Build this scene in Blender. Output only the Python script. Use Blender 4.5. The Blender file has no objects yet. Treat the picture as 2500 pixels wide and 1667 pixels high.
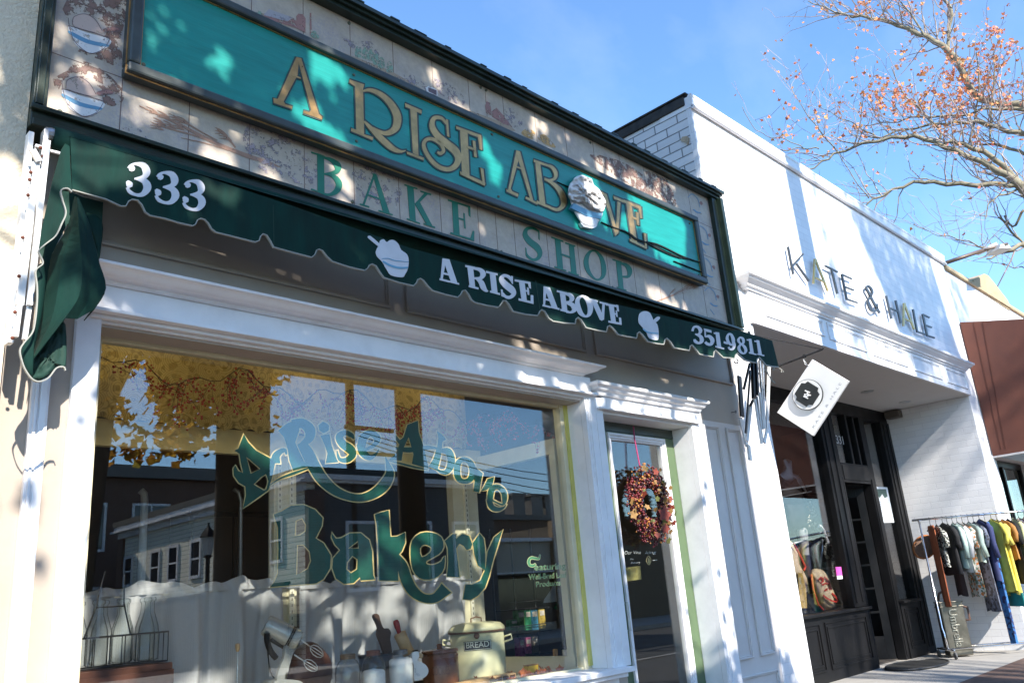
import bpy, bmesh, math, random
from mathutils import Vector, Matrix, geometry, noise

SC = bpy.context.scene
COL = SC.collection
R = math.radians
random.seed(7)

# ------------------------------------------------------------------ camera
YAW, PITCH, ROLL, FPX = R(46.31497), R(16.97268), R(4.761538), 2043.595
CAM = Vector((0.0, -4.0, 1.35))
_f = Vector((math.sin(YAW) * math.cos(PITCH), math.cos(YAW) * math.cos(PITCH), math.sin(PITCH)))
_r = Vector((math.cos(YAW), -math.sin(YAW), 0))
_d = _f.cross(_r)
RI = math.cos(ROLL) * _r + math.sin(ROLL) * _d
DN = -math.sin(ROLL) * _r + math.cos(ROLL) * _d
cam = bpy.data.cameras.new('camera')
cam.sensor_width = 36
cam.lens = FPX / 2500 * 36
cam.clip_start, cam.clip_end = 0.05, 3000
camo = bpy.data.objects.new('camera', cam)
COL.objects.link(camo)
camo.matrix_world = Matrix(((RI.x, -DN.x, -_f.x, CAM.x), (RI.y, -DN.y, -_f.y, CAM.y), (RI.z, -DN.z, -_f.z, CAM.z), (0, 0, 0, 1)))
SC.camera = camo

# ------------------------------------------------------------------ light
SUN = Vector((0.28, 1.0, -0.72)).normalized()          # the way the light travels
w = bpy.data.worlds.new('World')
SC.world = w
w.use_nodes = True
nt = w.node_tree
sky = nt.nodes.new('ShaderNodeTexSky')
sky.sky_type = 'NISHITA'
sky.sun_disc = False
sky.sun_elevation = math.asin(-SUN.z)
sky.sun_rotation = math.atan2(-SUN.x, -SUN.y)
sky.air_density, sky.dust_density, sky.ozone_density = 1.0, 0.08, 1.3
tint = nt.nodes.new('ShaderNodeMix')
tint.data_type, tint.blend_type = 'RGBA', 'MULTIPLY'
tint.inputs[0].default_value = 1.0
tint.inputs[7].default_value = (0.77, 1.0, 1.2, 1)      # clear autumn air
nt.links.new(sky.outputs[0], tint.inputs[6])
wtc = nt.nodes.new('ShaderNodeTexCoord')                   # faint high cirrus
wmp = nt.nodes.new('ShaderNodeMapping')
wmp.inputs['Rotation'].default_value = (0.3, 0.5, 0.9)
wmp.inputs['Scale'].default_value = (1.2, 5.5, 5.5)
nt.links.new(wtc.outputs['Generated'], wmp.inputs[0])
wno = nt.nodes.new('ShaderNodeTexNoise')
wno.inputs['Scale'].default_value = 1.6
wno.inputs['Detail'].default_value = 7
wno.inputs['Roughness'].default_value = 0.55
nt.links.new(wmp.outputs[0], wno.inputs['Vector'])
wrp = nt.nodes.new('ShaderNodeValToRGB')
wrp.color_ramp.elements[0].position, wrp.color_ramp.elements[0].color = 0.46, (0, 0, 0, 1)
wrp.color_ramp.elements[1].position, wrp.color_ramp.elements[1].color = 0.85, (0.14, 0.14, 0.14, 1)
nt.links.new(wno.outputs['Fac'], wrp.inputs[0])
wmx = nt.nodes.new('ShaderNodeMix')
wmx.data_type = 'RGBA'
wmx.inputs[7].default_value = (4.2, 4.5, 4.9, 1)
nt.links.new(wrp.outputs[0], wmx.inputs[0])
nt.links.new(tint.outputs[2], wmx.inputs[6])
nt.links.new(wmx.outputs[2], nt.nodes['Background'].inputs[0])
nt.nodes['Background'].inputs[1].default_value = 0.138
sun = bpy.data.lights.new('sun', 'SUN')
sun.energy, sun.angle, sun.color = 4.4, R(0.5), (1.0, 0.94, 0.84)
suno = bpy.data.objects.new('sun', sun)
COL.objects.link(suno)
suno.rotation_euler = SUN.to_track_quat('-Z', 'Y').to_euler()
SC.view_settings.view_transform = 'Standard'
SC.view_settings.look = 'None'
SC.view_settings.gamma = 1
SC.view_settings.use_curve_mapping = False
SC.view_settings.exposure = 1.22
SC.cycles.max_bounces = 8
SC.cycles.transparent_max_bounces = 24
SC.cycles.caustics_reflective = False
SC.cycles.caustics_refractive = False

# ------------------------------------------------------------------ where a point of the survey lies in the world
def ray(p):
    return (RI * ((p[0] - 1250) / FPX) + DN * ((p[1] - 833.5) / FPX) + _f)
def at(p, y):                                          # on the plane y
    d = ray(p)
    return CAM + d * ((y - CAM.y) / d.y)
def atx(p, x):
    d = ray(p)
    return CAM + d * (x / d.x)
def atd(p, r):
    return CAM + ray(p).normalized() * r
def Z(ox, oy, k):
    return lambda a, b: (ox + a / k, oy + b / k)
z1, z2, z3, z4 = Z(0, 0, 2.94), Z(600, 0, 2.94), Z(1200, 200, 2.94), Z(1700, 0, 2.94)
r5, a6, r1, r2, r3, r4 = Z(0, 280, 2.34), Z(400, 500, 2.94), Z(1000, 600, 2.94), Z(1700, 533, 2.94), Z(1700, 1000, 2.351), Z(1350, 900, 2.044)
z5, z6, z7, z8 = Z(180, 780, 2.94), Z(180, 1134, 2.94), Z(700, 1134, 2.94), Z(800, 900, 3.357)
k1, k3, k4, k5, k6, k2, k7 = Z(2200, 1150, 3.0333), Z(1700, 780, 4.48), Z(1180, 1350, 4.945), Z(640, 1450, 5.113), Z(1460, 1050, 4.2375), Z(1860, 1040, 3.2667), Z(180, 1380, 5.463)
k8, k9 = Z(1880, 600, 5.345), Z(2300, 560, 6.535)

# ------------------------------------------------------------------ objects
def put(o, parent=None):
    COL.objects.link(o)
    if parent is not None:
        o.parent = parent
        if parent.type == 'EMPTY':
            o.matrix_parent_inverse = Matrix.Translation(-parent.location)
    return o
def tag(o, label=None, cat=None, group=None, kind=None):
    if label: o['label'] = label
    if cat: o['category'] = cat
    if group: o['group'] = group
    if kind: o['kind'] = kind
    return o
def thing(name, label, cat, loc=(0, 0, 0), group=None):
    o = bpy.data.objects.new(name, None)
    o.location = loc
    o.empty_display_size = 0.1
    COL.objects.link(o)
    return tag(o, label, cat, group)
def copy_tree(o, off, parent=None):
    c = o.copy()
    COL.objects.link(c)
    if parent is None:
        c.location = o.location + Vector(off)
    else:
        c.parent = parent
        c.matrix_parent_inverse = o.matrix_parent_inverse.copy()
    for ch in list(o.children):
        copy_tree(ch, off, c)
    return c

def cr(pts, n=5, closed=False):                        # Catmull-Rom through any-dimensional points
    P = [tuple(p) for p in pts]
    m = len(P)
    out = []
    rng = range(m if closed else m - 1)
    for i in rng:
        if closed:
            a, b, c, d = P[(i - 1) % m], P[i], P[(i + 1) % m], P[(i + 2) % m]
        else:
            a, b, c, d = P[max(i - 1, 0)], P[i], P[i + 1], P[min(i + 2, m - 1)]
        for k in range(n):
            t = k / n
            out.append(tuple(0.5 * (2 * b[j] + (c[j] - a[j]) * t + (2 * a[j] - 5 * b[j] + 4 * c[j] - d[j]) * t * t + (3 * b[j] - a[j] - 3 * c[j] + d[j]) * t ** 3) for j in range(len(b))))
    if not closed:
        out.append(P[-1])
    return out

class MB:
    def __init__(self):
        self.v, self.f = [], []
    def add(self, vs, fs):
        o = len(self.v)
        self.v += [Vector(x) for x in vs]
        self.f += [tuple(o + i for i in f) for f in fs]
        return self
    def box(self, x0, x1, y0, y1, z0, z1):
        return self.add([(x, y, z) for x in (x0, x1) for y in (y0, y1) for z in (z0, z1)],
                        [(0, 1, 3, 2), (4, 6, 7, 5), (0, 4, 5, 1), (2, 3, 7, 6), (0, 2, 6, 4), (1, 5, 7, 3)])
    def bar(self, a, b, wd, th, up=(0, 0, 1)):         # square bar from a to b
        a, b = Vector(a), Vector(b)
        t = (b - a).normalized()
        s = t.cross(Vector(up))
        if s.length < 1e-3: s = t.cross(Vector((1, 0, 0)))
        s.normalize()
        u = s.cross(t)
        vs = [p + s * (wd / 2 * i) + u * (th / 2 * j) for p in (a, b) for i, j in ((-1, -1), (1, -1), (1, 1), (-1, 1))]
        return self.add(vs, [(0, 1, 2, 3), (4, 7, 6, 5), (0, 4, 5, 1), (1, 5, 6, 2), (2, 6, 7, 3), (3, 7, 4, 0)])
    def prism(self, loop, vec, holes=()):
        loops = [[Vector(p) for p in loop]] + [[Vector(p) for p in h] for h in holes]
        tris = geometry.tessellate_polygon(loops)
        flat = [p for l in loops for p in l]
        n = len(flat)
        vec = Vector(vec)
        vs = flat + [p + vec for p in flat]
        fs = [tuple(t) for t in tris] + [tuple(n + i for i in reversed(t)) for t in tris]
        o = 0
        for l in loops:
            m = len(l)
            for i in range(m):
                j = (i + 1) % m
                fs.append((o + i, o + j, n + o + j, n + o + i))
            o += m
        return self.add(vs, fs)
    def tube(self, path, r, seg=6, cap=True):
        P = [Vector(p) for p in path]
        m = len(P)
        rs = r if isinstance(r, (list, tuple)) else [r] * m
        t = (P[1] - P[0]).normalized()
        s = t.cross(Vector((0, 0, 1)))
        if s.length < 1e-3: s = t.cross(Vector((1, 0, 0)))
        s.normalize()
        vs = []
        for i in range(m):
            t = (P[min(i + 1, m - 1)] - P[max(i - 1, 0)])
            if t.length < 1e-9: t = Vector((0, 0, 1))
            t.normalize()
            s = s - t * s.dot(t)
            if s.length < 1e-6: s = t.orthogonal()
            s.normalize()
            u = t.cross(s)
            for k in range(seg):
                a = 2 * math.pi * k / seg
                vs.append(P[i] + (s * math.cos(a) + u * math.sin(a)) * rs[i])
        fs = [(i * seg + k, i * seg + (k + 1) % seg, (i + 1) * seg + (k + 1) % seg, (i + 1) * seg + k) for i in range(m - 1) for k in range(seg)]
        if cap:
            fs += [tuple(range(seg - 1, -1, -1)), tuple((m - 1) * seg + k for k in range(seg))]
        return self.add(vs, fs)
    def lathe(self, c, prof, seg=20, axis=None, squash=1.0):
        c = Vector(c)
        az = Vector(axis).normalized() if axis else Vector((0, 0, 1))
        ax = az.orthogonal().normalized() if axis else Vector((1, 0, 0))
        ay = az.cross(ax)
        vs = []
        for r, h in prof:
            for k in range(seg):
                a = 2 * math.pi * k / seg
                vs.append(c + ax * (r * math.cos(a)) + ay * (r * math.sin(a) * squash) + az * h)
        m = len(prof)
        fs = [(i * seg + k, i * seg + (k + 1) % seg, (i + 1) * seg + (k + 1) % seg, (i + 1) * seg + k) for i in range(m - 1) for k in range(seg)]
        if prof[0][0] > 1e-4: fs.append(tuple(range(seg - 1, -1, -1)))
        if prof[-1][0] > 1e-4: fs.append(tuple((m - 1) * seg + k for k in range(seg)))
        return self.add(vs, fs)
    def ell(self, c, r, seg=10, ring=7):
        c = Vector(c)
        if not isinstance(r, (tuple, list)): r = (r, r, r)
        vs, fs = [], []
        for i in range(ring + 1):
            th = math.pi * i / ring
            for k in range(seg):
                a = 2 * math.pi * k / seg
                vs.append(c + Vector((r[0] * math.sin(th) * math.cos(a), r[1] * math.sin(th) * math.sin(a), r[2] * math.cos(th))))
        for i in range(ring):
            for k in range(seg):
                fs.append((i * seg + k, i * seg + (k + 1) % seg, (i + 1) * seg + (k + 1) % seg, (i + 1) * seg + k))
        return self.add(vs, fs)
    def ribbon(self, pts, T, yf, t=0.003, closed=False, n=5, grow=0.0):
        """a brush stroke (x, y, width) laid on the plane(s) yf and given thickness t"""
        P = cr(pts, n, closed) if n > 1 else [tuple(p) for p in pts]
        m = len(P)
        L, Rr = [], []
        for i in range(m):
            if closed: a, b = P[(i - 1) % m], P[(i + 1) % m]
            else: a, b = P[max(i - 1, 0)], P[min(i + 1, m - 1)]
            dx, dy = b[0] - a[0], b[1] - a[1]
            l = math.hypot(dx, dy) or 1
            ex = ey = 0
            if grow and not closed and i in (0, m - 1):
                s = -1 if i == 0 else 1
                ex, ey = s * dx / l * grow, s * dy / l * grow
            h = P[i][2] / 2 + grow
            nx, ny = -dy / l * h, dx / l * h
            L.append((P[i][0] + nx + ex, P[i][1] + ny + ey))
            Rr.append((P[i][0] - nx + ex, P[i][1] - ny + ey))
        yy = yf if callable(yf) else (lambda p: yf)
        vs = []
        for l_, r_ in zip(L, Rr):
            for q in (l_, r_):
                s = T(*q)
                y = yy(s)
                a = at(s, y)
                vs += [a, a + Vector((0, t, 0))]
        fs = []
        for i in range(m if closed else m - 1):
            j = (i + 1) % m
            a, b = 4 * i, 4 * j
            fs += [(a, a + 2, b + 2, b), (a + 1, b + 1, b + 3, a + 3), (a, b, b + 1, a + 1), (a + 2, a + 3, b + 3, b + 2)]
        if not closed:
            fs += [(0, 1, 3, 2), (4 * m - 4, 4 * m - 2, 4 * m - 1, 4 * m - 3)]
        return self.add(vs, fs)
    def poly(self, pts, T, yf, t=0.003, smooth=0, holes=()):
        yy = yf if callable(yf) else (lambda p: yf)
        def mp(q):
            q = [tuple(p) for p in q]
            if smooth: q = cr(q, smooth, True)
            return [at(T(*p), yy(T(*p))) for p in q]
        return self.prism(mp(pts), (0, t, 0), [mp(h) for h in holes])
    def crown(self, x0, x1, yb, prof):                 # mitred moulding: prof = (projection, z) from bottom to top
        vs, fs = [], []
        for p, z in prof:
            vs += [(x0 - p, yb, z), (x0 - p, yb - p, z), (x1 + p, yb - p, z), (x1 + p, yb, z)]
        m = len(prof)
        for i in range(m - 1):
            for k in range(3):
                a, b = 4 * i + k, 4 * (i + 1) + k
                fs.append((a, a + 1, b + 1, b))
        fs += [(0, 3, 2, 1), (4 * m - 4, 4 * m - 3, 4 * m - 2, 4 * m - 1)]
        fs.append(tuple(4 * i for i in range(m)) + tuple(4 * i + 3 for i in range(m - 1, -1, -1)))
        return self.add(vs, fs)
    def frame(self, x0, x1, z0, z1, y, wd, th, ins=0.0):   # rectangular moulding, butted
        self.box(x0, x1, y - th, y, z1 - wd, z1)
        self.box(x0, x1, y - th, y, z0, z0 + wd)
        self.box(x0, x0 + wd, y - th, y, z0 + wd, z1 - wd)
        return self.box(x1 - wd, x1, y - th, y, z0 + wd, z1 - wd)
    def build(self, name, m, parent=None, smooth=False, label=None, bevel=0, normals=True):
        me = bpy.data.meshes.new(name)
        me.from_pydata([tuple(v) for v in self.v], [], self.f)
        me.materials.append(m)
        if normals and len(self.f) < 60000:
            bm = bmesh.new()
            bm.from_mesh(me)
            bmesh.ops.recalc_face_normals(bm, faces=bm.faces)
            bm.to_mesh(me)
            bm.free()
        if smooth:
            me.polygons.foreach_set('use_smooth', [True] * len(me.polygons))
        o = bpy.data.objects.new(name, me)
        put(o, parent)
        if bevel:
            b = o.modifiers.new('bevel', 'BEVEL')
            b.width, b.segments, b.limit_method = bevel, 2, 'ANGLE'
            b.harden_normals = False
        if label: o['label'] = label
        return o

# ------------------------------------------------------------------ materials
MATS = {}
def newmat(name):
    m = bpy.data.materials.new(name)
    m.use_nodes = True
    n = m.node_tree
    return m, n, n.nodes['Principled BSDF'], n.nodes, n.links
def coords(N, L, kind='Object', scale=(1, 1, 1)):
    tc = N.new('ShaderNodeTexCoord')
    mp = N.new('ShaderNodeMapping')
    mp.inputs['Scale'].default_value = scale
    L.new(tc.outputs[kind], mp.inputs[0])
    return mp.outputs[0]
def ramp(N, L, src, stops):
    r = N.new('ShaderNodeValToRGB')
    e = r.color_ramp.elements
    while len(e) < len(stops): e.new(0.5)
    for i, (p, c) in enumerate(stops):
        e[i].position = p
        e[i].color = (*c, 1) if len(c) == 3 else c
    L.new(src, r.inputs[0])
    return r.outputs[0]
def noisen(N, L, vec, scale, detail=4, rough=0.55):
    n = N.new('ShaderNodeTexNoise')
    n.inputs['Scale'].default_value = scale
    n.inputs['Detail'].default_value = detail
    n.inputs['Roughness'].default_value = rough
    L.new(vec, n.inputs['Vector'])
    return n.outputs['Fac']
def bumpn(N, L, B, h, strength, dist=0.01):
    b = N.new('ShaderNodeBump')
    b.inputs['Strength'].default_value = strength
    b.inputs['Distance'].default_value = dist
    L.new(h, b.inputs['Height'])
    L.new(b.outputs[0], B.inputs['Normal'])
def mixc(N, L, fac, a, b):
    m = N.new('ShaderNodeMix')
    m.data_type = 'RGBA'
    for i, s in ((0, fac), (6, a), (7, b)):
        if isinstance(s, (int, float)): m.inputs[i].default_value = s
        elif isinstance(s, (tuple, list)): m.inputs[i].default_value = (*s[:3], 1)
        else: L.new(s, m.inputs[i])
    return m.outputs[2]
def mat(name, c, rough=0.55, metal=0.0, var=0.1, scale=6.0, bump=0.0, bscale=60.0, spec=0.5, dirt=0.0, stretch=(1, 1, 1), sheen=0.0, trans=0.0):
    if name in MATS: return MATS[name]
    m, n, B, N, L = newmat(name)
    v = coords(N, L, 'Object', stretch)
    f = noisen(N, L, v, scale, 6)
    lo, hi = tuple(x * (1 - var) for x in c), tuple(min(1, x * (1 + var)) for x in c)
    col = ramp(N, L, f, [(0.3, lo), (0.7, hi)])
    if dirt:
        g = noisen(N, L, v, scale * 0.6 + 1.3, 8, 0.65)
        fac = ramp(N, L, g, [(0.5, (0, 0, 0)), (0.78, (dirt,) * 3)])
        col = mixc(N, L, fac, col, tuple(x * 0.35 for x in c))
    L.new(col, B.inputs['Base Color'])
    rr = ramp(N, L, f, [(0.25, (max(0, rough - 0.08),) * 3), (0.75, (min(1, rough + 0.08),) * 3)])
    L.new(rr, B.inputs['Roughness'])
    B.inputs['Metallic'].default_value = metal
    B.inputs['Specular IOR Level'].default_value = spec
    if bump:
        bumpn(N, L, B, noisen(N, L, v, bscale, 3), bump)
    if trans:                                         # thin cloth or leaf that lets light through
        t = N.new('ShaderNodeBsdfTranslucent')
        L.new(col, t.inputs[0])
        mx = N.new('ShaderNodeMixShader')
        mx.inputs[0].default_value = trans
        L.new(B.outputs[0], mx.inputs[1])
        L.new(t.outputs[0], mx.inputs[2])
        L.new(mx.outputs[0], N['Material Output'].inputs[0])
    MATS[name] = m
    return m
def brickmat(name, c, cm, bw=0.3, rh=0.1, ms=0.006, var=0.05, bump=0.4, rough=0.6, mix2=None, dirt=0.0, floor=False):
    m, n, B, N, L = newmat(name)
    tc = N.new('ShaderNodeTexCoord')
    sp = N.new('ShaderNodeSeparateXYZ')
    L.new(tc.outputs['Object'], sp.inputs[0])
    ad = N.new('ShaderNodeMath')
    L.new(sp.outputs[0], ad.inputs[0])
    if floor: ad.inputs[1].default_value = 0
    else: L.new(sp.outputs[1], ad.inputs[1])
    cb = N.new('ShaderNodeCombineXYZ')
    L.new(ad.outputs[0], cb.inputs[0])
    L.new(sp.outputs[1 if floor else 2], cb.inputs[1])
    b = N.new('ShaderNodeTexBrick')
    b.inputs['Scale'].default_value = 1
    b.inputs['Brick Width'].default_value = bw
    b.inputs['Row Height'].default_value = rh
    b.inputs['Mortar Size'].default_value = ms
    b.inputs['Mortar Smooth'].default_value = 0.3
    b.inputs['Bias'].default_value = 0
    b.inputs['Color1'].default_value = (*[x * (1 - var) for x in c], 1)
    b.inputs['Color2'].default_value = (*(mix2 or [min(1, x * (1 + var)) for x in c]), 1)
    b.inputs['Mortar'].default_value = (*cm, 1)
    L.new(cb.outputs[0], b.inputs['Vector'])
    col = b.outputs['Color']
    g = noisen(N, L, tc.outputs['Object'], 3.0, 8, 0.6)
    col = mixc(N, L, ramp(N, L, g, [(0.35, (0, 0, 0)), (0.8, (0.12 + dirt,) * 3)]), col, tuple(x * 0.55 for x in c))
    L.new(col, B.inputs['Base Color'])
    B.inputs['Roughness'].default_value = rough
    inv = N.new('ShaderNodeMath')
    inv.operation = 'SUBTRACT'
    inv.inputs[0].default_value = 1
    L.new(b.outputs['Fac'], inv.inputs[1])
    ad2 = N.new('ShaderNodeMath')
    ad2.operation = 'MULTIPLY_ADD'
    L.new(noisen(N, L, tc.outputs['Object'], 35, 4), ad2.inputs[0])
    ad2.inputs[1].default_value = 0.35
    L.new(inv.outputs[0], ad2.inputs[2])
    bumpn(N, L, B, ad2.outputs[0], bump, 0.012)
    MATS[name] = m
    return m
def glassmat(name, refl=0.1, boost=1.0, tint=(1, 1, 1), rough=0.0, edge=1.0):
    """clear glass: lets light and shadow rays straight through, mirrors more at a glancing angle"""
    m, n, B, N, L = newmat(name)
    N.remove(B)
    t = N.new('ShaderNodeBsdfTransparent')
    t.inputs[0].default_value = (*tint, 1)
    g = N.new('ShaderNodeBsdfGlossy')
    g.inputs['Roughness'].default_value = rough
    lw = N.new('ShaderNodeLayerWeight')
    lw.inputs['Blend'].default_value = 0.5
    fr = N.new('ShaderNodeMath')
    fr.operation = 'POWER'
    L.new(lw.outputs['Facing'], fr.inputs[0])
    if edge < 1:
        L.new(ramp(N, L, lw.outputs['Facing'], [(0.45, tint), (0.95, tuple(x * edge for x in tint))]), t.inputs[0])
    fr.inputs[1].default_value = 4.0
    mm = N.new('ShaderNodeMath')
    mm.operation = 'MULTIPLY_ADD'
    mm.use_clamp = True
    L.new(fr.outputs[0], mm.inputs[0])
    mm.inputs[1].default_value = boost
    mm.inputs[2].default_value = refl
    mx = N.new('ShaderNodeMixShader')
    L.new(mm.outputs[0], mx.inputs[0])
    L.new(t.outputs[0], mx.inputs[1])
    L.new(g.outputs[0], mx.inputs[2])
    L.new(mx.outputs[0], N['Material Output'].inputs[0])
    MATS[name] = m
    return m
# ------------------------------------------------------------------ palette
WHITE = mat('white_paint', (0.80, 0.79, 0.80), 0.5, var=0.05, scale=5, bump=0.12, bscale=22, dirt=0.2)
TAUPE = mat('taupe_paint', (0.41, 0.345, 0.285), 0.5, var=0.06, scale=3, bump=0.05, bscale=30, dirt=0.1)
GREEN_TRIM = mat('dark_green_trim', (0.014, 0.027, 0.019), 0.35, var=0.25, scale=7, bump=0.05, dirt=0.4)
STUCCO = mat('cream_stucco', (0.66, 0.56, 0.42), 0.9, var=0.08, scale=2.5, bump=0.75, bscale=55, dirt=0.12)
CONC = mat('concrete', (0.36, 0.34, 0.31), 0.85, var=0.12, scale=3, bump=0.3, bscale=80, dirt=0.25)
ASPH = mat('asphalt', (0.05, 0.05, 0.052), 0.9, var=0.2, scale=5, bump=0.5, bscale=200)
PAVER = brickmat('brick_pavers', (0.12, 0.07, 0.052), (0.09, 0.08, 0.075), 0.2, 0.1, 0.006, 0.25, 0.4, 0.8, floor=True)
GLASS = glassmat('shop_glass', 0.10, 0.8, (0.95, 0.965, 0.955))
JAR = glassmat('jar_glass', 0.05, 0.75, (0.965, 0.975, 0.97), 0.0, 0.62)
BOTTLE = glassmat('bottle_glass', 0.025, 0.8, (0.94, 0.96, 0.955), 0.0, 0.25)
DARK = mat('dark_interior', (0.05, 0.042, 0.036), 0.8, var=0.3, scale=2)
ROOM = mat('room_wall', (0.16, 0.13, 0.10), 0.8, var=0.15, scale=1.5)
BLACK = mat('black_paint', (0.009, 0.009, 0.010), 0.42, var=0.2, scale=5, bump=0.03, dirt=0.2, spec=0.15)
STEEL = mat('galvanised_steel', (0.55, 0.55, 0.55), 0.38, 0.85, var=0.15, scale=20, dirt=0.3)
GOLD = mat('gold_leaf', (0.50, 0.30, 0.12), 0.34, 0.75, var=0.22, scale=14, bump=0.15, bscale=30, dirt=0.3)
GOLDP = mat('gold_paint', (0.80, 0.56, 0.22), 0.5, 0.1, var=0.12, scale=20)
OUTL = mat('letter_outline', (0.035, 0.06, 0.055), 0.6)
SCREW = mat('screw_head', (0.12, 0.13, 0.10), 0.5, 0.5)

# ------------------------------------------------------------------ ground
def structure(o): return tag(o, kind='structure')
m = MB().box(-300, 400, -300, 300, -0.6, -0.15)
structure(m.build('ground', ASPH))
m = MB().box(-40, 120, -1.6, -0.19, -0.148, 0.0)
structure(m.build('brick_paving', PAVER))
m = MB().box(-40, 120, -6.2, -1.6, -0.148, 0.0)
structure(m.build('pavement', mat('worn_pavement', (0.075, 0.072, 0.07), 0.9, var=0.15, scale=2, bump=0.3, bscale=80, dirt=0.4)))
m = MB().box(-40, 120, -6.36, -6.2, -0.149, 0.012)
structure(m.build('kerb', CONC))
m = MB().box(-40, 120, -0.19, 30, -0.148, 0.0)
structure(m.build('entrance_paving', CONC))
m = MB().box(-60, 120, -22, -15.4, -0.149, 0.0)
structure(m.build('far_pavement', CONC))

# ------------------------------------------------------------------ left neighbour
lb = thing('stucco_building', 'cream rough stucco building at the left edge beside the bakery', 'building', (-3.5, 1, 0))
MB().box(-8, 0.942, -0.12, 8, -0.1, 9.5).build('wall', STUCCO, lb)
MB().box(-8.1, 0.99, -0.2, 8.1, 9.5, 9.7).build('coping', TAUPE, lb)

# ------------------------------------------------------------------ bakery building
bk = thing('bakery_building', 'bakery shop building with taupe walls, white mouldings and a painted tile fascia', 'building', (4.1, 0, 0))
m = MB()
m.box(0.945, 1.36, 0, 0.22, 0, 3.6).box(1.36, 4.88, 0, 0.14, 2.74, 3.6).box(1.36, 4.88, 0, 0.22, 0, 0.78)
m.box(4.88, 5.09, 0, 0.22, 0, 3.6).box(5.09, 6.33, 0, 0.14, 2.74, 3.6).box(6.33, 7.305, 0, 0.22, 2.76, 3.6)
m.build('wall', TAUPE, bk)
PANELW = mat('warm_offwhite_paint', (0.64, 0.59, 0.56), 0.5, var=0.05, scale=3, bump=0.06, bscale=30, dirt=0.12)
MB().box(6.33, 7.305, 0.001, 0.22, 0, 2.76).build('panelled_wall', PANELW, bk)
MB().box(0.95, 7.305, 0.001, 0.25, 3.6, 5.14).build('parapet', TAUPE, bk)
# the room behind
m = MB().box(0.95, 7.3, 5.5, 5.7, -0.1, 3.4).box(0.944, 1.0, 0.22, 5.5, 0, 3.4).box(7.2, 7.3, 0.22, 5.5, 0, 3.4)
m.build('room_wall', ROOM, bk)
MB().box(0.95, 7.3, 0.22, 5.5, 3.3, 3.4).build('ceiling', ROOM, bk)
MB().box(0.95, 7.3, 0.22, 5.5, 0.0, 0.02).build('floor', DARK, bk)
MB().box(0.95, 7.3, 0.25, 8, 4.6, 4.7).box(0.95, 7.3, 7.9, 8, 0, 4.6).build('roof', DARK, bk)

# frieze panel mouldings under the awning
for x0, x1 in ((1.30, 3.09), (3.22, 5.02), (5.135, 7.25)):
    m = MB().frame(x0, x1, 3.155, 3.56, 0, 0.018, 0.022)
    m.frame(x0 + 0.018, x1 - 0.018, 3.173, 3.542, 0, 0.012, 0.012)
    m.build('panel_moulding', TAUPE, bk, bevel=0.004)
for x0, x1, za, zb in ((6.60, 6.845, 0.70, 2.712), (6.975, 7.222, 0.70, 2.715), (6.60, 7.222, 0.06, 0.57)):
    m = MB().frame(x0, x1, za, zb, 0, 0.016, 0.02)
    m.frame(x0 + 0.016, x1 - 0.016, za + 0.016, zb - 0.016, 0, 0.012, 0.011)
    m.build('panel_moulding', PANELW, bk, bevel=0.004)

# white work round the window
hd = MB().box(1.30, 4.965, -0.06, -0.001, 2.802, 2.93)
hd.box(1.30, 5.0, -0.10, -0.002, 2.785, 2.802).box(1.30, 4.99, -0.055, -0.001, 2.765, 2.785)
hd.box(1.36, 4.88, -0.02, 0.06, 2.752, 2.765).box(1.36, 4.88, 0.06, 0.2, 2.744, 2.752)
hd.build('window_head', WHITE, bk, bevel=0.003)
m = MB().crown(1.36, 4.82, -0.02, [(0.02, 2.9302), (0.055, 2.9302), (0.065, 2.938), (0.068, 2.946), (0.095, 2.950), (0.102, 2.954), (0.125, 2.957), (0.135, 2.962), (0.142, 2.968), (0.150, 2.975), (0.162, 2.981), (0.18, 2.984), (0.183, 2.994), (0.178, 2.999), (0.0, 3.004)])
m.build('cornice', WHITE, bk)
cs = MB().box(4.88, 5.088, -0.05, -0.001, 0.83, 2.785).box(4.925, 4.945, -0.058, -0.05, 0.84, 2.78).box(5.0, 5.008, -0.055, -0.05, 0.84, 2.78)
cs.box(4.90, 4.908, -0.055, -0.05, 0.84, 2.78).box(4.8785, 4.8795, 0, 0.139, 0.831, 2.74)
cs.build('casing', WHITE, bk, bevel=0.003)
cs = MB().box(1.248, 1.358, -0.035, -0.001, 0.78, 2.80).box(1.345, 1.3585, 0.0, 0.139, 0.83, 2.744)
cs.build('casing', WHITE, bk, bevel=0.003)
cs = MB().box(1.088, 1.16, -0.03, -0.001, 0.02, 3.2).box(1.10, 1.112, -0.042, -0.03, 0.02, 3.2).box(1.122, 1.15, -0.038, -0.03, 0.02, 3.2)
cs.build('pilaster', WHITE, bk, bevel=0.003)
MB().box(1.2, 5.02, -0.13, 0.17, 0.795, 0.83).box(1.24, 4.98, -0.10, 0, 0.765, 0.795).box(1.26, 4.96, -0.03, 0, 0.1, 0.765).build('sill', WHITE, bk, bevel=0.004)

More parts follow.
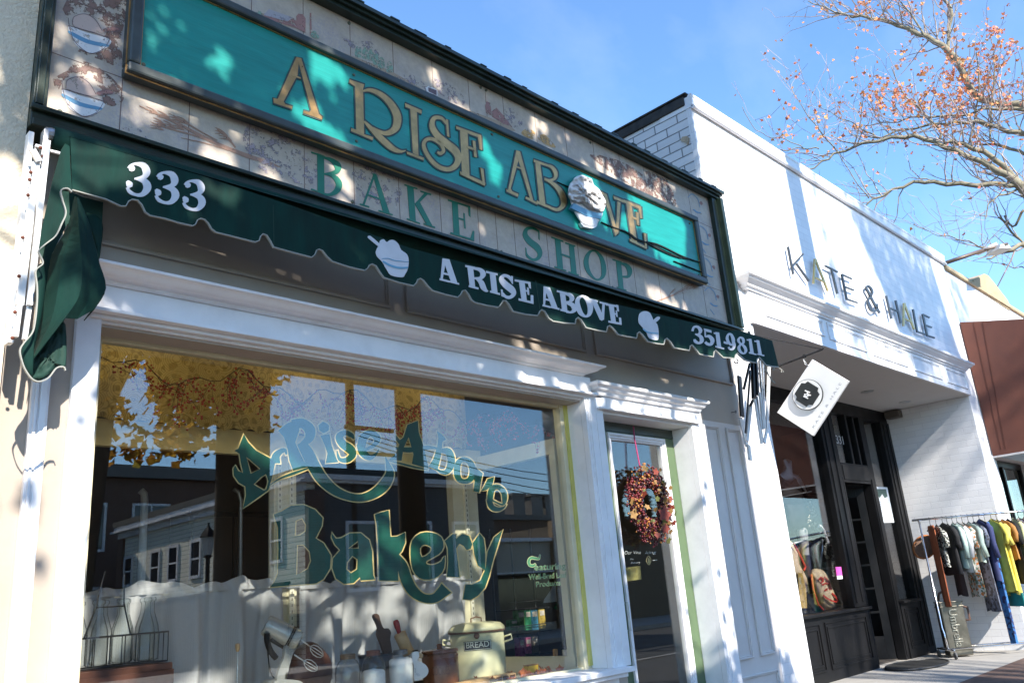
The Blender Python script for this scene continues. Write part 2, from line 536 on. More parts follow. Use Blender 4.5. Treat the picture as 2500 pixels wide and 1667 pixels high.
# the shop window
win = MB().box(1.3597, 1.425, 0.14, 0.21, 0.83, 2.744).box(4.80, 4.8805, 0.14, 0.21, 0.83, 2.744)
win.box(1.425, 4.80, 0.15, 0.21, 2.722, 2.744).box(1.425, 4.80, 0.15, 0.21, 0.83, 0.846)
CREAM = mat('cream_paint', (0.66, 0.60, 0.42), 0.5, var=0.06, scale=6, dirt=0.25, bump=0.05)
YEL = mat('yellow_green_paint', (0.56, 0.52, 0.14), 0.5, var=0.08, dirt=0.3)
wf = win.build('window', CREAM, bk, bevel=0.003)
MB().box(4.842, 4.8803, 0.128, 0.14, 0.85, 2.74).build('putty_strip', YEL, wf)
MB().box(1.3597, 1.386, 0.128, 0.14, 0.85, 2.74).build('putty_strip', YEL, wf)
MB().box(1.422, 4.8025, 0.172, 0.178, 0.843, 2.725).build('pane', GLASS, wf)

# the door
m = MB().box(6.33, 6.545, -0.05, -0.001, 0, 2.70).box(6.36, 6.375, -0.056, -0.05, 0.02, 2.68).box(6.40, 6.412, -0.056, -0.05, 0.02, 2.68).box(6.3285, 6.3295, 0, 0.159, 0, 2.667)
m.box(5.0905, 5.0915, 0, 0.159, 0, 2.667)
m.build('door_casing', WHITE, bk, bevel=0.003)
m = MB().box(5.09, 6.50, -0.055, -0.001, 2.705, 2.80).box(5.02, 6.44, -0.085, -0.001, 2.690, 2.705).box(5.09, 6.33, -0.03, 0.17, 2.668, 2.690)
m.build('door_head', WHITE, bk, bevel=0.003)
MB().crown(5.06, 6.42, -0.03, [(0.02, 2.8002), (0.045, 2.8002), (0.052, 2.812), (0.056, 2.826), (0.074, 2.834), (0.082, 2.843), (0.085, 2.852), (0.098, 2.862), (0.112, 2.868), (0.116, 2.884), (0.112, 2.892), (0.0, 2.902)]).build('door_cornice', WHITE, bk)
DGREEN = mat('sage_green_door', (0.095, 0.145, 0.075), 0.4, var=0.08, scale=4, dirt=0.1)
DTOP = mat('dark_green_door_head', (0.045, 0.06, 0.05), 0.45, var=0.1)
MB().box(5.09, 6.33, 0.16, 0.22, 2.592, 2.668).build('transom', DTOP, bk)
dr = MB().box(5.20, 5.392, 0.165, 0.21, 0.02, 2.588).box(6.166, 6.33, 0.165, 0.21, 0.02, 2.588).box(5.392, 6.166, 0.165, 0.21, 0.02, 0.42).box(5.392, 6.166, 0.165, 0.21, 2.56, 2.588).build('door', DGREEN, bk)
m = MB().frame(5.375, 6.18, 0.40, 2.576, 0.165, 0.022, 0.022).frame(5.397, 6.158, 0.422, 2.554, 0.165, 0.020, 0.012).frame(5.392, 6.166, 0.417, 2.56, 0.21, 0.04, 0.045)
m.build('glazing_frame', WHITE, dr, bevel=0.003)
MB().box(5.415, 6.14, 0.186, 0.192, 0.44, 2.54).build('pane', GLASS, dr)
MB().tube([(5.30, 0.165, 1.05), (5.30, 0.09, 1.05), (5.30, 0.09, 1.25), (5.30, 0.165, 1.25)], 0.012).build('handle', STEEL, dr)

# ------------------------------------------------------------------ painted tile fascia
m, n, B, N, L = newmat('faded_travertine_tiles')
v = coords(N, L)
f1 = noisen(N, L, v, 3.2, 8, 0.62)
base = ramp(N, L, noisen(N, L, v, 14, 6, 0.7), [(0.3, (0.42, 0.35, 0.285)), (0.7, (0.56, 0.485, 0.40))])
pz_ = ramp(N, L, f1, [(0.48, (0, 0, 0)), (0.66, (0.75, 0.75, 0.75))])
f3 = ramp(N, L, noisen(N, L, v, 60, 3, 0.7), [(0.42, (0, 0, 0)), (0.58, (1, 1, 1))])
mu = N.new('ShaderNodeMath'); mu.operation = 'MULTIPLY'
L.new(pz_, mu.inputs[0]); L.new(f3, mu.inputs[1])
col = mixc(N, L, mu.outputs[0], base, (0.36, 0.31, 0.35))
L.new(col, B.inputs['Base Color'])
B.inputs['Roughness'].default_value = 0.6
bumpn(N, L, B, f3, 0.06)
TILE = m
fp = MB().box(1.005, 7.17, -0.10, 0, 3.70, 5.115).build('fascia_panel', TILE, bk)
JOINT = mat('joint_line', (0.17, 0.11, 0.10), 0.8)
jx = [1.357 + 0.3545 * k for k in range(8)] + [4.016, 4.205] + [4.57 + 0.3715 * k for k in range(7)]
m = MB()
for x in jx:
    m.box(x - 0.0022, x + 0.0022, -0.1008, -0.099, 3.70, 5.115)
for z, xa, xb in ((4.056, 1.005, 1.355), (4.398, 1.005, 1.355), (4.06, 1.36, 6.84), (4.74, 1.005, 1.355), (4.74, 1.36, 6.84), (4.09, 6.84, 7.17), (4.425, 6.84, 7.17), (4.78, 6.84, 7.17), (4.89, 6.84, 7.0), (3.76, 6.84, 7.1)):
    m.box(xa, xb, -0.1011, -0.0985, z - 0.002, z + 0.002)
m.build('tile_joint', JOINT, fp)
# wall plugs on the tiles
for k, q in enumerate((z1(428, 805), z2(740, 170), z2(765, 1450), z2(1685, 630), z2(1723, 650), z3(33, 1212), z3(70, 1220), z3(708, 437), z3(1258, 710), z3(868, 1475), r1(2020, 485))):
    c = at(q, -0.1)
    MB().lathe(c, [(0.012, 0.0), (0.012, 0.006), (0.006, 0.010), (0, 0.010)], 10, axis=(0, -1, 0)).build('screw_head', SCREW, fp)

def blotch(name, c, thr, scale=22, seedoff=0.0):       # worn paint that has flaked off in specks
    m, n, B, N, L = newmat(name)
    B.inputs['Base Color'].default_value = (*c, 1)
    B.inputs['Roughness'].default_value = 0.7
    tc = N.new('ShaderNodeTexCoord')
    mp = N.new('ShaderNodeMapping')
    mp.inputs['Location'].default_value = (seedoff, seedoff, seedoff)
    L.new(tc.outputs['Object'], mp.inputs[0])
    f = noisen(N, L, mp.outputs[0], scale, 9, 0.72)
    rr = ramp(N, L, f, [(thr, (0, 0, 0)), (thr + 0.05, (1, 1, 1))])
    t = N.new('ShaderNodeBsdfTransparent')
    mx = N.new('ShaderNodeMixShader')
    L.new(rr, mx.inputs[0])
    L.new(t.outputs[0], mx.inputs[1])
    L.new(B.outputs[0], mx.inputs[2])
    L.new(mx.outputs[0], N['Material Output'].inputs[0])
    return m
BROWN_SPECK = blotch('flaking_brown_paint', (0.23, 0.14, 0.115), 0.48)
LILAC_SPECK = blotch('flaking_lilac_paint', (0.33, 0.285, 0.32), 0.53, 26, 3.0)
TAN_SPECK = blotch('faded_tan_paint', (0.42, 0.31, 0.22), 0.42, 12, 5.0)
WHEATP = blotch('faded_wheat_paint', (0.36, 0.215, 0.155), 0.38, 30, 8.0)
GREEN_SPECK = blotch('faded_green_paint', (0.26, 0.38, 0.29), 0.46, 40, 2.0)
REDP = blotch('faded_red_paint', (0.36, 0.19, 0.17), 0.42, 34, 6.0)
GREYP = blotch('faded_grey_paint', (0.40, 0.37, 0.40), 0.40, 34, 4.0)
ORANGEP = blotch('faded_orange_paint', (0.55, 0.34, 0.14), 0.46, 24, 9.0)
INK = blotch('faded_ink_line', (0.16, 0.11, 0.13), 0.34, 40, 1.0)
BLUEP = blotch('faded_blue_paint', (0.13, 0.30, 0.46), 0.36, 30, 7.0)
MILKP = blotch('faded_white_paint', (0.72, 0.70, 0.70), 0.40, 26, 11.0)
DOUGHP = blotch('faded_pink_paint', (0.56, 0.42, 0.36), 0.36, 26, 12.0)
YF = -0.1016
LV = [0]
def paint(name, pts, T, m_, lvl, smooth=4, parent=None):
    LV[0] += 1
    return MB().poly(pts, T, YF - 0.0006 * lvl - 0.00001 * LV[0], 0.0004, smooth).build(name, m_, parent or fp)
def line(name, strokes, T, m_, lvl, parent=None):
    b = MB()
    for s in strokes:
        LV[0] += 1
        b.ribbon(s, T, YF - 0.0006 * lvl - 0.00001 * LV[0], 0.0004)
    return b.build(name, m_, parent or fp)
# two bowls of dough at the left
paint('painted_speckle', [(480, 0), (905, 0), (900, 150), (860, 300), (880, 480), (720, 430), (560, 370), (620, 330), (760, 250), (740, 160), (560, 95), (480, 130)], z1, BROWN_SPECK, 0, 2)  # flaked brown paint speckle around the bowls
paint('painted_speckle', [(380, 570), (480, 510), (560, 440), (700, 480), (880, 640), (860, 760), (740, 740), (730, 640), (600, 560), (470, 560), (420, 650)], z1, BROWN_SPECK, 0, 2)
for dx, dy, k in ((0, 0, 1.0), (-46, 452, 0.985)):
    T = lambda a, b, dx=dx, dy=dy: z1(a + dx, b + dy)
    paint('painted_bowl', [(495, 190), (620, 235), (790, 285), (770, 340), (700, 380), (640, 380), (555, 335), (510, 260)], T, MILKP, 1)
    paint('painted_dough', [(520, 180), (530, 125), (590, 102), (640, 112), (690, 150), (740, 235), (640, 225), (560, 200)], T, DOUGHP, 1)
    paint('painted_stripe', [(498, 222), (630, 285), (772, 320), (758, 338), (620, 312), (505, 250)], T, BLUEP, 2, 3)
    paint('painted_spoon', [(740, 212), (790, 198), (845, 200), (855, 222), (800, 222), (755, 232)], T, REDP, 2, 3)
    line('painted_outline', [[(490, 130, 4), (500, 200, 4), (530, 290, 4), (600, 360, 4), (660, 385, 5), (740, 355, 4), (780, 300, 4), (790, 275, 4)],
                             [(488, 185, 4), (600, 215, 4), (700, 245, 4), (785, 275, 4)], [(520, 180, 4), (530, 125, 4), (590, 102, 4), (640, 112, 4), (690, 150, 4), (735, 225, 4)],
                             [(738, 212, 3), (800, 196, 3), (855, 205, 3), (845, 225, 3), (750, 232, 3)]], T, INK, 3)
# wheat sheaf along the bottom
def wheat(T, sc=1.0):
    st = [[(1000, 760, 6), (1150, 830, 14), (1300, 900, 18), (1450, 980, 24), (1600, 1050, 24), (1750, 1110, 30), (1900, 1160, 26), (2010, 1200, 8)],
          [(1090, 880, 4), (1200, 920, 10), (1350, 960, 10), (1500, 1010, 10), (1650, 1070, 10)],
          [(1240, 830, 5), (1330, 880, 10), (1450, 950, 10), (1560, 1010, 10)], [(1560, 930, 6), (1640, 1000, 12), (1690, 1060, 12)], [(1300, 990, 5), (1480, 1030, 7), (1640, 1080, 6)]]
    for (cx, cy) in ((1100, 800), (1180, 830), (1260, 850), (1150, 880), (1220, 900), (1590, 950), (1620, 985), (1320, 870), (1130, 910), (1280, 910)):
        for k in (-1, 0, 1):
            st.append([(cx - 50, cy - 14 + k * 22, 2), (cx, cy + k * 12, 9), (cx + 45, cy + 26, 3)])
    line('painted_wheat', st, T, WHEATP, 1)
wheat(z1)
wheat(lambda a, b: r1(2090 - (a - 1000) * 0.33, 300 + (b - 900) * 0.35))
paint('painted_smudge', [(880, 920), (1010, 930), (1100, 1050), (1300, 1120), (1180, 1140), (960, 1030)], z1, LILAC_SPECK, 0, 2)
paint('painted_smudge', [(1760, 930), (1950, 960), (2160, 1080), (2330, 1250), (2200, 1330), (1900, 1240), (1770, 1080)], z1, LILAC_SPECK, 0, 2)
# farm landscape along the top
paint('painted_field', [(0, 85), (150, 105), (400, 250), (700, 380), (1050, 515), (1350, 690), (1600, 790), (1900, 905), (1900, 945), (1600, 830), (1350, 720), (1050, 575), (730, 435), (400, 290), (30, 120)], z2, TAN_SPECK, 0, 2)
paint('painted_barn', [(128, 110), (165, 68), (340, 128), (300, 155)], z2, GREYP, 2, 0)
paint('painted_barn', [(128, 112), (300, 157), (342, 130), (372, 165), (370, 205), (280, 178), (130, 128)], z2, REDP, 1, 0)
paint('painted_silo', [(362, 120), (378, 100), (410, 105), (430, 135), (428, 240), (365, 205)], z2, REDP, 1, 0)
paint('painted_tree', [(460, 95), (470, 95), (475, 260), (460, 255)], z2, REDP, 1, 0)
paint('painted_bush', [(470, 240), (495, 222), (525, 260), (520, 280), (470, 265)], z2, GREEN_SPECK, 1)
paint('painted_bush', [(70, 90), (95, 80), (125, 98), (110, 110)], z2, GREEN_SPECK, 1)
for cx, cy in ((805, 375), (855, 385), (898, 400), (935, 430), (972, 455), (1030, 485)):
    paint('painted_tree', [(cx - 20, cy + 30), (cx - 14, cy - 30), (cx + 4, cy - 44), (cx + 22, cy - 20), (cx + 24, cy + 35)], z2, GREEN_SPECK, 1)
paint('painted_smudge', [(690, 270), (780, 300), (900, 300), (960, 400), (850, 350), (760, 345)], z2, LILAC_SPECK, 0, 2)
paint('painted_barn', [(1290, 630), (1320, 615), (1375, 650), (1378, 690), (1300, 660)], z2, MILKP, 1, 0)
paint('painted_barn', [(1310, 628), (1370, 650), (1370, 685), (1312, 658)], z2, INK, 2, 0)
paint('painted_silo', [(1718, 760), (1730, 728), (1755, 738), (1765, 830), (1725, 815)], z2, REDP, 1, 0)
paint('painted_barn', [(1765, 800), (1800, 775), (1850, 830), (1915, 915), (1850, 890), (1770, 840)], z2, REDP, 1, 0)
paint('painted_haystack', [(1980, 950), (2020, 925), (2075, 950), (2060, 1000), (2000, 975)], z2, ORANGEP, 1)
paint('painted_haystack', [(2095, 990), (2140, 965), (2190, 1010), (2225, 1060), (2160, 1040)], z2, ORANGEP, 1)
for q in ([(1320, 560), (1450, 600), (1560, 690), (1560, 760), (1400, 680)], [(1850, 790), (1930, 780), (1990, 860), (1960, 930), (1880, 880)], [(1080, 560), (1200, 540), (1330, 660), (1200, 640)]):
    paint('painted_smudge', q, z2, LILAC_SPECK, 0, 2)
for q in ([(700, 520), (900, 560), (1050, 640), (1250, 800), (1340, 900), (1150, 830), (900, 680)], [(1100, 640), (1250, 700), (1330, 880), (1200, 800)]):
    paint('painted_smudge', q, z3, BROWN_SPECK, 0, 2)
for q in ([(10, 900), (380, 1010), (390, 1220), (130, 1180), (0, 1080)], [(780, 1180), (1080, 1270), (1090, 1480), (800, 1400)]):
    paint('painted_smudge', q, z2, LILAC_SPECK, 0, 2)
# small bowls down the right-hand edge
for a, b in ((1470, 870), (1530, 1100), (1560, 1330), (1590, 1540)):
    T = lambda x, y, a=a, b=b: z3(x + a - 1470, y + b - 870)
    line('painted_bowl', [[(1410, 830, 4), (1440, 805, 5), (1480, 840, 4), (1495, 900, 4)], [(1450, 915, 6), (1475, 935, 9), (1503, 938, 6)], [(1450, 960, 4), (1480, 1000, 4)]], T, BLUEP, 1)
    paint('painted_spoon', [(1492, 866), (1505, 858), (1516, 872), (1508, 885)], T, REDP, 1)

# ------------------------------------------------------------------ trims round the fascia
m = MB().box(0.944, 1.004, -0.17, 0.0, 3.705, 5.2).box(0.95, 0.985, -0.19, -0.17, 3.705, 5.2)
m.build('side_trim', GREEN_TRIM, bk, bevel=0.004)
m = MB().box(0.944, 7.30, -0.16, 0.0, 3.60, 3.702).box(0.935, 7.31, -0.19, -0.16, 3.676, 3.70).box(0.95, 7.305, -0.172, -0.16, 3.60, 3.635)
m.build('lower_trim', GREEN_TRIM, bk, bevel=0.004)
m = MB().box(0.945, 7.31, -0.17, 0.26, 5.113, 5.16).box(0.935, 7.32, -0.22, 0.27, 5.16, 5.19).box(0.945, 7.31, -0.195, 0.2, 5.139, 5.16)
for k in range(22):
    x = 1.4 + k * 0.27 + random.uniform(-.06, .06)
    m.box(x, x + random.uniform(.05, .12), -0.225, -0.1, 5.19, 5.19 + random.uniform(0.003, 0.012))
m.build('upper_trim', GREEN_TRIM, bk, bevel=0.004)
m = MB().box(7.17, 7.25, -0.15, 0.0, 3.705, 5.112).box(7.255, 7.305, -0.2, 0.0, 3.705, 5.112)
m.build('side_trim', GREEN_TRIM, bk, bevel=0.006)

# ------------------------------------------------------------------ letters
def glyph(parent, shapes, T, y, thick, m_, outline=0, mo=None, name='letter', step=0.0006, n=5):
    """one letter = polygons ('p', pts[, smooth, holes]) and brush strokes ('s', pts[, closed])"""
    g, o = MB(), MB()
    yy = y if callable(y) else (lambda p: y)
    for k, s in enumerate(shapes):
        f = lambda p, k=k: yy(p) - step * k
        if s[0] == 'p':
            g.poly(s[1], T, f, thick, s[2] if len(s) > 2 else 0, s[3] if len(s) > 3 else ())
            if outline:
                fo = lambda p, k=k: yy(p) + 0.001 + 0.00012 * k
                for lp in [s[1]] + list(s[3] if len(s) > 3 else ()):
                    q = [(a, b, outline * 2) for a, b in lp]
                    o.ribbon(q, T, fo, thick * 0.5, True, (s[2] if len(s) > 2 and s[2] else 1))
        else:
            g.ribbon(s[1], T, f, thick, len(s) > 2 and s[2], n)
            if outline:
                o.ribbon(s[1], T, (lambda p, k=k: yy(p) + 0.001 + 0.00012 * k), thick * 0.5, len(s) > 2 and s[2], n, grow=outline)
    l = g.build(name, m_, parent)
    if outline:
        o.build('outline', mo, l)
    return l
P, S_ = (lambda *a: ('p',) + a), (lambda *a: ('s',) + a)
LETTERG = mat('painted_green_letter', (0.015, 0.17, 0.11), 0.5, var=0.12, scale=12, dirt=0.15)
def bar4(x0, y0, x1, y1, h): return P([(x0, y0), (x1, y1), (x1, y1 + h), (x0, y0 + h)])
BAKE = [
 (z2, [P([(512, 1100), (562, 1118), (566, 1385), (516, 1370)]), S_([(560, 1130, 14), (620, 1152, 30), (662, 1195, 50), (645, 1235, 32), (570, 1248, 10)]), S_([(560, 1248, 10), (625, 1262, 28), (668, 1315, 46), (655, 1368, 42), (600, 1398, 20), (540, 1384, 12)]), bar4(470, 1088, 570, 1122, 11), bar4(470, 1352, 570, 1388, 11)]),
 (z2, [P([(915, 1255), (930, 1260), (852, 1475), (838, 1470)]), P([(910, 1245), (938, 1250), (1035, 1532), (985, 1516)]), bar4(872, 1392, 972, 1425, 12), bar4(820, 1460, 887, 1480, 10), bar4(953, 1506, 1055, 1537, 10)]),
 (z2, [P([(1158, 1335), (1205, 1348), (1222, 1595), (1178, 1578)]), bar4(1140, 1322, 1232, 1350, 10), bar4(1157, 1565, 1252, 1599, 10), P([(1288, 1380), (1312, 1390), (1225, 1478), (1214, 1462)]), bar4(1255, 1368, 1332, 1392, 10), P([(1216, 1468), (1246, 1443), (1340, 1620), (1298, 1608)]), bar4(1278, 1600, 1360, 1628, 10)]),
 (z2, [P([(1480, 1445), (1522, 1458), (1537, 1695), (1493, 1678)]), bar4(1452, 1430, 1612, 1480, 12), P([(1596, 1478), (1612, 1482), (1614, 1560), (1602, 1545)]), bar4(1525, 1560, 1572, 1573, 12), P([(1562, 1528), (1572, 1532), (1580, 1642), (1569, 1636)]), bar4(1470, 1665, 1640, 1718, 13), P([(1630, 1655), (1641, 1660), (1641, 1728), (1612, 1716)])]),
 (z3, [S_([(340, 1075, 8), (318, 1058, 16), (282, 1048, 20), (250, 1060, 26), (243, 1100, 36), (275, 1145, 44), (325, 1185, 46), (348, 1228, 36), (335, 1265, 26), (300, 1276, 18), (265, 1255, 16), (248, 1222, 6)]), P([(336, 1062), (344, 1066), (346, 1136), (338, 1125)]), P([(243, 1188), (251, 1195), (258, 1262), (247, 1248)])]),
 (z3, [P([(455, 1120), (495, 1134), (516, 1350), (474, 1335)]), P([(555, 1160), (592, 1174), (613, 1385), (573, 1370)]), bar4(430, 1110, 516, 1140, 10), bar4(530, 1150, 602, 1175, 10), bar4(453, 1322, 537, 1350, 10), bar4(553, 1358, 627, 1382, 10), bar4(495, 1228, 575, 1255, 12)]),
 (z3, [S_([(688, 1250, 30), (715, 1214, 16), (752, 1217, 14), (788, 1262, 28), (806, 1330, 36), (802, 1390, 28), (772, 1418, 14), (736, 1408, 14), (697, 1360, 28), (680, 1300, 36)], True)]),
 (z3, [P([(893, 1280), (930, 1293), (950, 1488), (913, 1472)]), bar4(870, 1270, 935, 1290, 10), bar4(900, 1468, 970, 1492, 9), S_([(925, 1300, 12), (968, 1316, 26), (992, 1353, 36), (983, 1395, 22), (940, 1396, 10)])]),
]
for T, sh in BAKE:
    glyph(fp, sh, T, -0.1035, 0.002, LETTERG, name='painted_letter', step=0.0003)
# ------------------------------------------------------------------ the long carved signboard
sg = thing('shop_sign', 'long teal signboard with carved gold letters and a dark frame on the tile fascia', 'shop sign', (4.05, -0.1, 4.05))
m, n, B, N, L = newmat('weathered_teal_paint')
v = coords(N, L, 'Object', (0.6, 1, 5))
f = noisen(N, L, v, 5, 8, 0.6)
col = ramp(N, L, f, [(0.25, (0.005, 0.21, 0.185)), (0.75, (0.010, 0.30, 0.262))])
g = noisen(N, L, coords(N, L, 'Object', (0.4, 1, 14)), 9, 4)
col = mixc(N, L, ramp(N, L, g, [(0.66, (0, 0, 0)), (0.74, (0.5,) * 3)]), col, (0.01, 0.10, 0.10))
L.new(col, B.inputs['Base Color'])
B.inputs['Roughness'].default_value = 0.42
bumpn(N, L, B, g, 0.12)
TEAL = m
SB = -0.172
bd = MB().box(1.40, 6.68, SB, -0.1025, 4.09, 4.70).build('board', TEAL, sg)
FRM = mat('sign_frame_paint', (0.05, 0.062, 0.062), 0.45, var=0.2, scale=8, dirt=0.3)
m = MB()
X0, X1, Z0, Z1 = 1.345, 6.74, 4.045, 4.745
for (xa, xb, za, zb) in ((X0, X1, Z1 - 0.055, Z1), (X0, X1, Z0, Z0 + 0.058), (X0, X0 + 0.062, Z0 + 0.058, Z1 - 0.055), (X1 - 0.062, X1, Z0 + 0.058, Z1 - 0.055)):
    m.box(xa, xb, -0.205, -0.103, za, zb)
m.build('frame', FRM, sg, bevel=0.012)
m = MB().frame(X0 + 0.0622, X1 - 0.0622, Z0 + 0.0582, Z1 - 0.0552, SB + 0.001, 0.007, 0.009)
m.build('gold_line', GOLD, sg)
m = MB().frame(X0 - 0.006, X1 + 0.006, Z0 - 0.006, Z1 + 0.006, -0.172, 0.0055, 0.008)
m.build('gold_line', GOLD, sg)
for q in (z1(1030, 465), z2(775, 540), z2(793, 1015), z2(1768, 967), z2(1812, 1412), z3(0, 378), z3(50, 823), z3(1420, 1017), z3(1487, 1385)):
    c = at(q, SB)
    MB().lathe(c, [(0.010, 0.0), (0.010, 0.005), (0.005, 0.008), (0, 0.008)], 10, axis=(0, -1, 0)).build('screw_head', SCREW, sg)
RISE = [
 (z2, [P([(364, 410), (382, 440), (372, 540), (272, 730), (285, 750), (334, 766), (332, 784), (200, 740), (200, 706), (230, 712)]), P([(366, 410), (398, 420), (525, 820), (549, 840), (548, 860), (414, 812), (416, 796), (458, 806), (470, 790), (385, 470)]), P([(332, 532), (392, 556), (396, 568), (328, 545)])]),
 (z2, [P([(745, 572), (850, 608), (842, 640), (850, 965), (915, 986), (912, 1008), (755, 942), (757, 920), (793, 932), (785, 622), (745, 592)]), S_([(842, 655, 12), (895, 648, 26), (970, 680, 36), (1040, 745, 46), (1086, 830, 56), (1082, 905, 54), (1050, 943, 42), (1000, 958, 30), (950, 940, 20), (915, 915, 6)]), S_([(850, 872, 14), (925, 948, 38), (1000, 1022, 44), (1060, 1070, 36), (1110, 1088, 20), (1148, 1082, 6)])]),
 (z2, [P([(1180, 765), (1228, 782), (1240, 1118), (1200, 1100)]), P([(1143, 742), (1263, 794), (1262, 818), (1146, 768)]), P([(1155, 1088), (1280, 1134), (1278, 1152), (1158, 1106)])]),
 (z2, [P([(1436, 856), (1452, 862), (1462, 988), (1445, 978)]), S_([(1442, 892, 16), (1405, 850, 22), (1352, 850, 30), (1338, 905, 40), (1372, 970, 46), (1440, 1030, 52), (1505, 1085, 54), (1526, 1142, 46), (1500, 1196, 38), (1445, 1216, 30), (1372, 1190, 30), (1308, 1120, 28), (1277, 1045, 26), (1297, 1003, 24), (1345, 1000, 24), (1398, 1036, 24), (1420, 1080, 24), (1398, 1102, 24), (1376, 1092, 14)])]),
 (z2, [P([(1538, 920), (1592, 945), (1606, 1262), (1552, 1238)]), P([(1507, 905), (1690, 972), (1690, 996), (1512, 926)]), P([(1664, 970), (1690, 978), (1696, 1080), (1680, 1072)]), P([(1588, 1045), (1652, 1070), (1652, 1086), (1590, 1064)]), P([(1628, 1008), (1648, 1014), (1660, 1132), (1640, 1126)]), P([(1537, 1230), (1720, 1312), (1717, 1336), (1540, 1252)]), P([(1684, 1203), (1706, 1214), (1718, 1332), (1702, 1326)])]),
 (z3, [P([(178, 492), (198, 505), (192, 570), (138, 765), (148, 786), (193, 806), (190, 826), (108, 788), (108, 768), (120, 772)]), P([(180, 492), (205, 500), (300, 852), (331, 864), (330, 882), (244, 838), (246, 824), (276, 834), (192, 560)]), P([(166, 598), (212, 616), (215, 628), (163, 610)])]),
 (z3, [P([(312, 562), (348, 576), (388, 888), (345, 866)]), P([(302, 557), (402, 592), (402, 608), (303, 575)]), P([(325, 852), (424, 894), (422, 912), (325, 870)]), S_([(385, 596, 12), (432, 612, 22), (460, 652, 28), (455, 692, 22), (418, 706, 14), (380, 692, 8)]), S_([(380, 700, 12), (430, 722, 22), (486, 775, 36), (518, 840, 42), (512, 890, 32), (470, 918, 22), (400, 894, 14)])]),
 (z3, [P([(776, 782), (826, 806), (906, 1080), (890, 1108), (808, 815), (775, 800)]), P([(904, 856), (926, 868), (910, 1086), (893, 1104)]), P([(874, 818), (950, 850), (948, 868), (880, 840)])]),
 (z3, [P([(964, 856), (1002, 874), (1046, 1152), (1004, 1130)]), P([(950, 846), (1066, 892), (1064, 912), (950, 866)]), P([(1054, 888), (1073, 896), (1080, 982), (1068, 978)]), P([(1008, 964), (1052, 982), (1053, 996), (1010, 980)]), P([(1038, 932), (1056, 940), (1059, 1034), (1045, 1026)]), P([(990, 1125), (1112, 1182), (1112, 1200), (993, 1142)]), P([(1094, 1083), (1109, 1090), (1116, 1198), (1103, 1196)])]),
]
for T, sh in RISE:
    glyph(sg, sh, T, SB - 0.006, 0.006, GOLD, 11, OUTL)
# cracks in the board
CRK = mat('crack_shadow', (0.004, 0.01, 0.01), 0.9)
m = MB()
for s in ([(470, 715, 2), (560, 755, 4)], [(790, 1005, 4), (880, 1044, 7), (960, 1072, 8), (1005, 1098, 12), (1035, 1126, 14), (1110, 1152, 10), (1200, 1196, 12), (1290, 1236, 14), (1362, 1264, 4)],
          [(1110, 1146, 4), (1180, 1160, 8), (1262, 1196, 8), (1330, 1230, 6), (1400, 1262, 7), (1505, 1296, 6)], [(1310, 1284, 3), (1400, 1320, 6), (1510, 1364, 4)], [(1150, 1160, 3), (1250, 1215, 7), (1330, 1252, 4), (1420, 1272, 4)]):
    m.ribbon(s, z3, SB - 0.0125, 0.0135, n=2)
m.build('crack', CRK, sg)
# the carved bowl that stands for the letter O
def inflate(pts, T, y, depth, smooth=4, rings=(1, 0.97, 0.92, 0.84, 0.74, 0.62, 0.5, 0.36, 0.22, 0.1), jit=0.0, fill=None):
    q = [T(*p) for p in (cr(pts, smooth, True) if smooth else pts)]
    cx, cy = sum(p[0] for p in q) / len(q), sum(p[1] for p in q) / len(q)
    vs, fs = [], []
    m_ = len(q)
    for r in rings:
        for k, p in enumerate(q):
            yy = y - depth * math.sqrt(max(0, 1 - r * r)) + (jit * (noise.noise(Vector((p[0] * 0.05 * r, p[1] * 0.05, r * 3))) + 0.6 * noise.noise(Vector((p[0] * 0.15, p[1] * 0.15, r * 11)))) if r < 1 else 0)
            vs.append(at((cx + (p[0] - cx) * r, cy + (p[1] - cy) * r), yy))
    for i in range(len(rings) - 1):
        for k in range(m_):
            j = (k + 1) % m_
            fs.append((i * m_ + k, i * m_ + j, (i + 1) * m_ + j, (i + 1) * m_ + k))
    fs.append(tuple((len(rings) - 1) * m_ + k for k in range(m_)))
    fs.append(tuple(range(m_ - 1, -1, -1)))
    return MB().add(vs, fs)
DOUGH = mat('plaster_dough', (0.74, 0.72, 0.72), 0.7, var=0.1, scale=30, bump=0.8, bscale=45, dirt=0.4)
CERAM = mat('white_ceramic', (0.78, 0.78, 0.80), 0.3, var=0.04, scale=10, dirt=0.15)
BLUE = mat('bowl_blue_stripe', (0.14, 0.33, 0.47), 0.4)
em = inflate([(566, 850), (600, 862), (680, 880), (760, 925), (800, 935), (788, 980), (768, 1005), (752, 1040), (720, 1050), (660, 1034), (640, 1012), (600, 950), (576, 895)], z3, SB - 0.02, 0.035).build('bowl_emblem', CERAM, sg, smooth=True)
inflate([(550, 775), (560, 735), (578, 715), (600, 684), (650, 668), (690, 684), (722, 700), (735, 738), (772, 770), (800, 815), (822, 860), (818, 895), (800, 932), (752, 930), (700, 905), (650, 872), (610, 868), (566, 850), (548, 815)], z3, SB - 0.035, 0.045, jit=0.035).build('dough', DOUGH, em, smooth=True)
b = MB()
for dx in (0, 1): pass
b.ribbon([(582, 888, 40), (640, 918, 40), (700, 945, 42), (790, 966, 38)], z3, lambda p: SB - 0.046 - 0.014 * max(0, 1 - abs(p[0] - 1430) / 42), 0.03)
b.build('stripe', BLUE, em)
MB().poly([(640, 1012), (760, 1030), (745, 1046), (720, 1052), (660, 1040)], z3, SB - 0.035, 0.03).build('foot_ring', CERAM, em)

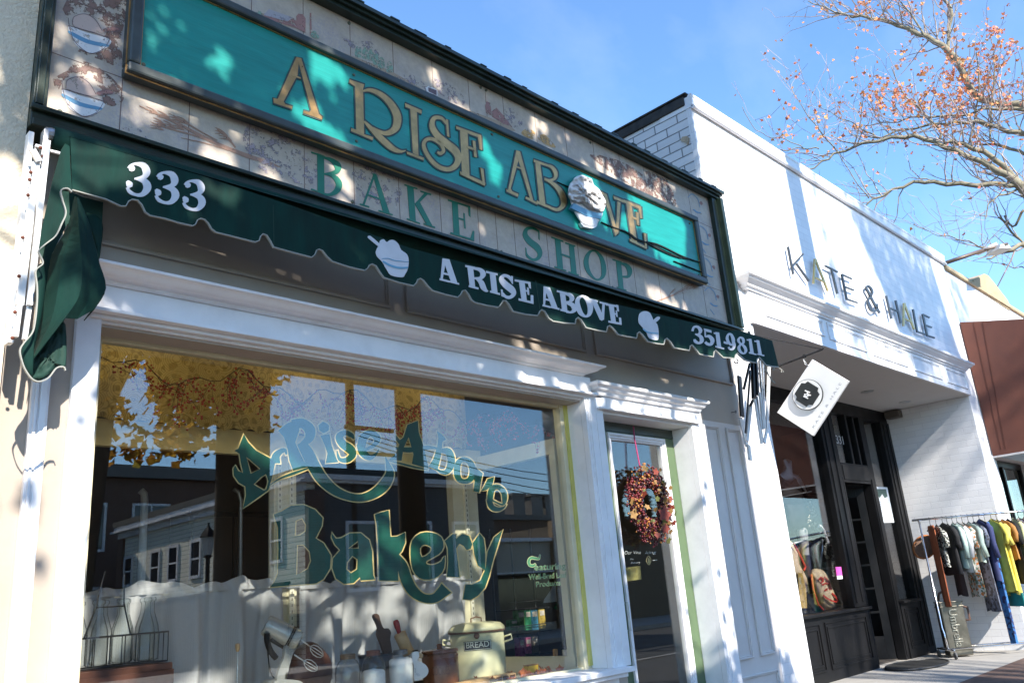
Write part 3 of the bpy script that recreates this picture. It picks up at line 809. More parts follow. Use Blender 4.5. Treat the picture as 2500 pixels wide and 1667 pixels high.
# ------------------------------------------------------------------ awning
aw = thing('awning', 'folded dark green canvas awning with a scalloped white lettered valance over the bakery window', 'awning', (4.1, -0.45, 3.15))
def yval(p):
    d = ray(p)
    t = (-0.3 + 4.0 + 0.0452 * 1.08) / (d.y + 0.0452 * d.x)
    return -4.0 + t * d.y
def yv(o): return lambda p: yval(p) - o
CANV = mat('green_canvas', (0.0030, 0.026, 0.020), 0.78, var=0.35, scale=4, bump=0.5, bscale=6, dirt=0.3, stretch=(2.6, 1, 0.7), spec=0.2)
PIPE = mat('white_piping', (0.30, 0.30, 0.27), 0.8)
AWWHITE = mat('awning_white_ink', (0.62, 0.62, 0.66), 0.7, var=0.05, dirt=0.2)
scal = [z1(*p) for p in ((520, 1362), (620, 1390), (760, 1428), (868, 1478), (905, 1478), (925, 1442), (950, 1430), (990, 1436), (1020, 1470), (1046, 1522), (1078, 1546))]
scal += [a6(*p) for p in ((0, 95), (110, 128), (205, 150), (228, 140), (243, 108), (265, 97), (295, 105), (320, 130), (345, 172), (375, 196), (520, 232), (655, 266), (685, 256), (695, 225), (712, 208), (740, 218), (768, 260), (790, 303), (930, 342), (1062, 376), (1086, 356), (1098, 325), (1116, 317), (1142, 330), (1175, 372), (1212, 406), (1330, 445), (1442, 470), (1465, 455), (1478, 430), (1496, 424), (1525, 438), (1552, 482), (1582, 522), (1690, 557), (1792, 580), (1814, 560), (1824, 535), (1842, 528), (1866, 542), (1895, 580), (1930, 615), (2020, 642), (2112, 663), (2134, 640), (2146, 616), (2164, 612))]
scal += [r1(*p) for p in ((425, 348), (447, 388), (470, 406), (560, 428), (640, 440), (662, 412), (672, 393), (692, 393), (715, 420), (745, 470), (830, 490), (920, 501), (936, 470), (950, 458), (972, 470), (1000, 518), (1030, 540), (1110, 553), (1190, 558), (1196, 525), (1210, 513), (1232, 530), (1268, 586), (1340, 604), (1415, 616), (1422, 580), (1436, 570), (1458, 588), (1500, 636), (1560, 650), (1632, 661), (1637, 628), (1650, 617), (1672, 636), (1712, 686), (1770, 700), (1826, 707), (1835, 672), (1848, 662), (1872, 686), (1902, 731), (1960, 742), (2010, 750), (2016, 718), (2028, 710), (2050, 733), (2082, 776), (2130, 787), (2182, 796), (2187, 760), (2198, 748), (2220, 770), (2252, 800))]
scal += [r2(*p) for p in ((255, 1002), (276, 1006), (284, 980), (296, 967), (318, 986), (352, 1016), (400, 1030), (432, 1036), (440, 1006), (454, 996), (472, 1018), (502, 1052), (545, 1062), (592, 1066))]
ID = lambda a, b: (a, b)
top = [r2(545, 878), r2(300, 800), r1(2290, 612), r1(1400, 400), r1(0, 15), a6(900, 0), z1(1480, 1272), z1(900, 1100), z1(505, 985)]
cn = MB()
cn.add([(0.99, -0.155, 3.615), (7.25, -0.155, 3.615)] + [at(top[-1], yval(top[-1])) + Vector((0, 0.001, 0.003)), at(top[0], yval(top[0])) + Vector((0, 0.001, 0.003))], [(0, 1, 3, 2)])
cn.build('canopy', CANV, aw, normals=False)
va = MB().poly(scal + top, ID, yv(0.0), 0.006).build('valance', CANV, aw)
MB().ribbon([(a, b, 2.6) for a, b in scal], ID, yv(0.004), 0.012, n=1).build('piping', PIPE, va)
b = MB()
for q in (z1(1300, 1270), a6(790, 30), r1(920, 190), r1(1840, 430)):
    s = q
b.ribbon([(a6(785, 0)[0], a6(785, 0)[1], 1.2), (a6(792, 300)[0], a6(792, 300)[1], 1.2)], ID, yv(0.002), 0.002, n=1)
b.ribbon([(r1(905, 250)[0], r1(905, 250)[1], 1.2), (r1(935, 455)[0], r1(935, 455)[1], 1.2)], ID, yv(0.002), 0.002, n=1)
b.build('seam', mat('canvas_seam', (0.01, 0.04, 0.03), 0.8), va)
TH = [S_([(925, 1210, 26), (940, 1190, 22), (975, 1177, 20), (1030, 1190, 46), (1052, 1235, 56), (1030, 1272, 34), (965, 1284, 12)]), S_([(975, 1284, 14), (1035, 1300, 44), (1058, 1345, 58), (1030, 1390, 38), (985, 1400, 22), (935, 1380, 26), (912, 1345, 20)]), S_([(935, 1190, 20), (948, 1212, 46), (955, 1228, 20)]), S_([(912, 1300, 18), (930, 1325, 48), (940, 1345, 22)])]
for dx, dy, k in ((0, 0, 1), (207, 63, 0.97), (406, 123, 0.92)):
    T = lambda a, b, dx=dx, dy=dy, k=k: z1(898 + (a - 898) * k + dx, 1170 + (b - 1170) * k + dy)
    glyph(va, TH, T, yv(0.003), 0.002, AWWHITE, name='number', step=0.0003)
AR = [
 [P([(236, 92), (258, 96), (252, 160), (236, 250), (222, 246)]), P([(238, 90), (286, 98), (345, 272), (298, 260)]), bar4(242, 190, 315, 208, 14), bar4(216, 232, 286, 250, 14), bar4(286, 250, 356, 268, 12)],
 [P([(415, 146), (456, 156), (472, 302), (432, 292)]), bar4(400, 138, 470, 152, 14), bar4(425, 282, 495, 300, 14), S_([(450, 160, 14), (505, 172, 26), (528, 202, 40), (508, 232, 24), (460, 232, 12)]), S_([(482, 232, 18), (514, 262, 36), (530, 298, 38), (548, 320, 22), (564, 326, 8)])],
 [P([(575, 188), (616, 198), (632, 340), (590, 330)]), bar4(550, 180, 632, 199, 14), bar4(578, 320, 650, 340, 14)],
 [S_([(735, 258, 12), (715, 226, 22), (680, 214, 22), (660, 238, 36), (685, 275, 46), (730, 312, 48), (748, 342, 34), (725, 368, 24), (692, 366, 20), (668, 338, 12)]), P([(730, 215), (742, 220), (742, 275), (732, 268)]), P([(656, 312), (668, 316), (675, 368), (660, 360)])],
 [P([(785, 252), (826, 262), (842, 394), (804, 386)]), bar4(755, 240, 866, 260, 15), P([(848, 258), (868, 262), (872, 308), (858, 300)]), bar4(826, 314, 858, 322, 12), P([(843, 298), (856, 302), (859, 354), (848, 350)]), bar4(783, 376, 890, 402, 16), P([(870, 352), (888, 356), (890, 414), (870, 410)])],
 [P([(962, 292), (985, 297), (980, 350), (972, 432), (960, 428)]), P([(964, 290), (1008, 300), (1065, 452), (1022, 442)]), bar4(972, 376, 1032, 390, 13), bar4(955, 420, 1012, 434, 13), bar4(1014, 432, 1076, 448, 13)],
 [P([(1078, 328), (1116, 336), (1134, 472), (1096, 464)]), bar4(1058, 318, 1130, 335, 14), bar4(1083, 452, 1142, 466, 14), S_([(1110, 342, 12), (1152, 354, 28), (1166, 380, 34), (1148, 402, 18), (1115, 402, 10)]), S_([(1120, 408, 12), (1168, 424, 32), (1184, 455, 36), (1162, 476, 18), (1125, 474, 12)])],
 [S_([(1205, 415, 34), (1212, 378, 26), (1242, 362, 16), (1278, 388, 34), (1298, 440, 40), (1290, 490, 28), (1262, 506, 16), (1226, 478, 34)], True)],
 [P([(1298, 382), (1340, 394), (1388, 500), (1382, 538), (1366, 530)]), P([(1385, 405), (1402, 412), (1396, 530), (1376, 538)]), bar4(1284, 376, 1352, 393, 13), bar4(1365, 400, 1426, 414, 12)],
 [P([(1430, 426), (1466, 436), (1482, 552), (1448, 546)]), bar4(1410, 414, 1497, 428, 14), P([(1482, 422), (1498, 426), (1504, 472), (1491, 466)]), bar4(1464, 480, 1490, 486, 11), P([(1480, 463), (1490, 466), (1494, 512), (1484, 507)]), bar4(1428, 536, 1522, 553, 15), P([(1503, 513), (1518, 517), (1523, 566), (1507, 562)])],
]
for sh in AR:
    glyph(va, sh, r1, yv(0.003), 0.002, AWWHITE, step=0.0003)
PH = [
 (r1, [S_([(2030, 612, 16), (2042, 584, 16), (2068, 582, 18), (2088, 606, 26), (2078, 632, 14), (2050, 634, 8)]), S_([(2055, 636, 8), (2088, 650, 24), (2098, 680, 28), (2078, 698, 16), (2052, 686, 22), (2046, 670, 14)])]),
 (r1, [P([(2112, 592), (2166, 606), (2168, 624), (2116, 612)]), P([(2116, 600), (2126, 602), (2128, 656), (2118, 652)]), S_([(2122, 652, 10), (2152, 650, 22), (2174, 678, 30), (2164, 706, 20), (2138, 704, 20), (2122, 690, 18)])]),
 (r1, [P([(2196, 618), (2222, 622), (2238, 732), (2208, 724)]), bar4(2184, 620, 2206, 626, 11), bar4(2196, 716, 2258, 732, 12)]),
 (r1, [bar4(2256, 684, 2284, 692, 16)]),
 (r2, [S_([(222, 862, 20), (232, 832, 14), (252, 836, 18), (266, 872, 24), (262, 905, 14), (240, 900, 16)], True), S_([(268, 880, 16), (272, 912, 22), (262, 936, 18), (242, 938, 14), (232, 922, 16)])]),
 (r2, [S_([(302, 876, 18), (316, 854, 12), (336, 866, 18), (338, 892, 16), (320, 900, 12)], True), S_([(306, 928, 20), (322, 904, 12), (346, 922, 20), (356, 950, 20), (342, 970, 12), (318, 958, 18)], True)]),
 (r2, [P([(376, 862), (396, 866), (414, 972), (388, 966)]), bar4(362, 866, 384, 870, 10), bar4(378, 958, 432, 972, 10)]),
 (r2, [P([(432, 872), (452, 876), (472, 984), (446, 976)]), bar4(418, 876, 440, 880, 10), bar4(438, 968, 488, 980, 10)]),
]
for T, sh in PH:
    glyph(va, sh, T, yv(0.003), 0.002, AWWHITE, name='number', step=0.0003)
# the two printed bowls
i1 = MB().poly([(1545, 285), (1552, 258), (1578, 248), (1600, 268), (1622, 254), (1652, 254), (1684, 282), (1704, 324), (1744, 354), (1758, 398), (1752, 458), (1732, 498), (1712, 520), (1632, 506), (1600, 465), (1566, 408), (1532, 372), (1522, 335)], a6, yv(0.003), 0.002, 3)
i1.poly([(1464, 232), (1474, 222), (1494, 232), (1550, 282), (1544, 300), (1480, 250)], a6, yv(0.0035), 0.002, 3)
i1 = i1.build('printed_bowl', AWWHITE, va)
MB().ribbon([(1572, 405, 12), (1625, 435, 15), (1690, 452, 15), (1752, 450, 12)], a6, yv(0.0055), 0.001).ribbon([(1566, 388, 4), (1610, 385, 5), (1660, 400, 6), (1758, 410, 4)], a6, yv(0.0055), 0.001).build('stripe', BLUE, i1)
i2 = MB().poly([(1643, 515), (1655, 482), (1688, 468), (1724, 480), (1746, 522), (1758, 545), (1776, 560), (1786, 600), (1788, 640), (1780, 676), (1722, 664), (1700, 622), (1668, 580), (1645, 552)], r1, yv(0.003), 0.002, 3)
i2.poly([(1750, 535), (1776, 510), (1795, 510), (1795, 525), (1762, 552)], r1, yv(0.0035), 0.002, 3)
i2 = i2.build('printed_bowl', AWWHITE, va)
MB().ribbon([(1675, 595, 8), (1710, 620, 10), (1786, 630, 8)], r1, yv(0.0055), 0.001).build('stripe', BLUE, i2)
# roller behind the valance, with its bare end at the left
rl = MB().tube([(1.02, -0.235, 3.52), (7.2, -0.3, 3.52)], 0.055, 14).build('roller', CANV, aw, smooth=True)
MB().tube([at(r5(262, 112), -0.24), at(r5(372, 128), -0.24)], 0.032, 12).tube([at(r5(372, 130), -0.24), at(r5(395, 135), -0.24)], 0.016, 10).build('roller_end', STEEL, rl, smooth=False)
# canvas that hangs in folds at the left end
CANVD = mat('green_canvas_lining', (0.008, 0.045, 0.033), 0.8, var=0.2, scale=6, bump=0.2, bscale=12)
dr_ = MB()
dr_.poly([(372, 165), (398, 180), (402, 300), (412, 440), (350, 430), (378, 560), (320, 690), (222, 775), (238, 660), (300, 380), (350, 200)], r5, -0.42, 0.006)
dr_ = dr_.build('side_drape', CANV, aw)
def loft(rows, T, ys):
    n_ = len(rows[0])
    vs, fs = [], []
    for row, y in zip(rows, ys):
        for k, p in enumerate(row):
            vs.append(at(T(*p), y[k] if isinstance(y, (list, tuple)) else y))
    for i in range(len(rows) - 1):
        for k in range(n_ - 1):
            fs.append((i * n_ + k, i * n_ + k + 1, (i + 1) * n_ + k + 1, (i + 1) * n_ + k))
    return MB().add(vs, fs)
fo = loft([cr(q, 4) for q in ([(424, 466), (384, 640), (296, 800), (262, 1000), (215, 1250), (172, 1404)], [(430, 470), (412, 640), (360, 800), (330, 1000), (290, 1180), (176, 1406)], [(440, 472), (448, 610), (462, 770), (470, 890), (450, 1040), (372, 1160)], [(444, 474), (474, 600), (505, 770), (520, 900), (510, 1040), (440, 1168)], [(450, 476), (500, 600), (545, 760), (562, 830), (606, 990), (540, 1112)], [(446, 476), (500, 590), (552, 770), (575, 880), (600, 1004), (482, 1178)])],
          r5, [-.26, -.345, -.41, -.36, -.335, -.27])
so = fo.build('fold', CANV, dr_, normals=False)
so.modifiers.new('thick', 'SOLIDIFY').thickness = 0.004
inflate([(206, 892), (246, 850), (262, 960), (240, 1150), (205, 1300), (176, 1410), (188, 1500), (150, 1460), (116, 1345), (188, 1235), (214, 1060)], r5, -0.36, 0.03, 3).build('fold', CANV, dr_, smooth=True)
inflate([(176, 1400), (260, 1290), (330, 1200), (375, 1200), (378, 1430), (330, 1440), (270, 1500), (200, 1522), (180, 1490)], r5, -0.27, 0.03, 3, jit=0.02).build('fold', CANVD, dr_, smooth=True)
inflate([(476, 565), (582, 600), (578, 760), (560, 830), (530, 700)], r5, -0.24, 0.02, 3).build('fold', CANV, dr_, smooth=True)
MB().poly([(350, 432), (414, 445), (470, 470), (590, 500), (584, 610), (480, 580), (420, 610), (384, 625), (300, 790), (262, 1000), (190, 1290), (172, 1400), (240, 1150), (262, 960), (246, 850), (222, 775), (320, 690), (378, 560)], r5, -0.2, 0.006).build('fold', CANVD, dr_)
b = MB()
pw = 7
for s in ([(412, 440), (385, 420), (350, 432), (360, 490), (378, 560), (355, 620), (320, 690), (265, 735), (222, 775), (236, 812), (246, 850), (206, 890), (214, 980), (214, 1060), (205, 1160), (188, 1240), (140, 1300), (116, 1345), (128, 1410), (150, 1462), (188, 1510), (230, 1522), (280, 1500), (325, 1445), (365, 1440), (375, 1460)],):
    b.ribbon([(x, y, pw) for x, y in s], r5, -0.435, 0.012)
b.build('piping', PIPE, dr_)
# folded lateral arms
WB = mat('white_enamel_bar', (0.74, 0.74, 0.74), 0.4, var=0.08, dirt=0.35)
RUST = mat('rust', (0.16, 0.05, 0.03), 0.8, 0.2)
def armset(T, y, bars, name='folding_arm'):
    for a, c, wd, th, mm, dy in bars:
        MB().bar(at(T(*a), y + dy), at(T(*c), y + dy), wd, th, up=(0, 1, 0)).build(name, mm, aw, bevel=0.002)
armset(r5, -0.24, [((172, 110), (52, 1310), 0.022, 0.05, WB, 0.02), ((205, 275), (112, 1090), 0.03, 0.02, WB, -0.05), ((232, 270), (150, 1270), 0.012, 0.03, STEEL, -0.03), ((272, 150), (168, 1090), 0.022, 0.02, WB, -0.08),
                   ((258, 95), (240, 250), 0.02, 0.05, STEEL, -0.02), ((185, 200), (225, 270), 0.03, 0.012, STEEL, -0.07), ((110, 1090), (88, 1270), 0.02, 0.02, WB, -0.05), ((168, 1090), (140, 1285), 0.018, 0.02, WB, -0.06), ((200, 180), (240, 190), 0.015, 0.02, STEEL, -0.04), ((275, 205), (355, 225), 0.012, 0.012, WB, -0.05)])
for q in ((176, 330), (170, 372), (160, 460), (130, 702), (108, 922), (86, 1128), (70, 1275), (232, 190), (245, 240), (275, 245), (280, 190)):
    MB().ell(at(r5(*q), -0.31), 0.008).build('rivet', RUST, aw)
BLK = mat('black_iron', (0.02, 0.02, 0.022), 0.45, 0.3, var=0.3, dirt=0.2)
armset(k3, -0.33, [((620, 470), (632, 870), 0.05, 0.03, BLK, 0.02), ((655, 460), (675, 830), 0.03, 0.02, BLK, 0.0), ((690, 450), (715, 800), 0.02, 0.02, STEEL, -0.01), ((725, 450), (745, 1180), 0.014, 0.02, STEEL, -0.02),
                   ((640, 870), (712, 1360), 0.018, 0.02, WB, -0.03), ((662, 840), (728, 1350), 0.014, 0.02, STEEL, -0.02), ((690, 800), (735, 1200), 0.016, 0.02, WB, -0.03), ((715, 790), (748, 1190), 0.014, 0.02, WB, -0.04),
                   ((795, 500), (772, 1190), 0.032, 0.02, WB, -0.03), ((772, 1190), (745, 1350), 0.03, 0.016, WB, -0.03),
                   ((585, 480), (520, 760), 0.018, 0.02, BLK, 0.0), ((590, 560), (540, 1240), 0.018, 0.014, BLK, 0.01), ((620, 880), (592, 940), 0.02, 0.02, BLK, 0.0), ((595, 940), (552, 1330), 0.036, 0.02, WB, 0.02),
                   ((470, 620), (500, 1060), 0.06, 0.02, BLK, 0.25), ((570, 1370), (590, 1540), 0.05, 0.02, WB, 0.25), ((480, 1070), (560, 1390), 0.06, 0.016, WB, 0.28)])
m = MB().tube([at(k3(*p), -0.45) for p in ((440, 430), (458, 455), (450, 478), (425, 478), (412, 455))], 0.006)
m.build('hook', BLK, aw)
m = MB()
for s in ([(890, 515), (905, 535), (940, 550), (950, 575)], [(905, 530), (925, 540), (930, 578)], [(850, 515), (848, 555)], [(720, 440), (745, 500), (760, 560), (800, 620), (870, 700)], [(740, 530), (780, 580), (815, 655), (860, 695)]):
    m.tube([at(k3(*p), -0.57) for p in cr(s, 3)], 0.004, 5)
m.build('frayed_thread', PIPE, va)
# ------------------------------------------------------------------ gilded lettering on the inside of the pane
ws = thing('window_lettering', 'green and gold painted lettering arched across the large bakery window', 'lettering', (3.0, 0.18, 1.9))
WG = mat('dark_green_sign_paint', (0.006, 0.080, 0.052), 0.45, var=0.15, scale=14)
GY = 0.1822
def wl(T, sh): glyph(ws, sh, T, GY, 0.0005, WG, 8.5, GOLDP, step=0.00015, n=6)
wl(z5, [P([(1222, 820), (1252, 880), (1310, 940), (1408, 993), (1445, 1030), (1425, 1130), (1404, 1194), (1398, 1222), (1300, 1292), (1214, 1354), (1236, 1262), (1232, 1196), (1186, 1170), (1150, 1120), (1146, 1070), (1160, 1045), (1180, 1084), (1216, 1100), (1200, 1030), (1190, 962), (1152, 940), (1182, 924)], 0, [[(1240, 985), (1270, 1105), (1340, 1070)], [(1380, 1108), (1340, 1132), (1292, 1182), (1365, 1226), (1384, 1214), (1398, 1160)]])])
wl(z5, [S_([(1448, 1030, 70), (1452, 980, 56), (1482, 948, 40), (1515, 936, 26), (1528, 968, 12)]), P([(1466, 796), (1530, 745), (1600, 716), (1620, 790), (1590, 880), (1610, 930), (1650, 1010), (1690, 1055), (1575, 1084), (1548, 1010), (1534, 920), (1508, 840)]), S_([(1570, 756, 76), (1640, 744, 68), (1694, 788, 76), (1690, 850, 62), (1640, 892, 36)]), S_([(1630, 880, 60), (1680, 960, 86), (1730, 1060, 86), (1785, 1145, 82), (1870, 1222, 66), (1965, 1266, 54), (2060, 1278, 54), (2150, 1250, 66), (2225, 1190, 78), (2268, 1110, 62), (2256, 1040, 30), (2238, 985, 6)])])
wl(z5, [S_([(1400, 1192, 4), (1480, 1140, 12), (1580, 1102, 20), (1700, 1060, 8)])])
wl(z5, [S_([(1772, 745, 40), (1796, 775, 76), (1812, 806, 40)], False), P([(1770, 832), (1836, 820), (1852, 905), (1888, 1000), (1900, 1022), (1808, 1030), (1822, 960), (1802, 900)])])
wl(z5, [S_([(2012, 856, 10), (1992, 828, 34), (1945, 812, 36), (1906, 842, 52), (1930, 890, 58), (1984, 930, 64), (2002, 968, 50), (1962, 1006, 40), (1908, 1000, 24), (1890, 940, 8)])])
wl(z5, [S_([(2062, 920, 60), (2082, 845, 60), (2132, 816, 44), (2178, 848, 50), (2158, 898, 30), (2080, 940, 18)]), S_([(2056, 890, 52), (2078, 955, 58), (2125, 988, 40), (2168, 964, 18), (2192, 928, 6)])])
wl(z8, [P([(654, 458), (740, 424), (746, 520), (792, 650), (828, 818), (690, 778), (704, 700), (664, 560), (622, 650), (606, 752), (498, 746), (556, 700), (588, 620), (556, 580), (556, 538), (592, 582), (622, 560)]), S_([(556, 648, 20), (640, 664, 42), (740, 656, 42), (830, 645, 30), (905, 652, 14)])])
wl(z8, [S_([(500, 752, 4), (600, 776, 14), (720, 806, 16), (822, 826, 6)])])
wl(z8, [P([(895, 506), (940, 540), (972, 580), (940, 598), (938, 650), (928, 720), (900, 836), (826, 800), (864, 740), (898, 640), (908, 570)]), S_([(925, 672, 30), (985, 676, 58), (1012, 735, 62), (1005, 800, 58), (972, 845, 44), (925, 842, 26), (896, 822, 14)])])
wl(z8, [S_([(1060, 850, 54), (1072, 770, 48), (1118, 742, 38), (1168, 770, 50), (1190, 840, 56), (1168, 905, 48), (1120, 922, 38), (1078, 905, 46)], True)])
wl(z8, [P([(1206, 802), (1272, 856), (1256, 925), (1244, 1014), (1194, 1002), (1208, 900)]), P([(1366, 884), (1350, 950), (1304, 992), (1256, 1002), (1288, 950), (1310, 902)])])
wl(z8, [S_([(1330, 1080, 46), (1344, 992, 50), (1392, 966, 42), (1442, 1008, 46), (1450, 1070, 40), (1432, 1112, 16), (1350, 1076, 14)]), S_([(1324, 1070, 44), (1344, 1130, 46), (1392, 1150, 36), (1442, 1136, 16), (1462, 1110, 6)])])
wl(z6, [P([(1436, 356), (1492, 335), (1560, 294), (1650, 288), (1732, 322), (1786, 382), (1780, 440), (1736, 526), (1792, 562), (1846, 650), (1840, 742), (1792, 820), (1742, 850), (1410, 876), (1442, 838), (1466, 780), (1470, 600), (1466, 450)], 0, [[(1592, 402), (1640, 382), (1668, 430), (1664, 480), (1626, 506), (1586, 510)], [(1602, 576), (1650, 572), (1694, 622), (1704, 690), (1680, 748), (1596, 790)]])])
wl(z6, [P([(1850, 486), (1882, 530), (1920, 526), (1982, 492), (2060, 490), (2120, 540), (2142, 622), (2146, 720), (2150, 790), (2164, 822), (2062, 830), (2054, 806), (2010, 848), (1940, 854), (1882, 815), (1856, 740), (1862, 672), (1912, 612), (1878, 575), (1852, 522)], 0, [[(1970, 600), (2040, 546), (2046, 600)], [(1960, 700), (2000, 652), (2038, 680), (2034, 750), (1990, 778), (1956, 750)]])])
wl(z7, [P([(632, 358), (680, 341), (732, 326), (740, 450), (746, 516), (792, 514), (850, 486), (850, 560), (826, 620), (790, 660), (800, 760), (802, 832), (660, 830), (656, 600), (646, 430)]), S_([(762, 640, 56), (826, 720, 74), (858, 820, 82), (910, 908, 76), (985, 956, 60), (1062, 956, 64), (1118, 912, 80), (1146, 884, 96)])])
wl(z7, [P([(888, 640), (900, 545), (960, 490), (1042, 486), (1110, 520), (1126, 590), (1090, 642), (1004, 690), (1014, 716), (1060, 716), (1110, 692), (1134, 652), (1130, 740), (1090, 798), (1020, 824), (950, 810), (904, 750)], 2, [[(956, 600), (990, 572), (1038, 592), (1028, 632), (970, 662)]])])
wl(z7, [P([(1136, 546), (1192, 496), (1216, 500), (1216, 530), (1260, 496), (1310, 510), (1332, 570), (1320, 604), (1290, 610), (1270, 582), (1240, 566), (1216, 600), (1230, 700), (1242, 806), (1150, 802), (1160, 700), (1156, 600)])])
wl(z7, [P([(1336, 560), (1386, 490), (1414, 530), (1424, 600), (1426, 760), (1372, 722), (1346, 640)]), P([(1550, 466), (1520, 560), (1482, 680), (1452, 800), (1424, 880), (1372, 940), (1320, 970), (1266, 964), (1284, 856), (1330, 860), (1390, 830), (1426, 750), (1442, 625), (1490, 520)])])
# small notice in the corner
def text(name, s, p0, p1, h, m_, parent, plane_y, ext=0.0006, shear=0.0, dy=0.0):
    cu = bpy.data.curves.new(name, 'FONT')
    cu.body = s
    cu.size = 1
    cu.shear = shear
    cu.extrude = 0
    o = bpy.data.objects.new('tmp', cu)
    COL.objects.link(o)
    dg = bpy.context.evaluated_depsgraph_get()
    me = bpy.data.meshes.new_from_object(o.evaluated_get(dg))
    bpy.data.objects.remove(o)
    xs = [v.co.x for v in me.vertices]
    ys = [v.co.y for v in me.vertices]
    wx, x0 = max(xs) - min(xs), min(xs)
    a, b = Vector(p0), Vector(p1)
    ux = (b - a)
    up = Vector((0, 0, 1)) if abs(ux.normalized().z) < 0.9 else Vector((0, 1, 0))
    for v in me.vertices:
        v.co = a + ux * ((v.co.x - x0) / wx) + up * (v.co.y * h) + Vector((0, dy, 0))
    me.name = name
    me.materials.clear()
    me.materials.append(m_)
    l = bpy.data.objects.new(name, me)
    return put(l, parent)
LG = mat('leaf_green_sign_paint', (0.06, 0.28, 0.12), 0.5)
CRM = mat('pale_gold_line', (0.72, 0.66, 0.34), 0.5)
for s, a, b, h, T in (('eaturing', (622, 205), (998, 205), 0.062, k4), ('Well-Bred Loaf', (552, 318), (1005, 296), 0.052, k4), ('Products', (640, 405), (934, 385), 0.050, k4)):
    pa, pb = at(T(*a), GY), at(T(*b), GY)
    pb.z = pa.z
    for off, mm, dd in ((0.0, LG, 0.0), (0.0022, CRM, 0.0003), (-0.0022, CRM, 0.0004)):
        text('letter', s, pa + Vector((off, 0, off * 0.8)), pb + Vector((off, 0, off * 0.8)), h, mm, ws, GY, dy=dd)
glyph(ws, [S_([(630, 130, 20), (600, 150, 26), (560, 140, 28), (548, 95, 28), (575, 55, 26), (625, 60, 26), (670, 65, 18), (684, 20, 8)])], k4, GY, 0.0005, LG, 6, CRM)

# ------------------------------------------------------------------ the display bay behind the glass
bay = thing('display_bay', 'cream painted display bay framing behind the bakery window glass', 'shop fitting', (3.0, 1.1, 0.8))
m = MB().box(0.99, 5.0, 0.21, 1.2, 0.74, 0.80).build('display_shelf', CREAM, bay)
MB().box(0.99, 4.86, 1.12, 1.17, 2.40, 2.56).build('header', mat('ochre_header_paint', (0.62, 0.53, 0.28), 0.55, var=0.05, dirt=0.1), bay)
MB().box(4.805, 4.86, 0.24, 1.118, 2.385, 2.50).build('side_header', CREAM, bay)
p_ = MB().box(4.53, 4.80, 1.13, 1.2, 0.80, 2.40).box(2.93, 3.10, 1.13, 1.2, 0.80, 2.40).build('post', CREAM, bay)
m = MB()
STD = mat('white_shelf_standard', (0.70, 0.66, 0.52), 0.45)
SLOT = mat('slot_hole', (0.03, 0.02, 0.02), 0.9)
for x in (2.965, 3.055, 4.66): m.box(x - 0.016, x + 0.016, 1.112, 1.13, 0.8, 2.40)
st_ = m.build('standard', STD, p_)
m = MB()
for x in (2.965, 3.055, 4.66):
    for k in range(38): m.box(x - 0.003, x + 0.003, 1.1105, 1.113, 0.85 + k * 0.04, 0.868 + k * 0.04)
m.build('slot', SLOT, p_)
MB().box(4.806, 4.85, 0.23, 1.128, 0.8005, 0.92).box(4.807, 4.86, 0.24, 0.30, 0.92, 2.385).build('side_rail', CREAM, bay)
MB().box(2.9, 5.0, 1.2, 1.21, 0.8, 0.801).build('rear_lip', CREAM, bay)
MB().box(1.38, 1.40, 0.22, 1.12, 0.8, 2.40).build('side_panel', CREAM, bay)

# dark shop interior seen between: posts, counter back
def pole_bent(px, T, yA, yB, y, r):
    pass
fx = thing('clothes_rail_frame', 'chrome tube frame standing in the dark shop behind the curtains', 'frame', (2.9, 2.4, 0))
pts = [at(z5(1205, 1560), 2.2), at(z5(1200, 1300), 2.2), at(z5(1185, 1240), 2.2), at(z5(1150, 1215), 2.2)]
pts[0].z = 0.02
MB().tube(pts, 0.018, 8).build('tube', STEEL, fx, smooth=True)
fx2 = thing('white_conduit', 'white painted pipe rising in the dark shop behind the left curtain', 'pipe', (2.3, 2.4, 0))
pts = [at(z6(498, 880), 2.2), at(z5(508, 1300), 2.2), at(z5(505, 1250), 2.2), at(z5(480, 1225), 2.2)]
pts[0].z = 0.02
MB().tube(pts, 0.026, 10).build('tube', WHITE, fx2, smooth=True)
cb = thing('wall_cupboard', 'black tall cupboard in the dark shop behind the window lettering', 'cupboard', (3.6, 3.4, 0))
MB().box(3.3, 4.1, 3.2, 3.6, 0.02, 2.3).build('carcass', BLACK, cb, bevel=0.01)
MB().box(3.33, 3.69, 3.18, 3.2, 0.1, 2.25).box(3.71, 4.07, 3.18, 3.2, 0.1, 2.25).build('door', mat('dark_brown_wood', (0.05, 0.028, 0.018), 0.5, var=0.3, scale=4, stretch=(1, 1, 0.2)), cb, bevel=0.005)

# café curtains
m, n, B, N, L = newmat('white_checked_net')
v = coords(N, L)
sp = N.new('ShaderNodeSeparateXYZ'); L.new(v, sp.inputs[0])
def saw(src, k):
    a = N.new('ShaderNodeMath'); a.operation = 'MULTIPLY'; L.new(src, a.inputs[0]); a.inputs[1].default_value = k
    b = N.new('ShaderNodeMath'); b.operation = 'SINE'; L.new(a.outputs[0], b.inputs[0])
    return b.outputs[0]
g1, g2 = saw(sp.outputs[0], 900), saw(sp.outputs[2], 900)
mx_ = N.new('ShaderNodeMath'); mx_.operation = 'MAXIMUM'; L.new(g1, mx_.inputs[0]); L.new(g2, mx_.inputs[1])
col = mixc(N, L, ramp(N, L, mx_.outputs[0], [(0.55, (0, 0, 0)), (0.95, (1, 1, 1))]), (0.52, 0.51, 0.52), (0.66, 0.65, 0.66))
L.new(col, B.inputs['Base Color']); B.inputs['Roughness'].default_value = 0.9
t = N.new('ShaderNodeBsdfTranslucent'); L.new(col, t.inputs[0])
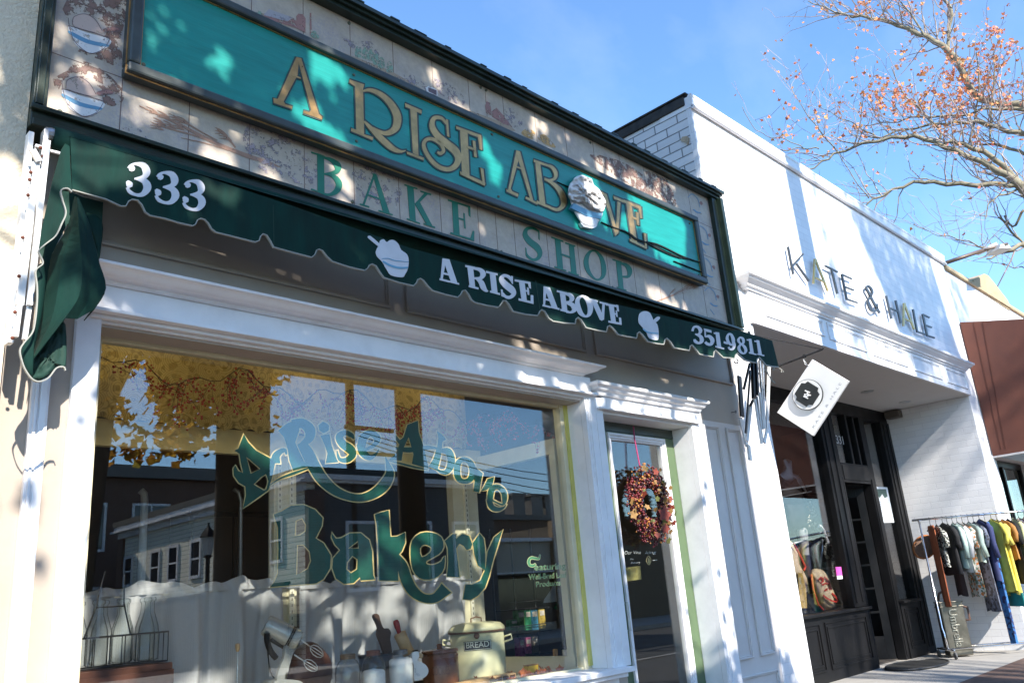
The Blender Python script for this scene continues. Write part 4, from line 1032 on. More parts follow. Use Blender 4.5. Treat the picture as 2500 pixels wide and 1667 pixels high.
ms = N.new('ShaderNodeMixShader'); ms.inputs[0].default_value = 0.25
L.new(B.outputs[0], ms.inputs[1]); L.new(t.outputs[0], ms.inputs[2]); L.new(ms.outputs[0], N['Material Output'].inputs[0])
NET = m
def curtain(name, label, x0, x1, y, zr, zb, seed, freq=23):
    rnd = random.Random(seed)
    t = thing(name, label, 'curtain', ((x0 + x1) / 2, y, zb), 'gathered white café curtains')
    ph = [rnd.uniform(0, 6.28) for _ in range(4)]
    nx = int((x1 - x0) / 0.012)
    rows = [0.0, 0.02, 0.06, 0.15, 0.3, 0.5, 0.7, 0.9, 1.0]
    def fold(x, k):
        a = 0.006 + 0.05 * min(1, k * 2.2)
        return a * (math.sin(freq * x + ph[0] + 0.8 * math.sin(3 * x + ph[2])) + 0.5 * math.sin(freq * 2.1 * x + ph[1] + k) * (1 - 0.5 * k)) + 0.004 * math.sin(90 * x) * (1 - k)
    vs = [(x0 + (x1 - x0) * i / nx, y + fold(x0 + (x1 - x0) * i / nx, k), zr + (zb - zr) * k) for k in rows for i in range(nx + 1)]
    fs = [(r * (nx + 1) + i, r * (nx + 1) + i + 1, (r + 1) * (nx + 1) + i + 1, (r + 1) * (nx + 1) + i) for r in range(len(rows) - 1) for i in range(nx)]
    MB().add(vs, fs).build('drop', NET, t, smooth=True, normals=False)
    hs = []
    for i in range(nx + 1):
        x = x0 + (x1 - x0) * i / nx
        hs.append(0.055 + 0.018 * math.sin(11 * x + ph[3]) + 0.012 * math.sin(31 * x + ph[0]))
    vs = []
    for r, k in enumerate((0, 0.35, 0.7, 1)):
        for i in range(nx + 1):
            x = x0 + (x1 - x0) * i / nx
            vs.append((x, y - 0.012 + (0.006 + 0.022 * k) * math.sin(38 * x + ph[1] + 2 * k) + 0.004 * math.sin(110 * x), zr + hs[i] * k))
    fs = [(r * (nx + 1) + i, r * (nx + 1) + i + 1, (r + 1) * (nx + 1) + i + 1, (r + 1) * (nx + 1) + i) for r in range(3) for i in range(nx)]
    MB().add(vs, fs).build('ruffle', NET, t, smooth=True, normals=False)
    return t
curtain('cafe_curtain', 'long white gathered café curtain behind the milk bottles at the left of the window', 1.15, 2.93, 1.03, 1.535, 0.84, 3)
curtain('cafe_curtain', 'shorter white gathered café curtain behind the jars and bread bin', 3.06, 4.52, 1.03, 1.515, 0.84, 5)
tag(MB().tube([(1.0, 1.045, 1.535), (2.95, 1.045, 1.532), (4.6, 1.045, 1.51)], 0.008, 8).build('curtain_rod', STEEL), 'thin metal rod the white café curtains hang from', 'curtain rod')

# lace valance
m, n, B, N, L = newmat('yellowed_lace')
v = coords(N, L)
vo = N.new('ShaderNodeTexVoronoi'); vo.feature = 'DISTANCE_TO_EDGE'; vo.inputs['Scale'].default_value = 17; L.new(v, vo.inputs['Vector'])
vo2 = N.new('ShaderNodeTexVoronoi'); vo2.inputs['Scale'].default_value = 9; L.new(v, vo2.inputs['Vector'])
rg = N.new('ShaderNodeMath'); rg.operation = 'SINE'
ml = N.new('ShaderNodeMath'); ml.operation = 'MULTIPLY'; ml.inputs[1].default_value = 60; L.new(vo2.outputs['Distance'], ml.inputs[0]); L.new(ml.outputs[0], rg.inputs[0])
col = mixc(N, L, ramp(N, L, rg.outputs[0], [(0.45, (0, 0, 0)), (0.6, (1, 1, 1))]), (0.50, 0.41, 0.19), (0.33, 0.26, 0.11))
L.new(col, B.inputs['Base Color']); B.inputs['Roughness'].default_value = 0.9
t = N.new('ShaderNodeBsdfTranslucent'); L.new(col, t.inputs[0])
ms = N.new('ShaderNodeMixShader'); ms.inputs[0].default_value = 0.35
L.new(B.outputs[0], ms.inputs[1]); L.new(t.outputs[0], ms.inputs[2])
tr = N.new('ShaderNodeBsdfTransparent')
m3 = N.new('ShaderNodeMixShader')
L.new(ramp(N, L, vo.outputs['Distance'], [(0.16, (1, 1, 1)), (0.22, (0.6, 0.6, 0.6))]), m3.inputs[0])
L.new(tr.outputs[0], m3.inputs[1]); L.new(ms.outputs[0], m3.inputs[2]); L.new(m3.outputs[0], N['Material Output'].inputs[0])
LACE = m
nx = 260
vs, fs = [], []
rows = 7
for r in range(rows):
    for i in range(nx + 1):
        x = 1.05 + 3.6 * i / nx
        k = r / (rows - 1)
        zb = 2.535 + 0.02 * abs(math.sin(x * 26))
        vs.append((x, 1.06 + 0.018 * k * math.sin(30 * x) + 0.012 * math.sin(13 * x + 1), 3.12 + (zb - 3.12) * k))
fs = [(r * (nx + 1) + i, r * (nx + 1) + i + 1, (r + 1) * (nx + 1) + i + 1, (r + 1) * (nx + 1) + i) for r in range(rows - 1) for i in range(nx)]
tag(MB().add(vs, fs).build('lace_valance', LACE, smooth=True, normals=False), 'yellowed lace valance hanging along the top of the bakery window', 'valance')
for lx in (1.9, 3.1, 4.2):  # added lamps, hidden above the window head, to brighten lace and header
    l = bpy.data.lights.new('added_bay_lamp', 'POINT')
    l.energy, l.color, l.shadow_soft_size = 2.4, (1.0, 0.80, 0.42), 0.05
    lo = bpy.data.objects.new('added_bay_light', l)
    t = thing('added_bay_lamp', 'added unseen warm lamp brightening the lace of the bakery window display', 'lamp', (lx, 0.62, 3.2), 'added lamps that brighten the window display')
    put(lo, t)
    lo.location = (lx, 0.62, 3.10)
    MB().lathe((lx, 0.62, 3.17), [(0, 0), (0.03, 0), (0.05, 0.06), (0.05, 0.13)], 16).build('lamp_shade', BLACK, t)
tag(MB().box(1.0, 4.7, 1.10, 1.13, 2.62, 3.3).build('pelmet_board', mat('ochre_pelmet', (0.46, 0.37, 0.16), 0.7)), 'ochre board behind the yellowed lace valance', 'pelmet')

# berry garland
rnd = random.Random(11)
bg = thing('berry_garland', 'garland of dark twigs and red berries along the top of the window', 'garland', (3.0, 0.32, 2.7))
TWIG = mat('dark_twig', (0.05, 0.03, 0.025), 0.8)
BERRY = mat('red_berry', (0.42, 0.03, 0.02), 0.3, var=0.3, scale=50)
tw, be = MB(), MB()
main = []
for i in range(60):
    x = 1.45 + 3.3 * i / 59
    main.append((x, 0.33 + 0.03 * math.sin(5 * x), 2.66 + 0.05 * math.sin(9 * x) + 0.03 * math.sin(23 * x) - 0.03 * (x - 1.45) / 3.3))
tw.tube(main, 0.003, 5)
for i in range(95):
    a = main[rnd.randrange(60)]
    p = Vector(a)
    path = [p.copy()]
    d = Vector((rnd.uniform(-1, 1), rnd.uniform(-0.3, 0.3), -rnd.uniform(0.2, 1)))
    for k in range(4):
        p = p + d * rnd.uniform(0.03, 0.07)
        d = (d + Vector((rnd.uniform(-.6, .6), 0, rnd.uniform(-.5, .3)))).normalized()
        path.append(p.copy())
        for q in range(rnd.choice((2, 3, 4))):
            c = p + Vector((rnd.uniform(-.025, .025), rnd.uniform(-.02, .02), rnd.uniform(-.03, .015)))
            be.ell(c, rnd.uniform(0.0055, 0.0085), 6, 4)
    tw.tube(path, 0.0016, 4)
tw.build('twig', TWIG, bg)
tag(be.build('berry', BERRY, bg, smooth=True, normals=False), kind='stuff')

# ------------------------------------------------------------------ goods on the display shelf
def cyl(T, xl, xr, ypix, y, zrow=None):
    """centre and radius of a round thing whose outline runs from xl to xr at image row ypix, standing at depth y"""
    a, b = (at(T(xl, ypix), y) - CAM), (at(T(xr, ypix), y) - CAM)
    ang = a.angle(b) / 2
    c = CAM + ray(T((xl + xr) / 2, ypix)) * ((y - CAM.y) / ray(T((xl + xr) / 2, ypix)).y)
    return c, (c - CAM).length * math.sin(ang)
def zat(T, x, ypix, y): return at(T(x, ypix), y).z
SHELF = 0.802
WOODR = mat('red_brown_wood', (0.085, 0.028, 0.014), 0.5, var=0.35, scale=5, stretch=(0.3, 1, 4), dirt=0.2)
WOOD = mat('pale_wood', (0.50, 0.31, 0.15), 0.5, var=0.2, scale=6, stretch=(0.3, 1, 4))
WOODD = mat('dark_worn_wood', (0.10, 0.05, 0.03), 0.55, var=0.3, scale=6)
cr_ = thing('wooden_crate', 'dark red brown wooden crate under the wire milk bottle carrier', 'crate', (1.66, 0.5, SHELF))
MB().box(1.36, 1.945, 0.38, 0.66, SHELF, 1.182).build('box', WOODR, cr_, bevel=0.006)
MB().box(1.355, 1.95, 0.374, 0.38, 1.05, 1.15).box(1.355, 1.95, 0.374, 0.38, 0.9, 1.0).build('slat', WOODR, cr_, bevel=0.003)
wire = mat('dark_wire', (0.06, 0.055, 0.055), 0.4, 0.7)
wc = thing('bottle_carrier', 'black wire milk bottle carrier standing on the dark wooden crate', 'bottle carrier', (1.66, 0.5, 1.184))
x0, x1, y0, y1 = 1.36, 1.925, 0.40, 0.62
b = MB()
for z in (1.19, 1.328): b.tube([(x0, y0, z), (x1, y0, z), (x1, y1, z), (x0, y1, z), (x0, y0, z)], 0.0045, 6)
for k in range(9):
    x = x0 + (x1 - x0) * k / 8
    b.tube([(x, y0, 1.33), (x, y0, 1.19), (x, y1, 1.19), (x, y1, 1.33)], 0.003, 5)
for k in range(1, 4):
    y = y0 + (y1 - y0) * k / 4
    b.tube([(x0, y, 1.33), (x0, y, 1.19), (x1, y, 1.19), (x1, y, 1.33)], 0.003, 5)
b.build('basket', wire, wc)
b = MB().tube([(1.56, 0.51, 1.33), (1.61, 0.51, 1.48), (1.63, 0.51, 1.60), (1.64, 0.51, 1.64)], 0.004).tube([(1.78, 0.51, 1.33), (1.74, 0.51, 1.48), (1.735, 0.51, 1.62)], 0.004).tube([(1.61, 0.51, 1.468), (1.745, 0.51, 1.468)], 0.004)
b.build('handle', wire, wc)
def bottle(loc, label=None):
    t = thing('milk_bottle', 'empty clear glass milk bottle standing in the black wire carrier', 'bottle', loc, 'milk bottles in the wire carrier')
    prof = [(0.0, 0.004), (0.045, 0.004), (0.05, 0.012), (0.05, 0.13), (0.046, 0.165), (0.034, 0.205), (0.025, 0.235), (0.023, 0.275), (0.025, 0.285), (0.030, 0.288), (0.030, 0.302), (0.026, 0.306)]
    MB().lathe(loc, prof, 20).build('glass', BOTTLE, t, smooth=True)
    return t
bt = bottle((1.60, 0.455, 1.196))
for x, y in ((1.715, .455), (1.85, .46), (1.66, .565), (1.765, .565), (1.875, .57), (1.545, .565)):
    copy_tree(bt, (x - 1.60, y - .455, 0))
# jars of flour
JY = 0.40
FLOUR = mat('flour', (0.72, 0.70, 0.68), 0.9, var=0.04, scale=30)
CRUMB = mat('brown_crumbs', (0.35, 0.20, 0.09), 0.9, var=0.4, scale=90, bump=0.5)
LIDB = mat('tarnished_brass_lid', (0.20, 0.13, 0.08), 0.5, 0.5, var=0.3)
LIDR = mat('rusty_lid', (0.17, 0.07, 0.05), 0.6, 0.3, var=0.3)
LIDG = mat('grey_zinc_lid', (0.16, 0.16, 0.17), 0.5, 0.6, var=0.2)
for (xl, xr, ln, lt, lab, fill, fm, lm) in ((905, 1240, (960, 1155), 735, 'glass storage jar with brass lid and brown crumbs at its bottom', 0.09, CRUMB, LIDB), (1240, 1542, (1286, 1466), 690, 'glass storage jar two thirds full of flour under a rusty red lid', 0.205, FLOUR, LIDR), (1578, 1892, (1620, 1812), 682, 'glass storage jar filled with white flour under a grey zinc lid', 0.25, FLOUR, LIDG)):
    c, r = cyl(k5, xl, xr, 950, JY)
    top = zat(k5, (xl + xr) / 2, lt, JY)
    h = top - SHELF
    t = thing('storage_jar', lab, 'jar', (c.x, JY, SHELF))
    base = (c.x, JY, SHELF)
    rl_ = r * 0.57
    MB().lathe(base, [(0, 0.004), (r * 0.9, 0.004), (r, 0.02), (r, h * 0.66), (r * 0.93, h * 0.76), (r * 0.72, h * 0.86), (rl_ * 0.95, h * 0.89), (rl_ * 0.95, h * 0.93)], 28).build('glass', JAR, t, smooth=True)
    MB().lathe(base, [(0, 0.008), (r * 0.93, 0.008), (r * 0.955, 0.03), (r * 0.955, fill - 0.012), (r * 0.8, fill), (0, fill + 0.01)], 24).build('contents', fm, t, smooth=True)
    MB().lathe(base, [(0, h * 0.90), (rl_ * 1.04, h * 0.90), (rl_ * 1.04, h * 0.925), (rl_, h * 0.93), (rl_, h * 0.95), (rl_ * 1.03, h * 0.955), (rl_ * 1.03, h * 0.975), (rl_ * 0.97, h * 0.99), (0, h)], 28).build('lid', lm, t)
# mixer
IVORY = mat('ivory_enamel', (0.34, 0.335, 0.31), 0.3, 0.25, var=0.08, dirt=0.35)
MY = 0.50
mxr = thing('stand_mixer', 'old ivory electric mixer tilted back on its stand with black handle', 'mixer', (2.75, MY, SHELF))
A_, B_ = at(k5(135, 425), MY), at(k5(425, 560), MY - 0.06)
axv = (B_ - A_).normalized()
Lm = (B_ - A_).length
MB().lathe(A_, [(0, -0.05), (0.050, -0.05), (0.056, -0.046), (0.058, -0.036), (0.058, Lm * 0.8), (0.055, Lm * 0.81), (0.055, Lm * 0.87), (0.058, Lm * 0.88), (0.057, Lm * 1.02), (0.048, Lm * 1.12), (0.02, Lm * 1.18), (0, Lm * 1.18)], 28, axis=axv).build('motor', IVORY, mxr, bevel=0.002)
MB().lathe(A_ + axv * (Lm * 0.70), [(0.0582, 0), (0.0588, 0.004), (0.0582, 0.008)], 28, axis=axv).lathe(A_ + axv * (Lm * 0.77), [(0.0582, 0), (0.0588, 0.004), (0.0582, 0.008)], 28, axis=axv).build('vent_band', BLACK, mxr)
MB().tube([at(k5(*p), MY - 0.03) for p in cr([(62, 485), (60, 560), (80, 650), (120, 730), (175, 795)], 4)], [0.017] * 17, 8).tube([at(k5(*p), MY - 0.02) for p in ((110, 560), (180, 600), (280, 660))], 0.014, 8).build('handle', BLACK, mxr, smooth=True)
MB().tube([at(k5(*p), MY - 0.01) for p in cr([(55, 520), (70, 700), (90, 900), (130, 1020), (190, 1060)], 4)], 0.004, 6).build('cord', BLACK, mxr)
MB().poly([(480, 545), (470, 600), (405, 700), (340, 900), (330, 960), (290, 1000), (280, 1115), (195, 1115), (192, 1020), (235, 890), (272, 800), (300, 640), (360, 570)], k5, MY - 0.065, 0.03, 3).build('stand_arm', IVORY, mxr, bevel=0.006)
MB().poly([(160, 1090), (300, 1060), (480, 1080), (520, 1150), (460, 1220), (180, 1220)], k5, MY - 0.1, 0.15, 3).build('base', IVORY, mxr, bevel=0.008)
b = MB()
for (a, c) in (((600, 650), (760, 770)), ((520, 830), (690, 940))):
    P0, P1 = at(k5(*a), MY - 0.07), at(k5(*c), MY - 0.07)
    dv = P1 - P0
    nn = dv.normalized().cross(Vector((0, 1, 0)))
    for rot in (0, 1):
        side = nn if rot == 0 else Vector((0, 1, 0))
        b.tube([P0 + dv * t_ + side * (0.026 * math.sin(math.pi * min(1, t_ * 1.0)) ** 0.5 * s_) for s_, ts in ((1, (0, .15, .4, .7, .9, 1)), (-1, (1, .9, .7, .4, .15, 0))) for t_ in ts], 0.0028, 6)
    b.tube([P0 - dv * 0.7, P0 + dv * 0.1], 0.004, 6)
b.build('beater', STEEL, mxr, smooth=True)
wb = inflate([(330, 940), (380, 740), (520, 605), (640, 595), (760, 680), (850, 800), (880, 960), (850, 1110), (790, 1230), (400, 1230), (310, 1110)], k5, MY + 0.22, 0.10, 3)
tag(wb.build('wooden_bowl', WOODR, smooth=True), 'large dark wooden bowl leaning behind the ivory mixer', 'bowl')
# knob ended whisk
wk = thing('spring_whisk', 'thin metal whisk with pale wooden knob standing left of the mixer', 'whisk', tuple(at(z6(1170, 1560), 0.55)))
MB().lathe(at(z6(1176, 1340), 0.55), [(0.007, 0), (0.010, 0.006), (0.013, 0.02), (0.014, 0.034), (0.012, 0.042), (0, 0.044)], 14).build('knob', WOOD, wk, smooth=True)
MB().tube([at(z6(1176, 1340), 0.55), at(z6(1174, 1440), 0.55)], 0.004, 8).tube([at(z6(1174, 1440), 0.55), at(z6(1170, 1640), 0.55)], 0.007, 8).build('shaft', STEEL, wk)
# utensil pot with paddle and pin
c, r = cyl(k5, 1195, 1645, 800, 0.66)
top = zat(k5, 1420, 745, 0.66)
ut = thing('utensil_pot', 'dark round utensil pot behind the flour jars', 'pot', (c.x, 0.66, SHELF))
MB().lathe((c.x, 0.66, SHELF), [(0, 0), (r * 0.9, 0), (r * 0.95, 0.02), (r * 0.95, top - SHELF - 0.02), (r, top - SHELF - 0.012), (r, top - SHELF), (r * 0.9, top - SHELF), (r * 0.88, 0.05), (0, 0.05)], 28).build('body', mat('dark_pewter', (0.06, 0.06, 0.065), 0.35, 0.6, var=0.2), ut, smooth=True)
tag(MB().poly([(1395, 290), (1400, 255), (1430, 240), (1462, 262), (1480, 330), (1505, 400), (1530, 425), (1580, 424), (1612, 480), (1600, 560), (1625, 740), (1560, 800), (1520, 720), (1478, 600), (1440, 500), (1452, 420), (1425, 350)], k5, 0.66, 0.02, 2).build('bread_board', WOODD, bevel=0.003), 'dark wooden paddle board standing in the pot behind the jars', 'bread board')
rp = thing('rolling_pin', 'pale rolling pin with a red handle standing upright behind the jars', 'rolling pin', tuple(at(k5(1800, 800), 0.56)))
P0, P1 = at(k5(1712, 480), 0.58), at(k5(1830, 740), 0.56)
d_ = (P1 - P0)
MB().lathe(P0, [(0.0, 0.0), (0.03, 0.0), (0.040, 0.006), (0.040, d_.length), (0.0, d_.length)], 20, axis=d_).build('roller', WOOD, rp, smooth=True)
P2 = at(k5(1662, 318), 0.59)
MB().lathe(P2, [(0, 0), (0.016, 0.004), (0.020, 0.02), (0.019, 0.05), (0.013, 0.085), (0.016, 0.098), (0.016, (P0 - P2).length)], 16, axis=(P0 - P2)).build('handle', mat('red_lacquer', (0.33, 0.015, 0.012), 0.25), rp, smooth=True)
# goose cut-out
WB2 = mat('white_board_paint', (0.80, 0.80, 0.80), 0.5, var=0.03)
gs = thing('goose_cutout', 'white painted goose shaped board in front of the brown cookie crock', 'ornament', tuple(at(k5(1980, 1060), 0.42)))
MB().poly([(1876, 740), (1890, 712), (1930, 704), (1958, 728), (1968, 765), (1945, 800), (1940, 828), (1990, 846), (2048, 886), (2076, 945), (2060, 1005), (2000, 1050), (1910, 1078), (1892, 1010), (1896, 900), (1880, 830), (1872, 780)], k5, 0.42, 0.012, 3).build('body', WB2, gs)
MB().poly([(1958, 730), (2008, 742), (2002, 798), (1970, 788)], k5, 0.418, 0.014).build('beak', mat('ochre_beak', (0.45, 0.30, 0.16), 0.6), gs)
MB().poly([(1876, 720), (1900, 696), (1945, 690), (1950, 706), (1890, 715)], k5, 0.417, 0.016).build('bonnet', BLACK, gs)
GR = mat('grey_pencil', (0.35, 0.35, 0.38), 0.7)
b = MB()
for s in ([(1898, 930), (1915, 925), (1912, 950)], [(1905, 955), (1920, 965), (1905, 978)], [(1918, 1000), (1935, 985), (1940, 1015)], [(1945, 990), (1965, 1000), (1950, 1020)]):
    b.ribbon([(x, y, 4) for x, y in s], k5, 0.4185, 0.001)
b.build('writing', GR, gs)
# cookie crock
CRK_ = mat('brown_glazed_crock', (0.20, 0.065, 0.025), 0.3, var=0.3, scale=5, dirt=0.3)
c, r = cyl(z7, 972, 1234, 1420, 0.60)
top = zat(z7, 1100, 1345, 0.60)
ck = thing('cookie_crock', 'brown glazed lidded crock lettered for cookies beside the bread bin', 'crock', (c.x, 0.60, SHELF))
h = top - SHELF
MB().lathe((c.x, .6, SHELF), [(0, 0), (r * 0.9, 0), (r, 0.02), (r, h * 0.93), (r * 0.96, h * 0.95), (r * 0.96, h)], 30).build('body', CRK_, ck, smooth=True)
MB().lathe((c.x, .6, SHELF), [(r * 1.02, h * 1.0), (r * 1.02, h * 1.05), (r * 0.95, h * 1.07), (0.03, h * 1.10), (0.018, h * 1.12), (0.022, h * 1.2), (0.012, h * 1.23), (0, h * 1.23)], 30).build('lid', CRK_, ck, smooth=True)
def wrap_text(s, cx, cy, r, z, h, aspan, amid, m_, parent, name='letter'):
    cu = bpy.data.curves.new(name, 'FONT'); cu.body = s; cu.size = 1
    o = bpy.data.objects.new('tmp', cu); COL.objects.link(o)
    me = bpy.data.meshes.new_from_object(o.evaluated_get(bpy.context.evaluated_depsgraph_get()))
    bpy.data.objects.remove(o)
    xs = [v.co.x for v in me.vertices]
    for v in me.vertices:
        a = amid + aspan * ((v.co.x - min(xs)) / (max(xs) - min(xs)) - 0.5)
        hh = v.co.y
        v.co = Vector((cx + r * math.sin(a), cy - r * math.cos(a), z + hh * h))
    me.name = name; me.materials.clear(); me.materials.append(m_)
    return put(bpy.data.objects.new(name, me), parent)
face = -math.atan2(c.x, c.y + 4 - 0 if False else 4.6)
wrap_text('COOKIES', c.x, .6, r * 1.004, SHELF + h * 0.45, 0.075, 1.0, face, mat('dark_crock_letter', (0.09, 0.02, 0.008), 0.5), ck)
# bread bin
BIN = mat('cream_enamel_bin', (0.62, 0.58, 0.36), 0.35, var=0.04, scale=4, dirt=0.12)
RIM = mat('chipped_rim', (0.14, 0.07, 0.04), 0.7, var=0.4, scale=40)
c, r = cyl(z7, 1178, 1566, 1320, 0.62)
top = zat(z7, 1372, 1205, 0.62 - r)
bb = thing('bread_bin', 'cream enamel bread bin with lid, lettered BREAD, in the sunlit window corner', 'bread bin', (c.x, 0.62, SHELF))
h = top - SHELF
MB().lathe((c.x, .62, SHELF), [(0, 0), (r * 0.985, 0), (r, 0.012), (r, h)], 36).build('body', BIN, bb, smooth=True)
ld = MB().lathe((c.x, .62, SHELF), [(r * 1.05, h + 0.002), (r * 1.06, h + 0.02), (r * 1.03, h + 0.03), (r * 0.9, h + 0.052), (r * 0.55, h + 0.064), (0, h + 0.066)], 36).build('lid', BIN, bb, smooth=True)
MB().lathe((c.x, .62, SHELF), [(r * 1.055, h - 0.004), (r * 1.068, h + 0.001), (r * 1.062, h + 0.008)], 36).build('rim', RIM, ld)
MB().tube([(c.x - 0.05, .62, SHELF + h + 0.06), (c.x - 0.05, .62, SHELF + h + 0.09), (c.x, .62, SHELF + h + 0.1), (c.x + 0.05, .62, SHELF + h + 0.09), (c.x + 0.05, .62, SHELF + h + 0.06)], 0.005).build('lid_handle', RIM, ld)
fa = -math.atan2(c.x, 4.62)
dirr = Vector((math.sin(fa), -math.cos(fa), 0))
tn_ = Vector((math.cos(fa), math.sin(fa), 0))
for s_ in (-1, 1):
    q = Vector((c.x, .62, SHELF + h * 0.86)) + tn_ * (s_ * r)
    MB().tube([q, q + tn_ * (s_ * .05) + Vector((0, 0, 0.012)), q + tn_ * (s_ * .055) + Vector((0, 0, -0.02)) - dirr * 0.0, q + Vector((0, 0, -0.035))], 0.007, 8).build('side_handle', BIN, bb, smooth=True)
q = Vector((c.x, .62, SHELF + h * 0.94)) + dirr * (r * 1.01)
MB().ell(q, (0.03, 0.012, 0.02)).build('latch', RIM, bb, smooth=True)
def plate(r_, a0, a1, za, zb, off, mm, nm):
    vs = []
    for k in range(11):
        a = a0 + (a1 - a0) * k / 10
        for z in (za, zb): vs.append((c.x + (r_ + off) * math.sin(a), .62 - (r_ + off) * math.cos(a), z))
    return MB().add(vs, [(2 * k, 2 * k + 2, 2 * k + 3, 2 * k + 1) for k in range(10)]).build(nm, mm, bb)
zl, zh = zat(z7, 1372, 1335, 0.62 - r), zat(z7, 1372, 1265, 0.62 - r)
BKP, WHP = mat('black_label', (0.012, 0.012, 0.012), 0.4), mat('label_white', (0.72, 0.70, 0.55), 0.5)
plate(r, fa - 0.52, fa + 0.52, zl, zh, 0.001, BKP, 'label_border')
plate(r, fa - 0.50, fa + 0.50, zl + 0.004, zh - 0.004, 0.0014, WHP, 'label_line')
plate(r, fa - 0.48, fa + 0.48, zl + 0.007, zh - 0.007, 0.0018, BKP, 'label')
wrap_text('BREAD', c.x, .62, r + 0.0024, zl + 0.019, (zh - zl) * 0.86, 0.84, fa, WHP, bb)
# rolling pin lying in front, wooden mould, tin, sifter, leaves
rp2 = thing('rolling_pin', 'pale wooden rolling pin lying along the front of the window shelf', 'rolling pin', tuple(at(z7(1200, 1560), 0.36)))
Pa, Pb = at(z7(1085, 1545), 0.33), at(z7(1440, 1545), 0.33)
Pa.z = Pb.z = SHELF + 0.035
dv = Pb - Pa
MB().lathe(Pa, [(0, 0), (0.024, 0), (0.031, 0.005), (0.031, dv.length - 0.005), (0.024, dv.length), (0, dv.length)], 20, axis=dv).build('roller', WOOD, rp2, smooth=True)
for q, s_ in ((Pa, -1), (Pb, 1)):
    MB().lathe(q, [(0.012, 0), (0.018, 0.03), (0.017, 0.06), (0.010, 0.09), (0, 0.094)], 14, axis=dv * s_).build('handle', WOOD, rp2, smooth=True)
wm = thing('wooden_mould', 'low pale carved wooden mould in front of the bread bin', 'mould', tuple(at(z7(1450, 1520), 0.42)))
p0 = at(z7(1440, 1560), 0.40)
MB().box(p0.x - 0.16, p0.x + 0.26, 0.38, 0.47, SHELF, SHELF + 0.06).build('body', WOOD, wm, bevel=0.008)
m = MB()
for k in range(6): m.box(p0.x - 0.13 + k * 0.065, p0.x - 0.08 + k * 0.065, 0.377, 0.38, SHELF + 0.012, SHELF + 0.05)
m.build('carving', WOODD, wm)
tn = thing('small_tin', 'small bright yellow tin among orange leaves at the right of the shelf', 'tin', tuple(at(k4(612, 1455), 0.42)))
p0 = at(k4(612, 1455), 0.40)
MB().box(p0.x - 0.05, p0.x + 0.05, 0.40, 0.45, SHELF, SHELF + 0.085).build('body', mat('yellow_tin', (0.68, 0.42, 0.02), 0.4), tn, bevel=0.004)
MB().box(p0.x - 0.052, p0.x + 0.052, 0.398, 0.452, SHELF + 0.083, SHELF + 0.09).build('lid', mat('brown_tin_lid', (0.25, 0.13, 0.04), 0.4), tn, bevel=0.002)
c, r = cyl(k4, 965, 1140, 1330, 0.40)
top = zat(k4, 1050, 1150, 0.40)
fs_ = thing('flour_sifter', 'dented grey metal flour sifter with side handle at the right end of the shelf', 'sifter', (c.x, 0.40, SHELF))
h = top - SHELF
MB().lathe((c.x, .4, SHELF), [(0, 0), (r * 0.95, 0), (r, 0.01), (r, h * 0.22), (r * 1.03, h * 0.24), (r * 1.03, h * 0.28), (r, h * 0.3), (r, h * 0.68), (r * 1.03, h * 0.7), (r * 1.03, h * 0.74), (r, h * 0.76), (r * 1.02, h * 0.97), (r * 0.95, h), (r * 0.9, h * 0.8), (0, h * 0.8)], 28).build('body', STEEL, fs_, smooth=True)
MB().bar((c.x - r * 0.95, .34, SHELF + h * 0.05), (c.x - r * 0.95, .34, SHELF + h * 0.8), 0.04, 0.012).build('handle', STEEL, fs_, bevel=0.003)
c2, r2_ = cyl(k4, 852, 915, 1350, 0.52)
gj = thing('glass_beaker', 'small amber glass beside the grey metal sifter', 'glass', (c2.x, 0.52, SHELF))
MB().lathe((c2.x, .52, SHELF), [(0, 0), (r2_, 0), (r2_, 0.16), (r2_ * 0.92, 0.16), (r2_ * 0.92, 0.01), (0, 0.01)], 18).build('body', mat('amber_glass', (0.34, 0.17, 0.05), 0.15), gj, smooth=True)
lg = thing('leaf_garland', 'orange artificial leaves strewn along the right of the window shelf', 'garland', tuple(at(k4(700, 1440), 0.45)))
b = MB()
rnd = random.Random(21)
def leafpoly(c, n_, u, s, k=5):
    v_ = n_.cross(u)
    out = []
    for i in range(2 * k):
        a = math.pi * i / k
        rr = s * (1.0 if i % 2 == 0 else 0.62) * (1.15 if i == 0 else 1)
        out.append(c + u * (rr * math.cos(a)) + v_ * (rr * math.sin(a)))
    return out
for k in range(70):
    x = rnd.uniform(4.02, 4.9)
    c_ = Vector((x, rnd.uniform(0.26, 0.55), SHELF + rnd.uniform(0.01, 0.05)))
    n_ = Vector((rnd.uniform(-1, 1), rnd.uniform(-1.2, 0.2), rnd.uniform(0.1, 1))).normalized()
    u = n_.orthogonal().normalized()
    lp = leafpoly(c_, n_, u, rnd.uniform(0.025, 0.045))
    b.add(lp, [tuple(range(len(lp)))])
tag(b.build('leaf', mat('orange_silk_leaf', (0.46, 0.13, 0.04), 0.7, var=0.5, scale=30, trans=0.3), lg, normals=False), kind='stuff')
